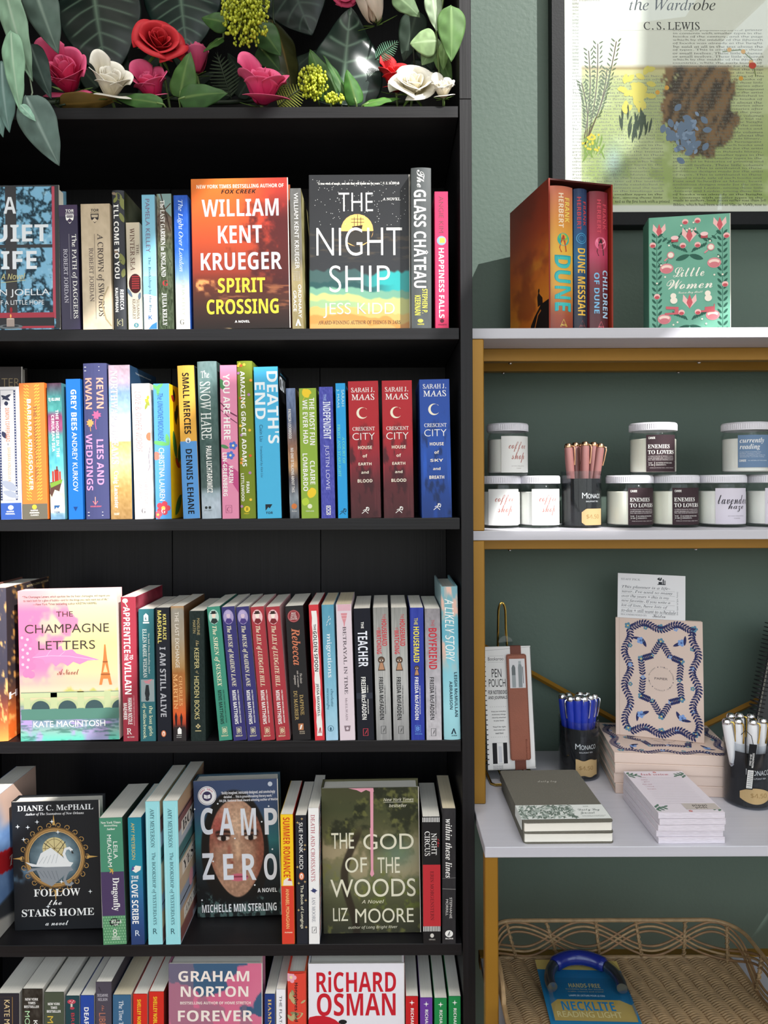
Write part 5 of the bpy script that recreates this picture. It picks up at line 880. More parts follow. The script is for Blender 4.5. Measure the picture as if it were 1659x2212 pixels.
# ------------------------------------------------------------------ white and gold shelving unit
WB = pmat('white_woodgrain_board', 'bdbcc4', .38, noise=((3, 160, 160), .035), bump=((4, 200, 200), .04))
GOLD = pmat('mustard_gold_paint', '9a6f20', .4, metal=.35, noise=((8, 8, 8), .05), bump=((160, 160, 160), .06))
CHROME = pmat('polished_steel', 'd8d8dc', .15, metal=1.); BRASS = pmat('polished_brass', 'd8b25a', .16, metal=1.)
UX, UX1, UF, UB, CF = .1455, .98, .046, .283, -.094
ZT = at(1341, 708, UF).z; ZK = at(1341, 1146, UF).z; ZCO = at(1341, 1829, CF).z; ZLO = .470
TB, KB, CB = .0172, .0155, .0155
un = thing('shelving_unit', 'white and mustard gold shelving unit standing right of the bookcase against the green wall', 'shelving unit', (.56, .09, 0))
def upart(name, x0, x1, y0, y1, z0, z1, m, b=.0008):
    return MB().box(x0 - .56, x1 - .56, y0 - .09, y1 - .09, z0, z1, b=b).build(name, m, un)
upart('top_shelf', UX, UX1, UF, UB, ZT - TB, ZT, WB); upart('shelf', UX, UX1, UF, UB, ZK - KB, ZK, WB)
upart('counter_top', UX, UX1, CF, UB, ZCO - CB, ZCO, WB); upart('shelf', UX + .0205, UX1 - .0205, -.20, .114, ZLO - .0155, ZLO, WB); upart('rail', UX + .0195, UX1 - .0195, .115, .137, ZLO - .022, ZLO, GOLD, .001)
PW = .0215
for x in (UX, UX1 - PW):
    upart('post', x, x + PW, UF + .0005, UF + PW, ZCO, ZK - KB, GOLD, .0015); upart('post', x, x + PW, UF + .0005, UF + PW, ZK, ZT - TB, GOLD, .0015)
    upart('post', x, x + PW, UB - PW, UB, ZCO, ZT - TB, GOLD, .0015)
    upart('leg', x, x + .0195, CF + .001, CF + .0205, 0, ZCO - CB, GOLD, .0015); upart('leg', x, x + .0195, UB - .02, UB, 0, ZCO - CB, GOLD, .0015)
for z in (ZT - TB, ZK - KB):
    upart('rail', UX + PW, UX1 - PW, UF + .085, UF + .107, z - .0225, z, GOLD, .001); upart('rail', UX + PW, UX1 - PW, UB - .04, UB - .018, z - .0225, z, GOLD, .001)
upart('rail', UX + .0195, UX1 - .0195, UB - .04, UB - .018, ZCO - CB - .022, ZCO - CB, GOLD, .001)
def screw(px, py, Y, z):
    p = at(px, py, Y); m = MB().lathe([(0, 0), (.003, -.0004), (.0035, -.002), (.0026, -.0036), (0, -.0042)], 12)
    o = m.build('screw', CHROME, un, smooth=True); o.location = (p.x - .56, Y - .09, z)
for px, py in ((1102, 786), (1510, 781)): screw(px, py, UF + .096, ZT - TB - .0225)
for px, py in ((1087, 803), (1465, 798)): screw(px, py, UB - .029, ZT - TB - .0225)
for px, py in ((1101, 1188), (1503, 1188)): screw(px, py, UF + .096, ZK - KB - .0225)
for p in ((1043, 1396), (1640, 1511)):
    a, b = at(p[0], p[1], UB - .012), at(1430, 1612, UB - .012); d = a - b; a = b + d * 1.12
    o = Vector((.56, .09, 0)); MB().tube([b - o, a - o], .0058, 4).build('brace', GOLD, un)
b0 = at(1043, 1870, UB - .012); o = Vector((.56, .09, 0)); MB().tube([Vector((UX + .002, UB - .012, ZCO - .05)) - o, Vector((.56, UB - .012, ZLO + .16)) - o], .0058, 4).build('brace', GOLD, un)

# ------------------------------------------------------------------ framed print on the wall
FRM = pmat('black_frame_wood', '121417', .55, spec=.2, noise=((200, 6, 200), .2), bump=((300, 8, 300), .1)); GLASS = glassmat('picture_glass', 'fbfdfc', 1.5, .0)
YF = WALLY - .030; A0 = at(1193, 487, YF); FX0, FZ0 = A0.x, A0.z; FW, FH, FB = .56, .80, .0262
fr = thing('framed_print', 'large black-framed title page print hanging on the green wall', 'picture', (FX0 + FW / 2, WALLY, FZ0))
def fp(name, x0, x1, y0, y1, z0, z1, m, b=.001): return MB().box(x0 - FW / 2, x1 - FW / 2, y0, y1, z0, z1, b=b).build(name, m, fr)
for x0, x1, z0, z1 in ((0, FB, 0, FH), (FW - FB, FW, 0, FH), (FB, FW - FB, 0, FB), (FB, FW - FB, FH - FB, FH)): fp('frame_bar', x0, x1, -.030, -.002, z0, z1, FRM)
YP = WALLY - .018
def a_print(U, V):
    x, y = 1219 + U * 500, -20 + V * 480; c = np.ones(U.shape + (3,)) * hx('e6e4dc'); n = fbm(U, V, 6, 8, 61)
    m = sm(x, 1255, 1258) * sm(y, 138, 150) * (1 - sm(y, 442, 444)); g = mixc(hx('b4bc84'), hx('92a45a'), sm(y, 180, 440)); g = mixc(g, hx('d4c890'), (1 - sm(y, 150, 185)) * .9)
    g = mixc(g, hx('8a6c48'), np.exp(-((y - 143 - 6 * n) / 4) ** 2)); g = mixc(g, hx('c8d0a0'), sm(n, .5, .62) * .6); g = mixc(g, hx('9cb4b8'), np.exp(-((x - 1325) / 22) ** 2 - ((y - 350) / 40) ** 2) * .8)
    h = ((x - 1512) / 80) ** 2 + ((y - 225) / 120) ** 2; k = fbm(U + V * .4, V, 60, 14, 62); g2 = mixc(hx('7c5836'), hx('2e2018'), sm(k, .4, .62)); g = mixc(g, g2, 1 - sm(h + (n - .5) * 1.1 + (k - .5) * .9, .85, .95))
    return mixc(c, g, m * .92)
mbp = MB().box(FB * .6 - FW / 2, FW - FB * .6 - FW / 2, -.0165, -.004, FB * .6, FH - FB * .6, lin(hx('e6e4dc')))
loc = lambda x, y, off: at(x, y, YP) - fr.location + Vector((0, -off - .0006, 0))
mbp.grid(lambda u, v: loc(1219 + u * 440, -20 + v * 480, 0), 90, 100, lambda U, V: a_print(U * .88, V))
s_ = Face(mbp, loc)
NEWS = ['often the first page of text who have', 'books of the century, and the page', 'which by the middle of the fifteenth', 'any slight popularity of the printer', 'he said at all in the text about the', 'practice in the use of the initials', 'too, though not firmly established in', 'about the French printers and the types', 'Antwerp and Leyden, among those little', 'or small twelves. These little volumes', 'found a ready sale of such books and', 'in contents with smaller types in the', 'a wooden slide. Gold tooling of this', 'until checked in the centuries after', 'already decline in the bindings and', 'ambitious designs made for the artist', 'of books was already at the height', 'Pius II. in the John Rylands library,', 'Fust and Schoeffer at Mainz, bears', 'page the words “Dis ist die bul zu', 'der vatter der hapst Pius herusgeant', 'produced in histories of printing and', 'of types. This is attributed to these', 'countries, while the early books of']
rg = random.Random(5)
for x0, x1, col in ((1236, 1436, '8a8a84'), (1453, 1650, '6c6c66')):
    for i in range(62):
        y = -8 + i * 7.1
        if x0 < 1300 and y < 160 and y > 5: s_.k = 0; s_.text(rg.choice(('of a the', 'often in', 'facsimile', 'dator', 'blanks', 'Virgin', 'numerous', 'page', 'Arnold', 'together', 'in for', 'title', 'by the', 'some')), 1236, 1250, y, y + 4.6, '5c5c58', 'f'); continue
        if x0 > 1400 and y < 60: continue
        s_.k = 0; s_.text(rg.choice(NEWS), x0, x1 - rg.random() * 6, y, y + 5.2, col if y < 415 else '3a3a38', 'f')
s_.k = 3
s_.text('ned as the first book with a printed', 1328, 1447, 432, 440, '2c2c2c', 'f'); s_.text('made to authors, book prices rather rose than fell', 1454, 1655, 430, 437, '3c3c3a', 'f'); s_.text('Bibles, which had been sold at 10s. in 1649, rose to', 1454, 1655, 439, 446, '3c3c3a', 'f')
s_.rect(1300, 1600, -20, 66, 'e6e4dc'); s_.text('the Wardrobe', 1359, 1545, -3, 23, '24262a', 'i'); s_.text('C. S. LEWIS', 1390, 1511, 48, 65, '24262a', 'f')
rg = random.Random(9); tw = []; lf = []                      # willowy shrub on the left of the picture
for (x, y), (x2, y2) in (((1262, 300), (1270, 110)), ((1268, 305), (1290, 95)), ((1270, 300), (1330, 90)), ((1266, 310), (1255, 180)), ((1272, 290), (1310, 150))):
    tw.append([(x + (x2 - x) * t + 8 * math.sin(t * 3), y + (y2 - y) * t) for t in np.linspace(0, 1, 12)])
    for t in np.linspace(.25, 1, 16):
        for d in (-1, 1): lf.append((x + (x2 - x) * t + 8 * math.sin(t * 3) + d * 7, y + (y2 - y) * t - 3, 11, 3, -45 * d - 20 + rg.random() * 40))
idX = lambda u, y: u; idY = lambda y: y
s_.lines(tw, 2.2, '5a4c38'); leaves(lf, '56623c')[1](s_, idX, idY)
leaves([(1262 + rg.random() * 40, 300 + rg.random() * 40, 26, 3, 60 + rg.random() * 60) for _ in range(30)], '7a9448')[1](s_, idX, idY)
dots([(1258 + rg.random() * 36, 288 + rg.random() * 40) for _ in range(26)], 2.6, 'e0c040')[1](s_, idX, idY)
leaves([(1375 + rg.gauss(0, 14), 205 + rg.gauss(0, 18), 22, 12, rg.random() * 180) for _ in range(36)], 'd8c864')[1](s_, idX, idY)      # yellow broom bush
leaves([(1374 + rg.gauss(0, 16), 268 + rg.gauss(0, 14), 34, 5, 80 + rg.random() * 30) for _ in range(26)], '3c4a3e')[1](s_, idX, idY)      # dark fern
leaves([(1478 + rg.gauss(0, 20), 290 + rg.gauss(0, 22), 20, 13, rg.random() * 180) for _ in range(44)], '6a7c98')[1](s_, idX, idY)     # blue hydrangea bush
leaves([(1478 + rg.gauss(0, 20), 290 + rg.gauss(0, 22), 12, 7, rg.random() * 180) for _ in range(26)], '8496b4')[1](s_, idX, idY)
s_.line([(1560, 112), (1600, 108), (1625, 130), (1632, 165)], 2, '6a7a3c'); dots([(1575, 108), (1605, 112), (1622, 135), (1600, 170), (1440, 190), (1420, 200)], 5, 'dca040')[1](s_, idX, idY); s_.ell(1625, 142, 8, 7, 'c84030')
mbp.build('print', INKM, fr)
fp('glass_pane', FB * .7, FW - FB * .7, -.0222, -.0202, FB * .7, FH - FB * .7, GLASS, 0)

# ------------------------------------------------------------------ boxed trio of hardcovers and the green classic on the top shelf
yaw = R(13.5); p0 = at(1186, 708, .066); BH = .258; BWd, BDp, bt = .121, .160, .0028
ex, ey = Vector((math.cos(yaw), math.sin(yaw), 0)), Vector((-math.sin(yaw), math.cos(yaw), 0)); org = Vector((p0.x, .066, ZT + .0002))
boxr = thing('slipcase', 'tall red-orange slipcase with a desert scene, holding three bound volumes', 'slipcase', org + ex * BWd / 2, (0, 0, yaw))
def a_case(U, V):
    c = grad(V, [(0, '8a3020'), (.25, 'a84022'), (.5, 'd86a28'), (.75, 'e88a2c'), (1, 'd06a20')]); n = fbm(U + V * .7, V, 3, 6, 71); c = mixc(c, hx('f0a838'), sm(n, .5, .7) * sm(V, .3, .6) * .6); return mixc(c, hx('7a2c1c'), sm(fbm(U - V * .5, V, 2, 4, 75), .55, .7) * .5)
mb = MB(); h = BWd / 2
mb.grid(lambda u, v: (-h, BDp * (1 - u), BH * (1 - v)), 30, 50, a_case); mb.box(-h + .0001, -h + bt, 0, BDp, 0, BH, L('8a2c1a')[:3]); mb.box(h - bt, h, 0, BDp, 0, BH, L('8a2c1a')[:3])
mb.box(-h + bt, h - bt, 0, BDp, 0, bt, L('30120c')[:3]); mb.box(-h + bt, h - bt, 0, BDp, BH - bt, BH, L('4a1812')[:3]); mb.box(-h + bt, h - bt, BDp - bt, BDp, bt, BH - bt, L('30120c')[:3])
fc = Face(mb, lambda a, b, o: (-h - o, BDp - a, BH - b))      # a from the back edge, b from the top
fc.poly([(.085, .258), (.09, .235), (.105, .222), (.13, .206), (.16, .204), (.16, .258)], '1c1110'); fc.poly([(.118, .208), (.116, .190), (.121, .183), (.126, .188), (.136, .196), (.137, .206)], '241412'); fc.ell(.122, .181, .003, .004, '241412')
fc.poly([(0, .258), (.006, .252), (.02, .250), (.045, .252), (.05, .258)], '3a1812'); fc.line([(.012, .252), (.013, .236)], .0012, '3a1812'); fc.poly([(.013, .238), (.018, .240), (.013, .243)], '3a1812'); fc.line([(.105, .245), (.118, .222), (.130, .216)], .003, 'c87028')
mb.build('case', INK, boxr)
def inner(name, lab, u0, u1, base, ops_f, H):
    W = u1 - u0 - .0008; k = .00079; c = org + ex * ((u0 + u1) / 2) + ey * .0035
    X = lambda u, y: u * W / k; Y = lambda y: y * H / k
    book('hardcover_book', lab, 'matching volumes in the slipcase', (c.x, c.y, ZT + bt + .0004), W, H, .145, base, ops_f, yaw=yaw, hard=True, X=X, Y=Y, sc_=k, bulge=.004, mat=INKG, over=.003)
def emblem(c1, c2, dk):
    def f(s, X, Y):
        c, a = X(.55, 0), Y(.37); s.ell(c, a, 14, 14, c1, 24); s.ell(c, a - 5, 11, 7, c2, 20); s.poly([(c - 4, a - 4), (c + 3, a - 4), (c + 6, a + 12), (c + 8, a + 26), (c - 6, a + 28), (c - 10, a + 18)], dk); s.ell(c, a - 6, 2.6, 3.2, dk, 12)
    return ('x', f)
def ace(col): return ('x', lambda s, X, Y: (s.line([(X(.55, 0) - 8, Y(.975)), (X(.55, 0) + 8, Y(.975)), (X(.55, 0), Y(.925))], 1.3, col, True), s.text('ACE', X(.55, 0) - 6, X(.55, 0) + 6, Y(.958), Y(.97), col, 'b')))
inner('', 'orange-gold hardcover, thickest of the three in the slipcase', .0045, .0495, [(0, 'c8705a'), (.25, 'd8903c'), (.45, 'e0b040'), (.7, 'd8a03c'), (.9, '9a4a30'), (1, '8a3c2c')], [('t', 'FRANK', .08, .25, .62, .82, 'f0d060', 'b'), ('t', 'HERBERT', .05, .29, .36, .56, 'f0dcc0', 'b'), emblem('28a89a', '6ac050', 'b04020'), ('t', 'DUNE', .48, .87, .18, .88, '1e9aa4', 'B'), ('t', 'DUNE', .49, .865, .22, .85, '38b8b4', 'b'), ace('e8d060')], .2455)
inner('', 'dark blue hardcover, thin middle volume in the slipcase', .0505, .0765, [(0, '203458'), (.3, '1f4c78'), (.5, '206088'), (.7, '1c3050'), (1, '26242e')], [('t', 'FRANK', .09, .26, .62, .86, 'b83c44', 'b'), ('t', 'HERBERT', .06, .29, .20, .46, 'b83c44', 'b'), ('o', .5, .35, 11, 1.5, '4a9ac8'), ('o', .5, .35, 7, 1, '4a9ac8'), ('t', 'DUNE MESSIAH', .42, .89, .22, .78, 'e8b840', 'B'), ace('8a4a50')], .2445)
inner('', 'wine red hardcover, right-hand volume in the slipcase', .080, .1165, [(0, '7a2a34'), (.3, 'a83048'), (.45, 'b84060'), (.6, '7c2838'), (.8, '4c2428'), (1, '5c2830')], [('t', 'FRANK', .09, .27, .66, .86, 'c84858', 'b'), ('t', 'HERBERT', .06, .30, .36, .56, 'c84858', 'b'), emblem('e06a8c', 'f090a8', '2c1418'), ('t', 'CHILDREN', .56, .90, .64, .94, 'a8c8e0', 'b'), ('t', 'OF DUNE', .58, .87, .20, .46, '78b8e0', 'b'), ace('e06a78')], .243)
lw = at(1403, 708, .131)
def a_little(U, V): return mixc(hx('5f9c86'), hx('7cb8a0'), fbm(U, V, 3, 4, 5))
def vines(s, X, Y):
    w = X(1., 0); hh = Y(1.); P_, P2, DG, CR, RD = 'd88a90', 'eebcb8', '245a4a', 'f0e4d4', 'c05058'
    st = []
    for m in (-1, 1):
        c = w / 2; st.append([(c + m * w * .40, hh * y) for y in np.linspace(.1, .95, 12)]); st.append([(c + m * w * (.05 + .34 * t), hh * (.10 + .10 * math.sin(t * 3))) for t in np.linspace(0, 1, 10)]); st.append([(c + m * w * (.40 - .14 * t), hh * (.36 + .05 * math.sin(t * 3.1))) for t in np.linspace(0, 1, 8)])
        st.append([(c + m * w * (.02 + .2 * t), hh * (.30 - .06 * t)) for t in np.linspace(0, 1, 6)]); st.append([(c + m * w * (.02 + .2 * t), hh * (.86 - .06 * t)) for t in np.linspace(0, 1, 6)])
    s.lines(st, 1.1, DG); lf = []
    for y in np.linspace(.15, .95, 17):
        for m in (-1, 1):
            for q in (-1, 1): lf.append((w / 2 + m * w * .40 + q * 6, hh * y, 13, 5, -50 * q))
    for m in (-1, 1):
        for t in np.linspace(.1, .9, 6): lf.append((w / 2 + m * w * (.05 + .34 * t), hh * (.11 + .10 * math.sin(t * 3)), 13, 5, 40 * m)); lf.append((w / 2 + m * w * (.03 + .18 * t), hh * (.29 - .05 * t), 12, 4, -60 * m)); lf.append((w / 2 + m * w * (.03 + .18 * t), hh * (.85 - .05 * t), 12, 4, -60 * m))
        lf.append((w / 2 + m * 14, hh * .345, 30, 11, 20 * m)); lf.append((w / 2 + m * 14, hh * .93, 30, 11, 20 * m))
    leaves(lf, DG)[1](s, idX, idY)
    def tulip(x, y, r): s.many([[(x + dx * r - r * .35, y - r * .2), (x + dx * r * 1.6, y - r), (x + dx * r + r * .35, y - r * .2), (x, y + r * .7)] for dx in (-.45, .45)], P2); s.poly([(x - r * .35, y), (x, y - r), (x + r * .35, y), (x, y + r * .75)], 'c85860')
    for x, y, r in ((.13, .12, 17), (.87, .09, 17), (.5, .17, 19), (.5, .72, 18)): tulip(w * x, hh * y, r)
    for x, y in ((.22, .43), (.80, .40), (.19, .85), (.78, .83)): s.ell(w * x, hh * y, 14, 11, P_); s.ell(w * x, hh * (y - .01), 11, 5, 'f4d4c8'); s.ell(w * x, hh * (y + .015), 10, 6, 'd07880')
    for x, y in ((.42, .245), (.60, .245), (.45, .05), (.60, .045), (.05, .23), (.95, .18), (.10, .66), (.93, .58), (.40, .80), (.60, .80)): s.ell(w * x, hh * y, 6.5, 6, P2); s.ell(w * x, hh * y + 2, 5, 3.5, RD)
    for x, y in ((.27, .32), (.76, .27)): s.ell(w * x, hh * y, 7.5, 7.5, P_); s.ell(w * x, hh * y, 5.5, 5.5, CR); s.line([(w * x - 6, hh * y + 6), (w * x - 13, hh * y + 12)], 3, P_)
    for x, y in ((.30, .66), (.72, .65)): s.ell(w * x, hh * y, 6, 6, CR); s.ell(w * x + 1, hh * y + 10, 7.5, 7, CR)
    for x, y, m in ((.28, .78, 1), (.72, .77, -1)): s.poly([(w * x - 14, hh * y + 9), (w * x + 14, hh * y + 9), (w * x + 14, hh * y - 7), (w * x - 12 * m, hh * y - 9), (w * x - 12 * m, hh * y - 3), (w * x + 6 * m, hh * y - 2), (w * x + 6 * m, hh * y + 5), (w * x - 14, hh * y + 5)], 'c86068')
    for x, y in ((.32, .19), (.68, .17)): s.rect(w * x - 7, w * x + 7, hh * y - 2, hh * y + 6, 'b04850'); s.ell(w * x, hh * y - 3, 8, 4.5, 'f0c8c8')
    dots([(w * x, hh * y) for x, y in ((.2, .5), (.8, .5), (.15, .4), (.85, .35), (.4, .08), (.55, .06), (.3, .9), (.7, .9), (.35, .88), (.65, .86), (.25, .24), (.75, .22), (.1, .55), (.9, .5), (.5, .11), (.47, .12), (.53, .12))], 2, CR)[1](s, idX, idY)
    s.k = 12
k_ = .00082; Wl, Hl = .137, .213
book('hardcover_book', 'sage green floral hardcover facing out on the white top shelf', 'books on the white top shelf', (lw.x + .066, .118, ZT + .0002), Wl, Hl, .048, a_little,
     [('x', vines), ('h', 'Little', .30, .68, .425, .505, 'f0ece0', 'k'), ('h', 'Women', .22, .78, .525, .605, 'f0ece0', 'k'), ('h', 'Louisa May Alcott', .36, .66, .625, .65, 'f0ece0', 'k')], yaw=R(-9), hard=True, face=True, side='#4f8a76', sres=(1, 1), res=(20, 30), sc_=k_,
     X=lambda u, y: u * Wl / k_, Y=lambda y: y * Hl / k_)

# ------------------------------------------------------------------ candles
JAR = glassmat('jar_glass', 'feffff', 1.4, .03); WAX = pmat('cream_wax', 'f3f0e0', .55, sub=.15); WAXG = pmat('white_wax', 'f4f2ec', .55, sub=.15); LID = pmat('white_metal_lid', 'dcdae2', .35)
def candle(label, px, zb, rad, H, wax, lab, yc=.150, turn=0., lw_=(.6, .62)):
    p = at(px, 1100, yc); t = thing('jar_candle', label, 'candle', (p.x, yc, zb + .0003), (0, 0, 0), 'jar candles on the middle shelf')
    hb = H - .0135; r = rad
    MB().lathe([(0, 0), (r - .004, 0), (r - .001, .0015), (r, .005), (r, hb - .010), (r - .002, hb - .005), (r - .0035, hb - .002), (r - .0035, hb + .006), (r - .0048, hb + .006), (r - .0048, hb - .003), (r - .0012, hb - .012), (r - .0011, .006), (r - .004, .0045), (0, .0045)], 44).build('glass_jar', JAR, t, smooth=True)
    MB().lathe([(0, .0047), (r - .0042, .0047), (r - .0013, .0064), (r - .0013, hb - .016), (r - .003, hb - .015), (0, hb - .015)], 44).build('wax', wax, t, smooth=True)
    lr = r + .0005; m = MB(); n = 72
    for z0, z1, rr in ((hb - .0005, hb + .0015, lr + .0004),): m.lathe([(lr - .002, z0), (rr, z0), (rr, z1)], 44)
    vs = []; fs = []
    for z in (hb + .0015, hb + .0105):
        for k in range(2 * n): a = math.pi * k / n; q = lr + (.0003 if k % 2 else -.0004); vs.append((q * math.cos(a), q * math.sin(a), z))
    for k in range(2 * n): fs.append((k, (k + 1) % (2 * n), 2 * n + (k + 1) % (2 * n), 2 * n + k))
    m.add(vs, fs); m.lathe([(lr, hb + .0105), (lr - .0006, hb + .0125), (lr - .002, hb + .0135), (0, hb + .0135)], 44); m.lathe([(lr - .002, hb - .0005), (lr - .002, hb + .012), (0, hb + .012)], 44)
    m.build('lid', LID, t, smooth=True)
    lm = MB(); M = lambda a, b, o: ((r + .0002 + o) * math.sin(turn + a / 1000 / r), -(r + .0002 + o) * math.cos(turn + a / 1000 / r), hb - b / 1000)   # a, b in millimetres
    lab(lm, Face(lm, M), M, hb * 1000); lm.build('label', INKM, t)
def lab_base(lm, M, x0, x1, y0, y1, col): lm.grid(lambda u, v: M(x0 + (x1 - x0) * u, y0 + (y1 - y0) * v, 0), 24, 1, lambda U, V: np.ones(U.shape + (3,)) * hx(col))
def lab_coffee(lm, f, M, hb):
    lab_base(lm, M, -30, 30, 10, hb - 5, 'e6e6e4'); f.text('coffee', -17, 17, 20, 38, 'b07068', 'k'); f.text('shop', -12, 14, 38, 57, 'b07068', 'k'); f.text('SOY WAX | SMALL BATCH', -12, 13, 62, 64, '8a8480', 's'); f.text('9 OUNCES', -3, 6, 66, 67.6, '8a8480', 's')
def lab_enemy(lm, f, M, hb):
    lab_base(lm, M, -28, 28, 9, hb - 5, '3b2c31'); f.text('CANDE', -24, -13, 12.5, 16.5, W_, 'B'); f.text('ENEMIES', -25, 13, 26, 33, W_, 'F'); f.text('TO LOVERS', -25, 23, 36, 43, W_, 'F')
    for i, t in enumerate(('A UNIQUE BLEND OF TENSION TURNING,', 'ANGRY REMARKS AND A SLOW BURN KISS', 'WILL THEY EVER GET TOGETHER ALREADY?')): f.text(t, -25, 22, 46 + 3 * i, 48 + 3 * i, 'd8d0d0', 'F')
    f.line([(-25, 56), (25, 56)], .5, W_); f.line([(-25, 65), (25, 65)], .5, W_); f.line([(-14, 56.5), (-14, 64.5)], .5, W_); f.text('9 OZ', -24, -18, 57.5, 59.5, W_, 'F'); f.text('55+ HRS', -24, -16, 61, 63, W_, 'F'); f.text('ALL NATURAL SOY WAX CANDLE', -12, 18, 57.5, 59.5, W_, 'F'); f.text('HANDCRAFTED IN VA.', -12, 6, 61, 63, W_, 'F'); f.text('NOTES OF COCONUT MILK, AMBER, TOBACCO,', -22, 22, 66.5, 68, 'd8d0d0', 'F')
def lab_laven(lm, f, M, hb):
    lab_base(lm, M, -26, 34, 10, hb - 6, 'd2ccd8'); f.text('lavender', -22, 33, 22, 38, '3c3840', 'k'); f.text('haze', -6, 24, 36, 52, '3c3840', 'k'); f.text('SOY WAX | SMALL BATCH', -6, 24, 58, 60, '77737c', 's'); f.text('9 OUNCES', 4, 16, 62, 63.6, '77737c', 's')
def lab_read(lm, f, M, hb):
    lab_base(lm, M, -32, 40, 10, hb - 12, '6c86a6'); f.text('currently', -29, 12, 15, 26, 'f0f0ee', 'I'); f.text('reading', -29, 4, 26, 37, 'f0f0ee', 'I'); f.text('CANDE', -30, -19, 53, 57, 'f0f0ee', 'B'); f.text('ALL NATURAL SOY WAX CANDLE', -16, 18, 54, 56, 'd8e0e8', 's')
    for i, t in enumerate(('A warm blend of sparkling cocoa,', 'bourbon, nestling in a warm', 'blanket and lighting this candle, the', 'absolute for currently reading.')): f.text(t, -29, (6, 4, 14, 12)[i], 39 + 2.8 * i, 41 + 2.8 * i, 'e0e4ea', 's')
RB, RS, HC = .0405, .0362, .0925
z2 = ZK + HC + .0008
candle('white-labelled coffee candle half behind the gold post, in the lower row', 1081, ZK, RS, HC, WAXG, lab_coffee, turn=.05)
candle('white-labelled coffee candle in the lower row, beside the cup of rose pens', 1165, ZK, RS, HC, WAXG, lab_coffee, turn=.25)
candle('white-labelled coffee candle stacked on top of two others', 1097, z2, RS, HC, WAXG, lab_coffee, turn=.35, yc=.148)
candle('dark-labelled candle in the lower row, directly right of the cup of rose pens', 1360, ZK, RB, HC, WAX, lab_enemy, turn=.30)
candle('dark-labelled candle in the lower row, beside the first lilac candle', 1458, ZK, RB, HC, WAX, lab_enemy, turn=.20)
candle('dark-labelled candle stacked on top of two others', 1411, z2, RB, HC, WAX, lab_enemy, turn=.05)
candle('lilac-labelled candle in the lower row with its handwritten label fully visible', 1559, ZK, RB, HC, WAXG, lab_laven, turn=-.05)
candle('lilac-labelled candle cut off by the right edge of the picture', 1664, ZK, RB, HC, WAXG, lab_laven, turn=-.05)
candle('blue-labelled candle stacked on the lilac ones', 1612, z2, RB, HC, WAXG, lab_read, turn=.0, yc=.149)

# ------------------------------------------------------------------ pens in clear cups
CUPM = glassmat('clear_plastic', 'f4f6f8', 1.46, .05); PENW = pmat('white_lacquer', 'e6e6e8', .2, coat=.6); PENR = pmat('dusty_rose_lacquer', '92625f', .35); PENB = pmat('royal_blue_lacquer', '1c34a8', .25, coat=.4); KRAFT = pmat('kraft_card', 'b99a6a', .8, noise=((400, 400, 400), .08))
DARKR = pmat('black_rubber_grip', '17171a', .5)
def cup(label, px, z, yc, rad, H, tag_shape, turn=0.):
    p = at(px, 1100, yc); t = thing('pen_cup', label, 'pen cup', (p.x, yc, z + .0003), (0, 0, turn), 'clear pen cups with black labels')
    MB().lathe([(0, 0), (rad - .001, 0), (rad, .002), (rad, H), (rad - .0015, H), (rad - .0015, .003), (0, .003)], 40).build('cup', CUPM, t, smooth=True)
    lm = MB(); rr = rad - .0022; M = lambda a, b, o: ((rr + o) * math.sin(a / 1000 / rr), -(rr + o) * math.cos(a / 1000 / rr), H - b / 1000)
    full = math.pi * rr * 1000; lm.grid(lambda u, v: M(-full + 2 * full * u, 13 + (H * 1000 - 17) * v, 0), 48, 1, lambda U, V: np.ones(U.shape + (3,)) * hx('1a1c1f'))
    f = Face(lm, M); f.text('M', -14, -5, 38, 48, W_, 's'); f.text('ONACO', -4, 26, 40, 48, W_, 's'); f.text('BALLPOINT PEN', -7, 18, 52, 54.5, W_, 's'); lm.build('label', INKM, t)
    tm = MB(); rt = rad + .0003; M2 = lambda a, b, o: ((rt + o) * math.sin(a / 1000 / rt), -(rt + o) * math.cos(a / 1000 / rt), H - b / 1000); f2 = Face(tm, M2)
    kc = 'b89c70'
    def strips(top, bot, x0, x1, n=14):
        for i in range(n):
            a, b = x0 + (x1 - x0) * i / n, x0 + (x1 - x0) * (i + 1) / n; f2.k = 0; f2.put([(a, top(a)), (b, top(b)), (b, bot(b)), (a, bot(a))], [(0, 1, 2, 3)], kc)
    if tag_shape == 'cut': strips(lambda a: 66 + max(0, -8 - a) * .8 if a < -8 else 66, lambda a: 95 - (max(0, -10 - a) * .8), -16, 28)
    elif tag_shape == 'oval': strips(lambda a: 68 + 7 * (a / 29) ** 2 * 1.6, lambda a: 94 - 7 * (a / 29) ** 2 * 1.6, -24, 26)
    else: strips(lambda a: 66 + 1.5 * math.cos(a / 4), lambda a: 95 - 1.5 * math.cos(a / 4), -14, 28)
    f2.k = 4; f2.text('$4.50', -8, 18, 76, 84, '8a6c40', 'j'); tm.build('price_tag', KRAFT if False else INKM, t)
    return t, p
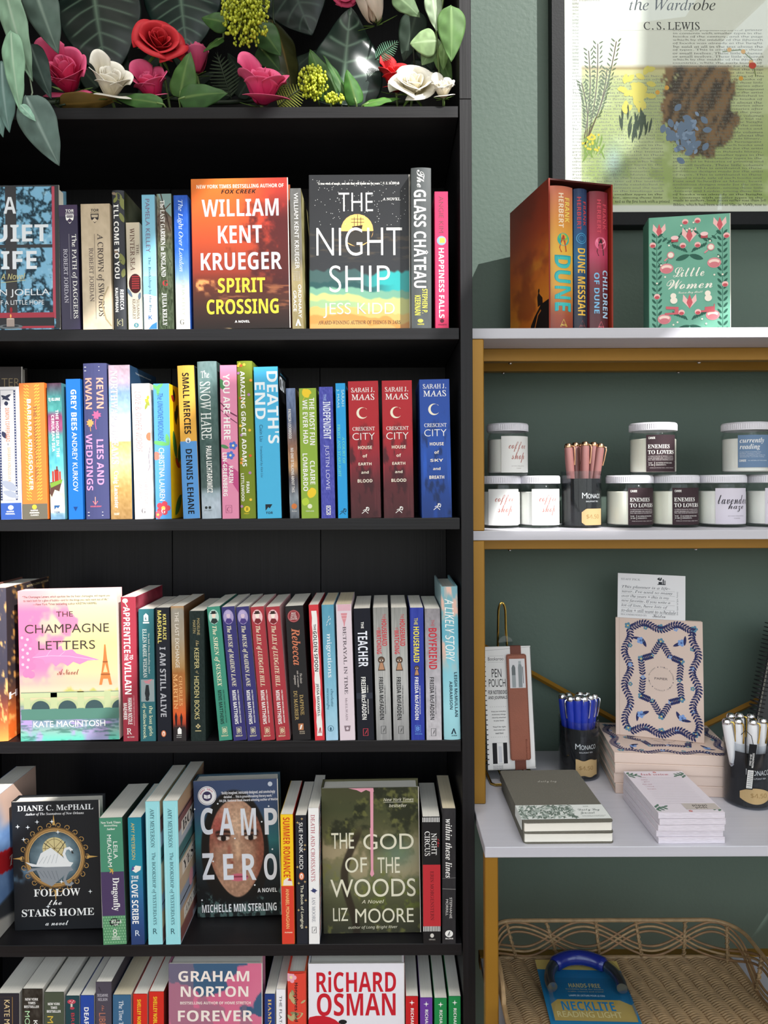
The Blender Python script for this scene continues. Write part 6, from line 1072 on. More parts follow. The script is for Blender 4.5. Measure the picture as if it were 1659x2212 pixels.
def pen(group, label, base, top, barrel, metal, clipdir, rad=.0068, clipm=None):
    """barrel from base to top; the clip hangs down the side facing clipdir"""
    base, top = Vector(base), Vector(top); ax = (top - base); Ln = ax.length
    t = thing('ballpoint_pen', label, 'pen', base, (0, 0, 0), group); t.rotation_euler = ax.to_track_quat('Z', 'Y').to_euler()
    r = rad; MB().lathe([(0, 0), (.0012, 0), (.0016, .006), (r * .8, .022)], 14).build('tip', metal, t, smooth=True)
    MB().lathe([(r * .8, .022), (r * .95, .045), (r * .97, .060), (r, .066), (r * 1.12, Ln - .035), (r * 1.1, Ln - .012), (r, Ln - .008)], 16).build('barrel', barrel, t, smooth=True)
    MB().lathe([(r, Ln - .0085), (r * 1.06, Ln - .0075), (r * 1.0, Ln - .004), (r * .72, Ln - .001), (0, Ln)], 16).build('cap_end', metal, t, smooth=True)
    MB().lathe([(r * .99, .0635), (r * 1.08, .064), (r * 1.08, .0665), (r * 1.0, .067)], 16).build('ring', metal, t, smooth=True)
    q = t.rotation_euler.to_quaternion().inverted() @ Vector(clipdir); a = math.atan2(q.y, q.x); c, s = math.cos(a), math.sin(a)
    pts = [(r * .9, Ln - .006), (r * 1.45, Ln - .007), (r * 1.6, Ln - .012), (r * 1.45, Ln - .030), (r * 1.25, Ln - .040)]
    MB().tube([(c * x, s * x, z) for x, z in pts], [.0012, .0013, .0013, .0011, .0014], 6).build('clip', clipm or metal, t, smooth=True)
def pens(group, labels, c, z, yc, H, tops, barrel, metal, Y, rcup, clipm=None):
    for i, ((px, py, dy, cd), lb) in enumerate(zip(tops, labels)):
        p = at(px, py, Y + dy); d = Vector((p.x - c.x, p.y - yc, 0)); f = min(1., (rcup - .0142) / max(d.length, 1e-6)) * .85
        pen(group, lb, (c.x + d.x * f * .8, yc + d.y * f * .8, z + .0045), p, barrel, metal, cd, clipm=clipm)
LFT, RGT, FRT = (-1, -.3, 0), (1, -.4, 0), (.35, -1, 0)
RC = .0355
t, p = cup('clear cup of rose-coloured pens standing between the candles', 1255, ZK, .148, RC, .1, 'cut', R(12))
g = 'rose pens'; pens(g, ['leftmost rose pen in the cup on the middle shelf', 'rose pen second from the left, chrome clip turned right', 'tallest rose pen standing in the middle of the cup', 'rose pen right of the middle one in the cup', 'rightmost rose pen leaning outward with its clip showing', 'rose pen half hidden behind the middle pens'],
     p, ZK, .148, .1, [(1227, 957, -.010, RGT), (1243, 955, .006, RGT), (1264, 953, -.012, RGT), (1283, 954, .002, RGT), (1298, 957, -.004, RGT), (1256, 957, .018, FRT)], PENR, pmat('rose_gold', 'd8b08c', .18, metal=1.), .148, RC)
yb_ = .17
t, p = cup('cup of royal blue pens on the counter, beside the brown pen pouch', 1248, ZCO, yb_, .0365, .104, 'wavy', R(-2)); g = 'blue pens'
tops = [(1214, 1498, 0, FRT), (1228, 1496, .016, LFT), (1231, 1503, -.020, LFT), (1247, 1502, -.024, RGT), (1262, 1503, -.022, RGT), (1252, 1493, .014, RGT), (1275, 1500, -.010, RGT), (1268, 1494, .016, RGT), (1284, 1498, .004, RGT)]
pens(g, ['royal blue pen at the far left of its cup', 'royal blue pen at the back left of the cup', 'royal blue pen at the front left, silver clip facing left', 'front middle royal blue pen', 'front right royal blue pen with clip turned right', 'royal blue pen at the back centre of the cup', 'royal blue pen near the right side of the cup', 'royal blue pen at the back right of the cup', 'royal blue pen at the far right edge of the cup'], p, ZCO, yb_, .1, tops, PENB, CHROME, yb_, .0365)
yw = .055
t, p = cup('cup of white and gold pens at the right front of the counter', 1612, ZCO, yw, .0375, .104, 'oval', R(-8)); g = 'white pens'
tops = [(1568, 1552, -.016, RGT), (1578, 1540, .006, FRT), (1594, 1551, -.017, FRT), (1597, 1539, .014, RGT), (1622, 1541, .012, FRT), (1626, 1553, -.024, RGT), (1648, 1550, -.012, FRT)]
pens(g, ['white pen at the far left of its cup', 'white pen at the back left of its cup', 'front left white pen with a gold clip', 'white pen at the back, left of the gap', 'white pen at the back, right of the gap', 'front right white pen with a gold clip', 'white pen at the far right of its cup'], p, ZCO, yw, .1, tops, PENW, CHROME, yw, .0375, BRASS)
# hanging barcode tag tied to the white pens
h0 = at(1627, 1608, yw - .041)
tg = thing('hang_tag', 'narrow black barcode tag hanging down the front of the white pen cup', 'tag', (h0.x, yw - .0412, h0.z), (0, R(6), 0))
m = MB().box(-.006, .006, -.0004, .0004, -.073, 0, lin(hx('17181a'))); f = Face(m, lambda a, b, o: (a / 1000, -.0004 - o, -b / 1000)); f.rect(-4.6, 4.6, 42, 71, W_)
f.many([[(-4, 43 + k * 1.05), (4, 43 + k * 1.05), (4, 43 + k * 1.05 + (.3, .7, .5)[k % 3]), (-4, 43 + k * 1.05 + (.3, .7, .5)[k % 3])][::-1] for k in range(26)], K_); f.down('5038484294384', 14, 38, .5, 3.6, W_, 's'); f.down('28-01-2023', 16, 34, -3.4, -.6, W_, 's'); m.build('tag', INKM, tg)
MB().tube([(0, 0, 0), (-.002, .004, .012), (-.008, .012, .018), (-.012, .02, .006)], .0006, 5).build('cord', DARKR, tg)

# ------------------------------------------------------------------ pen pouch on a gold stand
pb = at(1100, 1665, .165); easel = thing('display_stand', 'thin brass wire display stand holding the brown pen pouch pack', 'display stand', (pb.x, .165, ZCO), (0, 0, R(4)))
w2 = .040
MB().tube([(-w2, .02, .003), (-w2 - .002, -.040, .003), (-w2 + .004, -.047, .003), (w2 - .004, -.047, .003), (w2 + .002, -.040, .003), (w2, .05, .003)], .0022, 8).build('base_wire', BRASS, easel, smooth=True)
MB().tube([(-w2, .02, .003), (-w2, .06, .004), (0, .062, .004), (w2, .05, .003)], .0022, 8).build('back_wire', BRASS, easel, smooth=True)
z0 = .25; loop = [(-.007, .062, .004), (-.007, .060, .16), (-.007, .055, .25)] + [(.000 - .007 * math.cos(a), .052, .285 + .022 * math.sin(a)) for a in np.linspace(0, math.pi, 10)] + [(.007, .050, .26), (.008, .044, .222)]
MB().tube(loop, .0022, 8).build('hook', BRASS, easel, smooth=True)
for sx in (-.022, .022): MB().tube([(sx, .045, .02), (sx, -.020, .012), (sx, -.030, .010), (sx, -.032, .020)], .0018, 6).build('arm', BRASS, easel, smooth=True)
PH, PWd, PT = .2165, .0925, .009
pk = thing('pen_pouch_pack', 'spiral-edged white card pack with a brown leather pen pouch strapped around it', 'pen pouch', (pb.x - .0005, .165 - .021, ZCO + .0188), (R(-9), 0, R(5)))
m = MB(); f = Face(m, lambda a, b, o: (-PWd / 2 + a / 1000, -o, PH - b / 1000)); m.box(-PWd / 2 + .004, PWd / 2, .0, .0012, 0, PH, lin(hx('dedcda'))); WV = 92.5
f.rect(4, 92.5, 0, 216, 'e2e0de'); f.line([(4, 7), (92, 2), (92, 214), (4, 216)], .8, '33332f', True)
f.text('Bookaroo', 12, 41, 19, 25, '2a2a2c', 's'); f.line([(12, 17), (41, 17)], .3, '77757a'); f.line([(12, 28), (41, 28)], .3, '77757a'); f.text('PEN', 18, 36, 40, 55, '2a2a2c', 's'); f.text('POUCH', 12, 43, 58, 72, '2a2a2c', 's'); f.text('FOR NOTEBOOKS', 10, 45, 78, 85, '2a2a2c', 'b'); f.text('AND JOURNALS', 10, 45, 88, 95, '2a2a2c', 'b')
f.lines([[(12 + i * 4, 107), (14 + i * 4, 107)] for i in range(8)] + [[(12 + i * 4, 160), (14 + i * 4, 160)] for i in range(8)], .4, '77757a')
for i, tx in enumerate(('Keep your everyday', 'stationery things', 'cleverly attached', 'to your book.', '', "They'll be right", 'there when you', 'need them!')):
    if tx: f.text(tx, 28 - len(tx) * .75, 28 + len(tx) * .75, 114 + 5.4 * i, 117 + 5.4 * i, '3a3a3c', 'b')
f.rect(14, 41, 170, 206, '202022'); f.rect(22, 34, 170, 206, 'e2e0de'); f.rect(25, 31, 176, 204, 'c8c8cc'); f.line([(22, 170), (34, 170), (34, 206), (22, 206)], .6, '202022', True)
for i in range(5): f.text(('PASTEL STYLE', 'POLYURETHANE', 'ZAKKA STYLE', 'COMPOSITE', 'MADE IN CHINA')[i], 14, 32, 208.5 + 1.5 * i, 209.5 + 1.5 * i, '55555a', 's')
m.build('card', INKM, pk)
MB().box(-PWd / 2 + .006, PWd / 2 - .0005, .0013, PT, .001, PH - .001).build('pages', PAGY, pk)
m = MB()
for k in range(24):
    z = PH - .010 - k * (PH - .02) / 23; m.tube([(-PWd / 2 + .007, -.0008, z), (-PWd / 2 + .001, -.0016, z), (-PWd / 2 - .001, .002, z), (-PWd / 2 + .001, .006, z), (-PWd / 2 + .006, .0075, z)], .0009, 5)
m.build('spiral_binding', DARKR, pk, smooth=True)
LEA = pmat('tan_leather', '8e4f38', .55, noise=((60, 60, 60), .07), bump=((500, 500, 500), .2)); LEAD = pmat('brown_elastic', '6e3a2c', .7, bump=((900, 100, 900), .2)); STI = pmat('dark_stitching', '5c2c20', .6)
MB().box(.008, .028, -.0014, -.0002, -.0006, PH + .0006).box(.008, .028, -.0014, PT + .001, PH - .0002, PH + .001).box(.008, .028, -.0014, PT + .001, -.0010, -.0002).build('elastic_strap', LEAD, pk)
m = MB(); px0, px1, pz0, pz1 = -.0005, .0365, .016, PH - .014; r = .004
out = []
for cx, cz, a0 in ((px1 - r, pz1 - r, 0), (px0 + r, pz1 - r, 90), (px0 + r, pz0 + r, 180), (px1 - r, pz0 + r, 270)): out += [(cx + r * math.cos(R(a0 + a)), cz + r * math.sin(R(a0 + a))) for a in (0, 30, 60, 90)]
n = len(out); m.add([(x, -.0048, z) for x, z in out] + [(x, -.0016, z) for x, z in out], [tuple(range(n))[::-1], tuple(range(n, 2 * n))] + [(i, i + n, (i + 1) % n + n, (i + 1) % n) for i in range(n)])
pch = m.build('pouch', LEA, pk)
m = MB()
for i in range(n):
    a, b = Vector((out[i][0] * .94 + .018 * .06, -.0050, out[i][1] * .985 + .1 * .015)), Vector((out[(i + 1) % n][0] * .94 + .018 * .06, -.0050, out[(i + 1) % n][1] * .985 + .1 * .015)); q = max(1, int((b - a).length / .0032))
    for j in range(q): m.tube([a + (b - a) * (j + .15) / q, a + (b - a) * (j + .75) / q], .00045, 4)
m.build('stitching', STI, pch)
m = MB(); f = Face(m, lambda a, b, o: (a / 1000, -.0050 - o, b / 1000)); f.rect(4, 33, 142, 194, 'd8d6d8'); f.poly([(8, 143), (15, 143), (15, 178), (13, 183), (10, 183), (8, 178)], '9aa0a2'); f.poly([(8, 165), (15, 165), (15, 178), (13, 183), (10, 183), (8, 178)], '6c7274'); f.poly([(20, 143), (27, 143), (28, 178), (26, 184), (21, 184), (20, 178)], '8c9294'); f.rect(21, 26, 184, 190, 'a8aeb0'); f.line([(29, 150), (29, 180)], 1, '5a6062')
m.build('window_card', INKM, pch); m = MB(); f = Face(m, lambda a, b, o: (a / 1000, -.0049 - o, b / 1000)); f.down('Bookaroo', 52, 18, 28, 31, '6a3424', 's'); m.build('embossed_mark', INKM, pch)
MB().lathe([(0, 0), (.014, 0), (.014, .0006), (0, .0006)], 28).build('plastic_disc', CUPM, easel).matrix_basis = Matrix.Translation((.004, .040, .232)) @ Matrix.Rotation(R(85), 4, 'X')

# ------------------------------------------------------------------ patterned planners
def paisley(s, w, h):
    """blue leafy scroll border and star-shaped wreath; w, h in millimetres"""
    NV, BL, TE = '2a2f5c', '7f9fd4', '5a88a0'; sh, ln, lf = [], [], []
    def vine(P, n, size):
        pts = [P(t) for t in np.linspace(0, 1, n)]; ln.append(pts)
        for i in range(1, n - 1):
            (x0, y0), (x1, y1) = pts[i - 1], pts[i + 1]; a = math.degrees(math.atan2(y1 - y0, x1 - x0))
            for q in (-1, 1): b = R(a + q * 52); lf.append((pts[i][0] + size * .55 * math.cos(b), pts[i][1] + size * .55 * math.sin(b), size, size * .42, math.degrees(b)))
    m_ = 13
    for sx in (0, 1):
        vine(lambda t: ((m_ if sx == 0 else w - m_) + 5 * math.sin(t * 6.28 * 3) * (1 if sx == 0 else -1), 14 + (h - 28) * t), 40, 8)
        vine(lambda t: (14 + (w - 28) * t, (m_ if sx == 0 else h - m_) + 5 * math.sin(t * 6.28 * 2 + 1.57)), 30, 8)
    cx, cy = w / 2, h / 2; star = []
    for k in range(12): a = math.pi * k / 6 + math.pi / 2; star.append((cx + (46 if k % 2 == 0 else 36) * math.cos(a) * w / 165, cy + (66 if k % 2 == 0 else 46) * math.sin(a) * h / 210))
    for k in range(12): a, b = star[k], star[(k + 1) % 12]; vine(lambda t: (a[0] + (b[0] - a[0]) * t, a[1] + (b[1] - a[1]) * t), 8, 7)
    s.lines(ln, .9, NV); leaves(lf, NV)[1](s, idX, idY)
    for x, y in [(14, 14), (w - 14, 14), (14, h - 14), (w - 14, h - 14)] + star[::2] + [(w / 2, 14), (w / 2, h - 14)]: flower(x, y, 6, TE, 'd0b878')[1](s, idX, idY); s.k = 4
    for k, (x, y) in enumerate([(18, 50), (18, 85), (18, 120), (18, 160), (w - 18, 50), (w - 18, 85), (w - 18, 120), (w - 18, 160)] + star[1::2] + [(45, 16), (w - 45, 16), (45, h - 16), (w - 45, h - 16)]): flower(x, y, 4, BL if k % 2 else TE, 'd0b878')[1](s, idX, idY); s.k = 4
    for sx in (1, -1):
        for sy in (1, -1):
            x, y = w / 2 + sx * (w / 2 - 36), h / 2 + sy * (h / 2 - 40); leaves([(x - sx * 6, y - sy * 3, 18, 6, 45 * sx * sy + 20), (x + sx * 6, y + sy * 4, 18, 5, 45 * sx * sy - 40)], NV)[1](s, idX, idY); s.k = 4; flower(x, y, 6.5, BL, '4a68a8')[1](s, idX, idY); s.k = 4
    s.text('PAPIER', w / 2 - 11, w / 2 + 11, h / 2 - 2, h / 2 + 2, '33303a', 's')
    for i, ch in enumerate('DAILY PLANNER · DAILY PLANNER · DAILY PLANNER · '):
        if ch != ' ': a = 2 * math.pi * i / 48 - 1.57; x, y = w / 2 + 21 * math.cos(a), h / 2 + 21 * math.sin(a); s.k = 6; s.text(ch, x - .8, x + .8, y - 1.1, y + 1.1, '55505a', 's')
PINK = 'd8c2b6'; PW_, PL_, PT_ = .158, .205, .0172
st = at(1327, 1713, .086); yawp = R(-6); o_ = Vector((st.x, .086, ZCO)); e1, e2 = Vector((math.cos(yawp), math.sin(yawp), 0)), Vector((-math.sin(yawp), math.cos(yawp), 0))
for i in range(4):                                          # lying flat, long side towards the viewer
    c = o_ + e1 * (PL_ / 2 + (.002, .0, .001, .0005)[i]) + e2 * (PW_ / 2 + (0, .001, .0, .001)[i])
    t = thing('planner', ('lowest', 'second lowest', 'third', 'uppermost')[i] + ' pale pink planner of the flat stack on the counter' + (', patterned cover showing' if i == 3 else ''), 'planner', (c.x, c.y, ZCO + i * (PT_ + .0002) + .0001), (0, 0, yawp), 'pale pink planners')
    m = MB(); cb = lin(hx(PINK)); hx2, hy2 = PL_ / 2, PW_ / 2
    m.box(-hx2, hx2, -hy2, hy2, 0, .0022, cb, b=.0006); m.box(-hx2, hx2, -hy2, hy2, PT_ - .0022, PT_, cb, b=.0006); m.box(-hx2, hx2, -hy2, -hy2 + .0022, .0008, PT_ - .0008, cb, b=.0006)
    if i == 3: f = Face(m, lambda a, b, o: (-hx2 + b / 1000, -hy2 + a / 1000, PT_ + o)); paisley(f, PW_ * 1000, PL_ * 1000)
    m.build('cover', INK, t); MB().box(-hx2 + .003, hx2 - .003, -hy2 + .003, hy2 - .003, .0023, PT_ - .0023).build('pages', PAGX if False else PAGY, t)
zs = ZCO + 4 * (PT_ + .0002) + .0003; ph = .213; pw = .150; yawS = R(-19); tl = R(-7)
sl_ = at(1330, 1588, .176); c = Vector((sl_.x, .176, zs)) + Vector((math.cos(yawS), math.sin(yawS), 0)) * pw / 2
ps = thing('planner', 'pale pink planner with blue leafy scrolls standing upright on the stack', 'planner', c, (tl, 0, yawS), 'pale pink planners')
m = MB(); m.box(-pw / 2, pw / 2, 0, .0022, 0, ph, lin(hx(PINK)), b=.0006); m.box(-pw / 2, pw / 2, .020, .0222, 0, ph, lin(hx(PINK)), b=.0006); m.box(-pw / 2, -pw / 2 + .0022, .0008, .0215, .0005, ph - .0005, lin(hx(PINK)), b=.0006)
f = Face(m, lambda a, b, o: (-pw / 2 + a / 1000, -o, ph - b / 1000)); f.rect(6.5, 7.3, 0, ph * 1000, 'c4aca0')
f3 = Face(m, lambda a, b, o: (-pw / 2 + .008 + a / 1000, -o, ph - b / 1000)); paisley(f3, pw * 1000 - 8, ph * 1000); m.build('cover', INKM, ps)
MB().box(-pw / 2 + .004, pw / 2 - .003, .0042, .0195, .003, ph - .003).build('pages', PAGY, ps)
# staff card tucked into it
cdw, cdh = .118, .150
cd_ = thing('note_card', 'white handwritten recommendation card sticking up out of the standing planner', 'card', c + Matrix.Rotation(yawS, 3, 'Z') @ Matrix.Rotation(tl, 3, 'X') @ Vector((-.0135, .0028, ph + .082 - cdh)), (tl, R(.8), yawS))
m = MB().box(-cdw / 2, cdw / 2, 0, .0005, 0, cdh, lin(hx('e8e8ea'))); f = Face(m, lambda a, b, o: (-cdw / 2 + a / 1000, -o, cdh - b / 1000))
f.text('STAFF PICK', 6, 40, 9, 12.5, '8a8c90', 'f'); f.rect(70, 84, 17, 18.4, '33363a'); f.rect(79, 81, 8, 17, '33363a'); f.rect(82, 84, 10, 17, '77797c'); f.rect(72, 78, 13, 17, '33363a'); leaves([(73, 9, 7, 2.6, 30), (76, 8, 7, 2.6, 110), (72, 7, 6, 2.4, 150)], '33363a')[1](f, idX, idY)
HW = ['This planner is a life-', "saver. I've used so many", 'over the years + this is my', 'new favorite. If you write a', 'lot of lists, have lots of', 'to-dos + still want to schedule', 'RECOMMENDED BY']
for i, tx in enumerate(HW):
    y = 22 + i * 8.6
    if i < 6: f.k = 0; f.line([(6, y + 7.6), (100, y + 7.6)], .35, '9a9ca0'); f.text(tx, 7, (92, 96, 90, 92, 88, 102)[i], y, y + 6.4, '3c4048', 'i')
    else: f.text(tx, 6, 52, y + 1, y + 4.4, '8a8c90', 'f'); f.text('Kristen', 62, 84, y - 1, y + 5, '3c4048', 'k')
f.down('(so this is for you)', 72, 30, 103, 106, '5a5e64', 'j'); m.build('card', INKM, cd_)

# ------------------------------------------------------------------ grey journals, memo pads
FAB = pmat('taupe_cloth', '67645a', .9, noise=((700, 700, 700), .18), bump=((900, 900, 900), .3)); 
jx = at(1130, 1822, -.086); JW, JL, JT = .134, .192, .0160
for i in range(2):
    t = thing('journal', ('lower grey-brown cloth journal, mostly hidden under another', 'grey-brown cloth journal with a leafy paper band, lying on top of its twin')[i], 'journal', (jx.x + JW / 2 + (-.0015 if i else .0005), -.086 + JL / 2 - (.0 if i else -.001), ZCO + i * (JT + .0004) + .0001), (0, 0, R(1.2 if i else .4)), 'cloth journals')
    m = MB(); a, b = JW / 2, JL / 2; rr = .006
    for z in (0, JT - .0012):
        o = []
        for cx, cy, a0 in ((a - rr, b - rr, 0), (-a + rr, b - rr, 90), (-a + rr, -b + rr, 180), (a - rr, -b + rr, 270)): o += [(cx + rr * math.cos(R(a0 + k)), cy + rr * math.sin(R(a0 + k))) for k in (0, 30, 60, 90)]
        n = len(o); m.add([(x, y, z) for x, y in o] + [(x, y, z + .0012) for x, y in o], [tuple(range(n))[::-1], tuple(range(n, 2 * n))] + [(q, (q + 1) % n, (q + 1) % n + n, q + n) for q in range(n)])
    m.box(-a, -a + .0014, -b + .003, b - .003, .0004, JT - .0004); m.build('cover', FAB, t)
    MB().box(-a + .0016, a - .002, -b + .002, b - .002, .0013, JT - .0013, b=.001).build('pages', PAGY, t)
    if i:
        m = MB(); za = JT + .0004; y0, y1 = -b + .010, -b + .056
        m.box(-a - .0006, a + .0006, y0, y1, za - .0003, za, lin(hx('dfe2de'))); m.box(-a - .0010, -a - .0004, y0, y1, .001, za, lin(hx('dfe2de'))); m.box(a + .0002, a + .0006, y0, y1, .001, za, lin(hx('dfe2de')))
        f = Face(m, lambda q, w_, o_: (q / 1000, w_ / 1000, za + o_)); rg = random.Random(4)
        leaves([(-66 + 84 * rg.random(), y0 * 1000 + 3 + 40 * rg.random(), 9, 2.6, rg.choice((35, 60, 120, 150, 80)) + rg.random() * 20) for _ in range(150)], '6c7a70')[1](f, idX, idY); leaves([(-66 + 84 * rg.random(), y0 * 1000 + 3 + 40 * rg.random(), 9, 2.2, rg.choice((35, 60, 120, 150)) + rg.random() * 20) for _ in range(120)], 'a8b4ac')[1](f, idX, idY)
        g2 = Face(m, lambda q, w_, o_: (q / 1000, -w_ / 1000, za + o_)); Y1 = -y1 * 1000
        g2.text('Daily Log', 25, 58, Y1 + 14, Y1 + 23, '5a6460', 'k'); g2.text('Journal', 25, 48, Y1 + 24, Y1 + 33, '5a6460', 'k'); g2.text('SLOE', 36, 44, Y1 + 5, Y1 + 8, '5a6460', 's'); g2.text('A DAILY GUIDE TO YOUR BEST DAY YET', 25, 62, Y1 + 36, Y1 + 37.6, '77807a', 's'); g2.text('WITH PROMPTS AND SPACE', 25, 58, Y1 + 39, Y1 + 40.6, '77807a', 's'); m.build('paper_band', INKM, t)
        m = MB(); f = Face(m, lambda q, w_, o_: (q / 1000, -w_ / 1000, JT + .0001 + o_)); f.text('daily log', -12, 20, -52, -42, 'b8b6ac', 'k'); m.build('stamped_title', INKM, t)
mx = at(1422, 1824, -.086); MW, ML, MT = .0985, .152, .0089
SHRINK = pmat('shrink_wrapped_paper', 'd9d2dc', .3, noise=((90, 700, 700), .12), coat=.5)
for i in range(5):
    dx = (-.0005, -.001, -.0005, .0007, .0002)[i]
    t = thing('memo_pad', ('bottom', 'second from bottom', 'middle', 'fourth', 'top')[i] + ' wrapped memo pad of the white stack on the counter' + (', green sprigs in its corners' if i == 4 else ''), 'memo pad', (mx.x + MW / 2 + dx, -.086 + ML / 2 + (.002 if i == 1 else 0), ZCO + .0001 + i * (MT + .0003)), (0, 0, R((.5, -.6, .2, .8, 0)[i])), 'wrapped memo pads')
    MB().box(-MW / 2, MW / 2, -ML / 2, ML / 2, 0, MT - .0006, b=.0004).build('paper_block', SHRINK, t)
    m = MB().box(-MW / 2, MW / 2, -ML / 2, ML / 2, MT - .0006, MT, lin(hx('dad2da')))
    if i == 4:
        f = Face(m, lambda q, w_, o_: (-MW / 2 + q / 1000, ML / 2 - w_ / 1000, MT + o_)); GR = '5a7868'
        f.text('book review', 24, 70, 8, 17, 'b86470', 'k')
        for k, tx in enumerate(('title', 'author', 'genre', 'date read', 'rating', 'thoughts')): f.text(tx, 26 - len(tx) * 1.5, 28, 24 + 9 * k, 27 + 9 * k, 'b87a84', 's')
        f.lines([[(14, 26 + 6 * k), (86, 26 + 6 * k)] for k in range(17)], .35, 'b8aeb8')
        for sx, sy in ((1, 1), (-1, 1), (1, -1), (-1, -1)):
            X_ = lambda q: q if sx == 1 else 98.5 - q
            Y_ = lambda q: q if sy == 1 else 152 - q
            leaves([(X_(4 + 3 * k), Y_(8 + (k % 2) * 5 + 1.5 * k), 9, 4, (35 if (k % 2) else -50) * sx * sy) for k in range(6)] + [(X_(4 + (k % 2) * 4), Y_(12 + 4 * k), 9, 4, 60 * sx * sy) for k in range(4)], GR)[1](f, idX, idY); f.k = 6
        flower(50, 5, 3, 'c07078', 'e8c8a0')[1](f, idX, idY); flower(50, 147, 3, 'c07078', 'e8c8a0')[1](f, idX, idY)
        f.rect(46, 97, 122, 142, 'bdb4ae'); f.text('pippi', 60, 82, 125, 133, '55504c', 'b'); f.text('post', 62, 80, 133, 140, '55504c', 'b')
    m.build('printed_sheet', INKG if False else INKM, t)
# black spiral notebook leaning at the right edge
nb = at(1606, 1585, .200); sp_ = thing('spiral_notebook', 'black spiral-bound notebook leaning at the right edge behind the white pens', 'notebook', (nb.x + .012, .185, ZCO + .0395), (R(-8), R(14), R(-6)))
MB().box(0, .14, 0, .012, 0, .235, b=.001).build('pages', PAGY, sp_); MB().box(-.002, .142, -.0016, -.0002, 0, .238, b=.0005).box(-.002, .142, .0122, .0136, 0, .238, b=.0005).build('cover', pmat('black_card', '18191b', .5), sp_)
m = MB()
for k in range(30): z = .006 + k * .0078; m.tube([(.006 - .0125 + .0125 * math.cos(a) * 1., .006 + .0125 * math.sin(a), z + .0006 * math.sin(a)) for a in np.linspace(0, 2 * math.pi, 16, endpoint=False)], .0010, 5, closed=True)
m.build('spiral_binding', pmat('black_wire', '3a3a3c', .25, metal=.6), sp_, smooth=True)

# ------------------------------------------------------------------ wicker tray with a packaged reading light
WIC = pmat('woven_willow', '8f7552', .6, noise=((90, 90, 90), .25), bump=((400, 400, 400), .3)); WICD = pmat('brown_willow', '7d5f40', .6, noise=((60, 60, 60), .25))
TX0, TX1, TY0, TY1 = .186, .598, -.19, .100; tr = thing('wicker_tray', 'woven wicker tray with an open lattice rim on the lowest white shelf', 'tray', ((TX0 + TX1) / 2, (TY0 + TY1) / 2, ZLO))
cx, cy = tr.location.x, tr.location.y; hx_, hy_ = (TX1 - TX0) / 2, (TY1 - TY0) / 2
m = MB(); ns = 16
NW = 62
for j in range(NW):
    y = -hy_ + .003 + j * (2 * hy_ - .006) / (NW - 1); ph_ = .10 * j
    m.tube([(-hx_ + 2 * hx_ * i / 160, y + .0022 * abs(math.sin(ns * math.pi * i / 160 + ph_)), .0050 + .0042 * abs(math.sin(ns * math.pi * i / 160 + ph_))) for i in range(161)], .0022, 5)
m.build('woven_base', WIC, tr, smooth='all')
m = MB()
for i in range(ns * 2 + 1): x = -hx_ + 2 * hx_ * i / (ns * 2); m.tube([(x, -hy_, .0060), (x, hy_, .0060)], .0016, 5)
m.build('base_stakes', WICD, tr)
def ring_(hx1, hy1, z, r, n=12):
    pts = []
    for sx, sy, a0 in ((1, 1, 0), (-1, 1, 90), (-1, -1, 180), (1, -1, 270)): pts += [(sx * (hx1 - r) + r * math.cos(R(a0 + 90 * k / n)), sy * (hy1 - r) + r * math.sin(R(a0 + 90 * k / n)), z) for k in range(n + 1)]
    return pts
def along(t, lift):                                         # a point on the flaring side, t along the perimeter, lift 0..1
    z = .012 + .052 * lift; f = .012 * lift; P = ring_(hx_ + f, hy_ + f, z, .05); L_ = [0]
    for i in range(len(P)): L_.append(L_[-1] + (Vector(P[(i + 1) % len(P)]) - Vector(P[i])).length)
    s = (t % 1) * L_[-1]
    for i in range(len(P)):
        if L_[i + 1] >= s: a, b = Vector(P[i]), Vector(P[(i + 1) % len(P)]); return a + (b - a) * ((s - L_[i]) / max(L_[i + 1] - L_[i], 1e-9))
    return Vector(P[0])
MB().tube(ring_(hx_ + .013, hy_ + .013, .066, .05), .0034, 8, closed=True).build('rim', WIC, tr, smooth=True)
MB().tube(ring_(hx_ + .001, hy_ + .001, .009, .02), .0034, 8, closed=True).build('base_border', WIC, tr, smooth=True)
NT = 320; tt = np.linspace(0, 1, NT, endpoint=False)
for k in range(3):
    for sgn in (1, -1):
        off = (k - 1) * .17
        MB().tube([along(t, .5 + sgn * .36 * math.sin(2 * math.pi * 6 * t) + off * .8) + Vector((0, 0, 0)) * 1 for t in tt], .0021, 6, closed=True).build('lattice_strand', WICD if (k + sgn) % 2 else WIC, tr, smooth='all')
for i in range(18):
    t = (i + .5) / 18; a, b = along(t, -.04), along(t + .003 * (-1) ** i, 1.02); m = MB().tube([a, b], .0026, 6)
    hel = [a + (b - a) * q + Vector((.0034 * math.cos(q * 44), .0034 * math.sin(q * 44), 0)) for q in np.linspace(0, 1, 60)]; m.tube(hel, .0010, 4); m.build('rim_upright', WIC, tr, smooth='all')
for sx, q_ in ((-1, 0), (1, .030)): MB().tube([(sx * (hx_ + .013 + q_ * math.sin(a)), .045 * math.cos(a) - .0, .066 + .030 * math.sin(a)) for a in np.linspace(0, math.pi, 16)], .0038, 8).build('handle', WIC, tr, smooth=True)
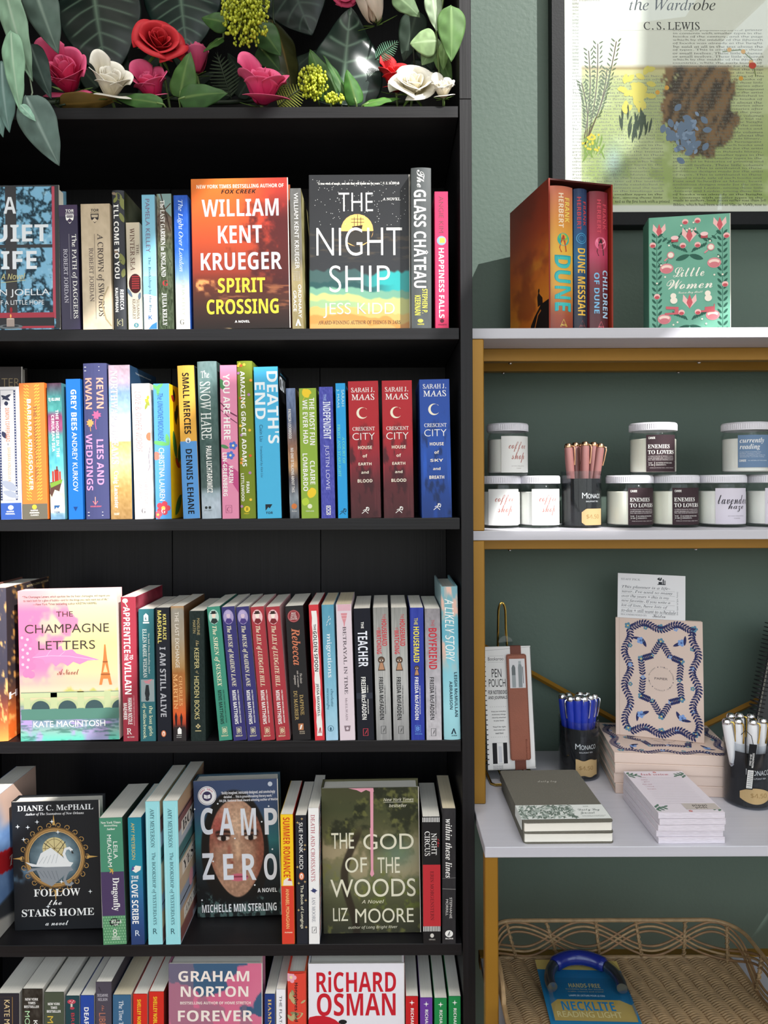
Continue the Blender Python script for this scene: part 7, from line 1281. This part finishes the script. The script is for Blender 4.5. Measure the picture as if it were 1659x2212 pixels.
# the pack
NX, NY = at(1150, 2085, .075), 0; PKW, PKL = .137, .190
pkg = thing('reading_light_pack', 'blue and yellow blister pack with a neck reading light in the wicker tray', 'reading light', (NX.x + PKW / 2, .068 - PKL / 2, ZLO + .0196), (R(3.0), 0, R(-2)))
m = MB().box(-PKW / 2, PKW / 2, -PKL / 2, PKL / 2, 0, .0012, lin(hx('2c6c94'))); f = Face(m, lambda a, b, o: (-PKW / 2 + a / 1000, PKL / 2 - b / 1000, .0012 + o)); wv = PKW * 1000
f.rect(0, wv, 0, 22, 'c0aa62'); f.rect(0, wv, 22, 190, '1f6c98'); f.rect(16, wv - 16, 40, 86, '17638c'); f.text('HANDS-FREE', 44, 94, 52, 61, 'b8a868', 'b'); f.text('bendable lamp for books,', 38, 98, 63, 66, 'b8a868', 's'); f.text('crafts, repairs and travel', 40, 96, 68, 71, 'b8a868', 's'); f.text('LAMPE DE LECTURE POUR LE COU', 40, 96, 76, 79.5, 'c8d8e0', 'b')
f.poly([(8, 96), (20, 86), (wv - 20, 86), (wv - 4, 96), (wv - 4, 128), (8, 128)], 'b79a50'); f.text('NECKLITE', 24, 106, 90, 108, '1f7cb0', 'b'); f.text('READING LIGHT', 14, 112, 110, 121, 'd8c890', 's'); m.build('backing_card', INKG, pkg)
tub = lambda rx, ry, z, a0, a1, n=26: [(rx * math.cos(R(a)), PKL / 2 - .066 + ry * math.sin(R(a)), z) for a in np.linspace(a0, a1, n)]
CHD = pmat('dark_chrome', '7a8490', .18, metal=.9); BLUP = pmat('deep_blue_plastic', '1c2a86', .2, coat=.7)
for a_, b_ in ((-12, 40), (140, 192)): MB().tube(tub(.056, .056, .014, a_, b_), .0085, 12).build('flexible_arm', CHD, pkg, smooth=True)
MB().tube(tub(.056, .056, .014, 42, 138), [.009] + [.0115] * 24 + [.009], 14).build('neck_band', BLUP, pkg, smooth=True)
BLI = glassmat('blister_plastic', 'f0f4f6', 1.5, .06)
prof = [(-.060, .0014), (-.058, .018), (-.052, .024)]; m = MB(); path = [(-.058, PKL / 2 - .125)] + [(.058 * math.cos(R(a)), PKL / 2 - .068 + .060 * math.sin(R(a))) for a in np.linspace(180, 0, 28)] + [(.058, PKL / 2 - .125)]
n = len(path); o = Vector((0, PKL / 2 - .080)); V = []
for sc2, z in ((1.10, .0014), (1.06, .018), (1.03, .0265)): V += [((x) * sc2, o.y + (y - o.y) * sc2, z) for x, y in path]
m.add(V, [(r_ * n + i, r_ * n + (i + 1) % n, (r_ + 1) * n + (i + 1) % n, (r_ + 1) * n + i) for r_ in range(2) for i in range(n)] + [tuple(range(2 * n, 3 * n))[::-1]]); m.build('blister', BLI, pkg, smooth=True)

# ------------------------------------------------------------------ artificial flowers and leaves in the topper
LEAFM = colmat('leaf_fabric', .6, spec=.25); LEAFS = colmat('leaf_glossy', .3, spec=.5); PETM = colmat('petal_silk', .65, spec=.25)
STEMM = pmat('green_stem', '6c8448', .5); STEMD = pmat('dark_stem', '2c3a26', .5)
def leaf(name, base, tip, wid, Y, col, vein, parent=None, mat=None, fold=.25, curl=.12, tipY=0., round_=.55, side_veins=True, tw=0., back=None, nv=7):
    """a curved leaf blade between two places (photo pixels at depth Y); thickened, with its veins in the print"""
    a, b = at(base[0], base[1], Y), at(tip[0], tip[1], Y + tipY); o = parent.location if parent is not None else a
    d = b - a; Ln = d.length; t = d.normalized(); n = Vector((0, -1, 0)); x = t.cross(n).normalized(); n = x.cross(t).normalized(); W = pm(wid, Y) / 2
    x = (Matrix.Rotation(tw, 3, t) @ x); n = (Matrix.Rotation(tw, 3, t) @ n)
    c0, c1 = hx(col), hx(vein)
    def P(u, v):
        s = 2 * u - 1; pr = (math.sin(math.pi * v ** round_) ** .8) if 0 < v < 1 else 0.0; w_ = W * pr
        q = a + d * v + x * s * w_ - n * (fold * abs(s) ** 1.5 * w_) - n * (curl * Ln * (v - .35) ** 2 * 2) + n * (.012 * Ln * math.sin(v * 19 + 3 * s) * abs(s))
        return q - o
    def colf(U, V):
        s = np.abs(2 * U - 1); c = np.ones(U.shape + (3,)) * c0 * (.85 + .3 * fbm(U, V, 4, 7, 3))[..., None]
        m = np.exp(-(s / .055) ** 2) * (1 - .5 * V)
        if side_veins:
            k = ((V * nv - s * .9) % 1.0); m = np.maximum(m, np.exp(-((k - .5) / .085) ** 2) * .7 * (1 - sm(s, .7, .95)) * sm(V, .02, .1))
        return mixc(c, c1, m)
    m = MB().grid(P, 14 if wid < 90 else 44, 22 if wid < 90 else 110, colf); ob = m.build(name, mat or LEAFM, parent, smooth='all')
    if parent is None: ob.location = a
    md = ob.modifiers.new('thickness', 'SOLIDIFY'); md.thickness = .0006; md.offset = -1
    return ob
def rose(label, px, py, Rpx, Y, face, col, hi, kind='open', seed=0, n_out=5, sepals=True, stem=True):
    c = at(px, py, Y); Rr = pm(Rpx, Y); f = Vector(face).normalized(); rg = random.Random(seed)
    t = thing('rose', label, 'artificial rose', c - f * Rr * .35, f.to_track_quat('Z', 'Y').to_euler(), 'artificial roses')
    c0, c1 = hx(col), hx(hi)
    def petal(nm, th, wd, r0, h, flare, lip, z0=0., mb=None):
        ph = rg.random() * 6
        def P(u, v):
            s = 2 * u - 1; wf = wd * (.35 + .65 * math.sin(min(1, v * 1.15) * math.pi / 2)); a = th + s * wf
            r = r0 * (.25 + .75 * v ** .55) + flare * v ** 2.2; z = h * v * (1 - .22 * abs(s) ** 2.5 * v)
            if v > .72: q = (v - .72) / .28; r += lip * q * q; z -= lip * .55 * q * q
            r *= 1 + .05 * math.sin(3 * s + ph) * v; return (r * math.cos(a) * Rr, r * math.sin(a) * Rr, (z0 + z) * Rr)
        cf = lambda U, V: mixc(np.ones(U.shape + (3,)) * c0, c1, sm(V, .35, 1.) * .8) * (.93 + .14 * fbm(U, V, 14, 3, seed))[..., None]
        m = mb or MB(); m.grid(P, 12, 12, cf)
        if mb is None:
            ob = m.build(nm, PETM, t, smooth='all'); md = ob.modifiers.new('thickness', 'SOLIDIFY'); md.thickness = .0007; return ob
    m = MB(); k = 1. if kind == 'open' else 1.3
    for i in range(4): petal('bud', i * 2.2 + seed, 1.25, .10 + .05 * i, .92 * k - .02 * i, .0, .02, .08, m)
    for i in range(5): petal('bud', i * 1.9 + 1 + seed, 1.0, .30 + .032 * i, .90 * k - .03 * i, .03, .05, .04, m)
    ob = m.build('bud', PETM, t, smooth='all'); md = ob.modifiers.new('thickness', 'SOLIDIFY'); md.thickness = .0006
    if kind == 'open':
        for i in range(4): petal('petal', i * 1.571 + seed * .7 + rg.random() * .4, .95 + .1 * rg.random(), .58, .84 + .16 * rg.random(), .14, .10)
        for i in range(n_out): petal('petal', i * 6.283 / n_out + .6 + seed * .7 + rg.random() * .4, .80 + .14 * rg.random(), .64, .62 + .34 * rg.random(), .30, .22, -.04)
    elif kind == 'bud':
        for i in range(3): petal('petal', i * 2.1 + seed, 1.05, .60, 1.05 + .1 * rg.random(), -.08, .04)
    else:                                  # half-open bloom: tall wrapped petals, one standing higher, one lip at the front
        for i, (a_, h_, fl) in enumerate(((2.4, 1.75, .12), (.3, 1.15, .22), (1.3, 1.3, .10), (3.6, 1.2, .12), (4.6, 1.0, .10), (5.5, 1.1, .16), (4.9, .45, .42))): petal('petal', a_, .85, .66, h_, fl, .10)
    if stem:
        e = Vector((c.x + (.012 if seed % 2 else -.010), Y + .045, zs_ + .0015)) if py > 40 else Vector((c.x + .02, Y + .03, JOINT + .378)); bq = c - f * Rr * .35; im = Matrix.LocRotScale(t.location, t.rotation_euler, None).inverted()
        MB().tube([im @ p for p in (bq, bq * .7 + e * .3 + Vector((0, .016, 0)), bq * .3 + e * .7 + Vector((0, .010, 0)), e)], .0022, 7).build('stem', STEMM, t, smooth='all')
    if sepals:
        for i in range(5):
            a = i * 1.2566 + .3
            P = lambda u, v: ((.12 + .75 * v) * Rr * math.cos(a + (2 * u - 1) * .28 * (1 - v)), (.12 + .75 * v) * Rr * math.sin(a + (2 * u - 1) * .28 * (1 - v)), Rr * (-.10 + .10 * v - .3 * v * v * (kind == 'open')))
            ob = MB().grid(P, 4, 6, lambda U, V: np.ones(U.shape + (3,)) * hx('54702e')).build('sepal', LEAFM, t, smooth='all'); md = ob.modifiers.new('thickness', 'SOLIDIFY'); md.thickness = .0006
    return t
zs_ = SHZ[0]
PK, PKH, RD, RDH, WH, WHH = 'd02c64', 'ee7098', '9c101a', 'c82832', 'e2d8c0', 'f4f1ea'
rose('open hot pink rose at the far left of the shelf edge', 146, 176, 55, .050, (.05, -.95, .6), PK, PKH, kind='bloom', seed=1)
rose('creamy white rose right beside the leftmost pink one', 238, 190, 46, .018, (.30, -.75, .75), WH, WHH, kind='bloom', seed=2)
rose('deep red rose standing highest among the flowers', 343, 98, 50, .060, (.45, -1, .35), RD, RDH, seed=3)
rose('hot pink rose below the red one, half behind green leaves', 330, 198, 44, .064, (-.15, -.7, .8), PK, PKH, kind='bloom', seed=4)
rose('closed pink rosebud right of the tall red rose', 424, 140, 47, .105, (.05, -.35, 1), 'c23a62', 'd8648a', kind='bud', seed=5)
rose('tall hot pink rose spilling over the middle of the shelf edge', 566, 204, 57, .026, (.12, -.55, 1), PK, PKH, kind='bloom', seed=6)
rose('bright red rose behind the white one on the right', 856, 182, 42, .086, (.0, -.6, .9), 'b8141e', 'e03a3c', kind='bloom', seed=7)
rose('white rose with a creamy heart at the right end of the shelf edge', 893, 188, 46, .034, (.05, -1, .5), 'eae0c0', 'f6f3ec', seed=8)
rose('white rose tucked in the right corner beside another white one', 957, 200, 27, .010, (-.1, -.7, .8), WH, WHH, kind='bloom', seed=9)
rose('cream rosebud hanging at the top right, cut off by the picture edge', 806, 26, 56, .078, (-.3, -.7, .8), 'e4d4c4', 'f2e8de', kind='bud', seed=10)
rose('small pink rose peeking in at the top edge', 745, -14, 26, .10, (0, -1, -.2), 'b82c50', 'd85078', seed=11)
def whole_leaf(label, group, base, tip, wid, Y, col, vein, mat, **k):
    a, b = at(base[0], base[1], Y), at(tip[0], tip[1], Y); lo = base[1] > 120
    t = thing('leaf', label, 'artificial leaf', a, (0, 0, 0), group); leaf('blade', base, tip, wid, Y, col, vein, t, mat, **k)
    e = Vector((a.x + .008 * math.sin(base[0]), Y + .03, zs_ + .0012 if lo else JOINT + .3785)) - a; d = (b - a).normalized()
    MB().tube([d * .010, Vector((0, .002, 0)), e * .5 - d * .004 + Vector((0, .006, 0)), e], .0016, 7).build('leaf_stalk', STEMD if group[0] == 'l' else STEMM, t, smooth='all'); return t
def big(label, base, tip, wid, Y, col='22362c', vein='7f9a84', **k):
    return whole_leaf(label, 'large dark leaves', base, tip, wid, Y, col, vein, k.pop('mat', LEAFS), **k)
big('large dark leaf with a pale midrib, behind the white rose on the left', (196, -60), (228, 168), 185, .115, '1d2a26', nv=8)
big('large dark leaf behind the tall red rose', (384, -70), (402, 112), 170, .13, '1c2e2a', nv=8)
big('large dark leaf at the top edge, right of the upper yellow berries', (600, -110), (668, 66), 185, .135, '1e2c28', vein='54685c', tw=.2)
big('large upright dark leaf in front, between yellow berries and the small red rose', (738, 226), (757, 10), 165, .085, '1f3029', curl=.05, nv=6)
big('olive leaf with a brown back, curling beside the large upright one', (590, 40), (640, 200), 96, .10, '34351a', vein='7a6034', tw=-.7, side_veins=False)
big('curled brown leaf back lying along the shelf edge under the white rose', (128, 226), (256, 218), 44, .020, '6a5224', vein='8a6c34', tw=.9, side_veins=False, mat=LEAFM)
def green(label, base, tip, wid, Y, col='4c7434', vein='7c9a54', **k): k['side_veins'] = False; dk = lambda h: ''.join('%02x' % int(int(h[i:i + 2], 16) * .8) for i in (0, 2, 4)); return whole_leaf(label, 'fresh green leaves', base, tip, wid, Y, dk(col), dk(vein), LEAFM, **k)
green('upright oval green leaf in front of the pink bud', (388, 210), (408, 106), 58, .030, nv=9)
green('broad green leaf lying right of the upright oval one', (386, 212), (490, 196), 60, .012, '3f6a30', nv=9)
green('green leaf lying left under the half hidden pink rose', (352, 224), (246, 208), 38, .012, '4a7838', nv=9)
green('green leaf pointing left out of the upper yellow berries', (492, 50), (434, 36), 46, .05, '3f6a2c')
green('small folded green leaf left of the upper yellow berries', (482, 80), (437, 108), 26, .064, '48742f', tw=.5)
green('green leaf hanging right below the upper yellow berries', (556, 52), (606, 116), 60, .06, '3c6530')
green('darker green leaf under the upper yellow berries', (560, 100), (604, 150), 50, .075, '2f4f24')
green('long green leaf standing behind the lower yellow berries', (712, 214), (668, 100), 56, .055, '44702e')
green('narrow green leaf leaning left in front of the large upright one', (750, 212), (702, 112), 24, .040, '3f7030', tw=.5)
green('folded green leaf standing at the shelf edge before the large upright one', (770, 224), (748, 146), 40, .024, '4c8436', fold=.5)
green('curling green leaf lying at the shelf edge by the small red rose', (784, 226), (864, 206), 26, .018, '5a9438', tw=-.5)
def spray(label, stem, leaves_, Y, thick=2.2, smat=None, mat=None):
    o = at(stem[0][0], stem[0][1], Y); t = thing('eucalyptus_spray', label, 'artificial eucalyptus', o)
    MB().tube([at(x, y, Y + .004) - o for x, y in stem], pm(thick, Y), 7).build('stem', smat or STEMM, t, smooth='all')
    for base, tip, wid, col, vein, dy in leaves_: leaf('leaf', base, tip, wid, Y + dy, col, vein, t, mat or LEAFM, fold=.18, curl=.10, side_veins=False, round_=.6)
    return t
G1, G2, G3, GV = '7c9c84', '62807a', '4a5c54', 'a4b8a4'
spray('grey-green eucalyptus spray hanging down at the top left corner', [(48, -40), (40, 40), (58, 130), (70, 200), (58, 240)],
      [((8, -30), (62, 166), 56, '7f9e86', GV, -.012), ((22, 64), (38, 236), 48, '86ac90', 'b4ccb4', -.022), ((66, -50), (120, 108), 78, '50625a', '8a9c90', .006), ((64, 92), (106, 208), 48, '33443f', '6c7c74', .02),
       ((2, 130), (14, 280), 58, G2, '9cb4b0', -.006), ((54, 204), (122, 352), 82, '586c66', '98aca4', -.016), ((44, 226), (76, 260), 20, '8fb8a4', 'b8d0c0', -.024), ((-14, 180), (2, 292), 40, G2, '9cb4b0', .0), ((40, 20), (30, 90), 40, '4a5f54', '80948a', .012), ((50, -60), (52, 60), 44, '5a7060', '8ca090', .015)], -.035, 1.6, pmat('pale_stem', '98a890', .6))
spray('pale round-leaved eucalyptus spray in the top right corner', [(962, -30), (950, 40), (942, 70), (946, 120), (950, 170)],
      [((944, 88), (886, 92), 62, '86a070', 'b0c49c', -.004), ((948, 84), (912, 138), 50, '7c9868', 'a8bc94', .004), ((975, 10), (976, 128), 62, '587a44', '86a46c', -.068), ((932, -20), (944, 64), 38, 'a0b494', 'c8d4bc', -.006), ((946, 110), (976, 178), 34, '5f8048', '8aa870', .004), ((960, 90), (958, 150), 24, '6c8c50', '9cb880', -.008), ((852, -14), (908, 34), 44, '5c7450', '88a078', .01)], .05, 2.6)
spray('dark round-leaved eucalyptus spray behind the pale one', [(900, -20), (890, 60), (896, 150)], [((902, 20), (872, 128), 60, '2c3c30', '4c5c4c', .0), ((905, 60), (935, 150), 52, '2a3a2e', '4c5c4c', .008), ((890, 130), (960, 200), 46, '24342a', '4c5c4c', .012)], .10, 2., STEMD)
def berries(label, px, py, rx, ry, Y, n, seed, sprig):
    c = at(px, py, Y); t = thing('berry_sprig', label, 'artificial berries', c, (0, 0, 0), 'yellow berry sprigs'); rg = random.Random(seed)
    m = MB(); st = MB(); base = at(sprig[0], sprig[1], Y + .03) - c
    for k in range(n):
        u, v, w_ = rg.gauss(0, 1), rg.gauss(0, 1), rg.gauss(0, 1); q = max(math.sqrt(u * u + v * v + w_ * w_), .01); r = rg.random() ** .4
        p = Vector((u / q * r * pm(rx, Y), -abs(v / q) * r * pm(min(rx, ry) * .7, Y), w_ / q * r * pm(ry, Y))); a = rg.random()
        col = mixc(hx('8f9a1c'), hx('ccd23c'), np.array(a)); m.sphere(p, pm(2.9, Y) * (.75 + .4 * a), 7, 5, lin(col), sz=1.25)
        if k % 3 == 0: st.tube([p * .96, p * .4 + base * .25, base * .5], .0007, 4, caps=False)
    o = m.build('berry_cluster', colmat('berry_wax', .4), t, smooth='all'); o['kind'] = 'stuff'
    o = st.build('twigs', pmat('lime_stem', '8c9430', .5), t, smooth='all'); o['kind'] = 'stuff'
    MB().tube([(0, .004, 0), base * .5, base], .0016, 6).build('stem', STEMM, t, smooth='all')
berries('large cluster of yellow-green berries hanging at the top centre', 532, 30, 54, 78, .030, 640, 1, (540, -60))
berries('smaller cluster of yellow-green berries standing on the shelf edge', 676, 180, 34, 38, .035, 280, 2, (690, 228))
berries('low sprig of yellow-green berries at the foot of the large upright leaf', 722, 214, 24, 14, .025, 70, 3, (724, 230))
def fern(label, base, tip, wid, Y, col, cat_='artificial fern'):
    a, b = at(base[0], base[1], Y), at(tip[0], tip[1], Y); t = thing('fern_frond', label, cat_, a, (0, 0, 0), 'fern fronds'); d = b - a; x = d.normalized().cross(Vector((0, -1, 0))).normalized(); m = MB(); W = pm(wid, Y) / 2; c = lin(hx(col))
    for k in range(13):
        v = .08 + .9 * k / 12; l = W * math.sin(math.pi * min(1, v * .9 + .12)) + .002
        for s in (-1, 1):
            p = d * v; e = p + x * s * l + d * .10; w_ = d * .028; n_ = Vector((0, .0008, 0))
            m.add([p - w_, p + w_, e + w_ * .3, e - w_ * .3, p - w_ + n_, p + w_ + n_, e + w_ * .3 + n_, e - w_ * .3 + n_], [(0, 1, 2, 3), (7, 6, 5, 4), (0, 4, 5, 1), (1, 5, 6, 2), (2, 6, 7, 3), (3, 7, 4, 0)], c * (.85 + .3 * random.random()))
    m.build('leaflets', LEAFM, t); MB().tube([(0, -.0006, 0), d * .5 + Vector((0, -.003, 0)), d], .0008, 5).build('stalk', STEMD, t, smooth='all')
fern('yellow-green fern frond between the tall pink rose and the lower berries', (598, 232), (652, 190), 56, .030, '7c8434')
fern('second fern frond standing behind the tall pink rose', (592, 216), (612, 162), 40, .050, '5c6a2c')
fern('dark fern frond under the leftmost pink rose', (110, 226), (216, 205), 40, .055, '33471f')
fern('dark fern frond between the pink bud and the tall pink rose', (500, 214), (470, 120), 60, .09, '26331f')
fern('blue-green fern tip right of the large upright leaf', (810, 130), (856, 92), 34, .07, '4f7a60')
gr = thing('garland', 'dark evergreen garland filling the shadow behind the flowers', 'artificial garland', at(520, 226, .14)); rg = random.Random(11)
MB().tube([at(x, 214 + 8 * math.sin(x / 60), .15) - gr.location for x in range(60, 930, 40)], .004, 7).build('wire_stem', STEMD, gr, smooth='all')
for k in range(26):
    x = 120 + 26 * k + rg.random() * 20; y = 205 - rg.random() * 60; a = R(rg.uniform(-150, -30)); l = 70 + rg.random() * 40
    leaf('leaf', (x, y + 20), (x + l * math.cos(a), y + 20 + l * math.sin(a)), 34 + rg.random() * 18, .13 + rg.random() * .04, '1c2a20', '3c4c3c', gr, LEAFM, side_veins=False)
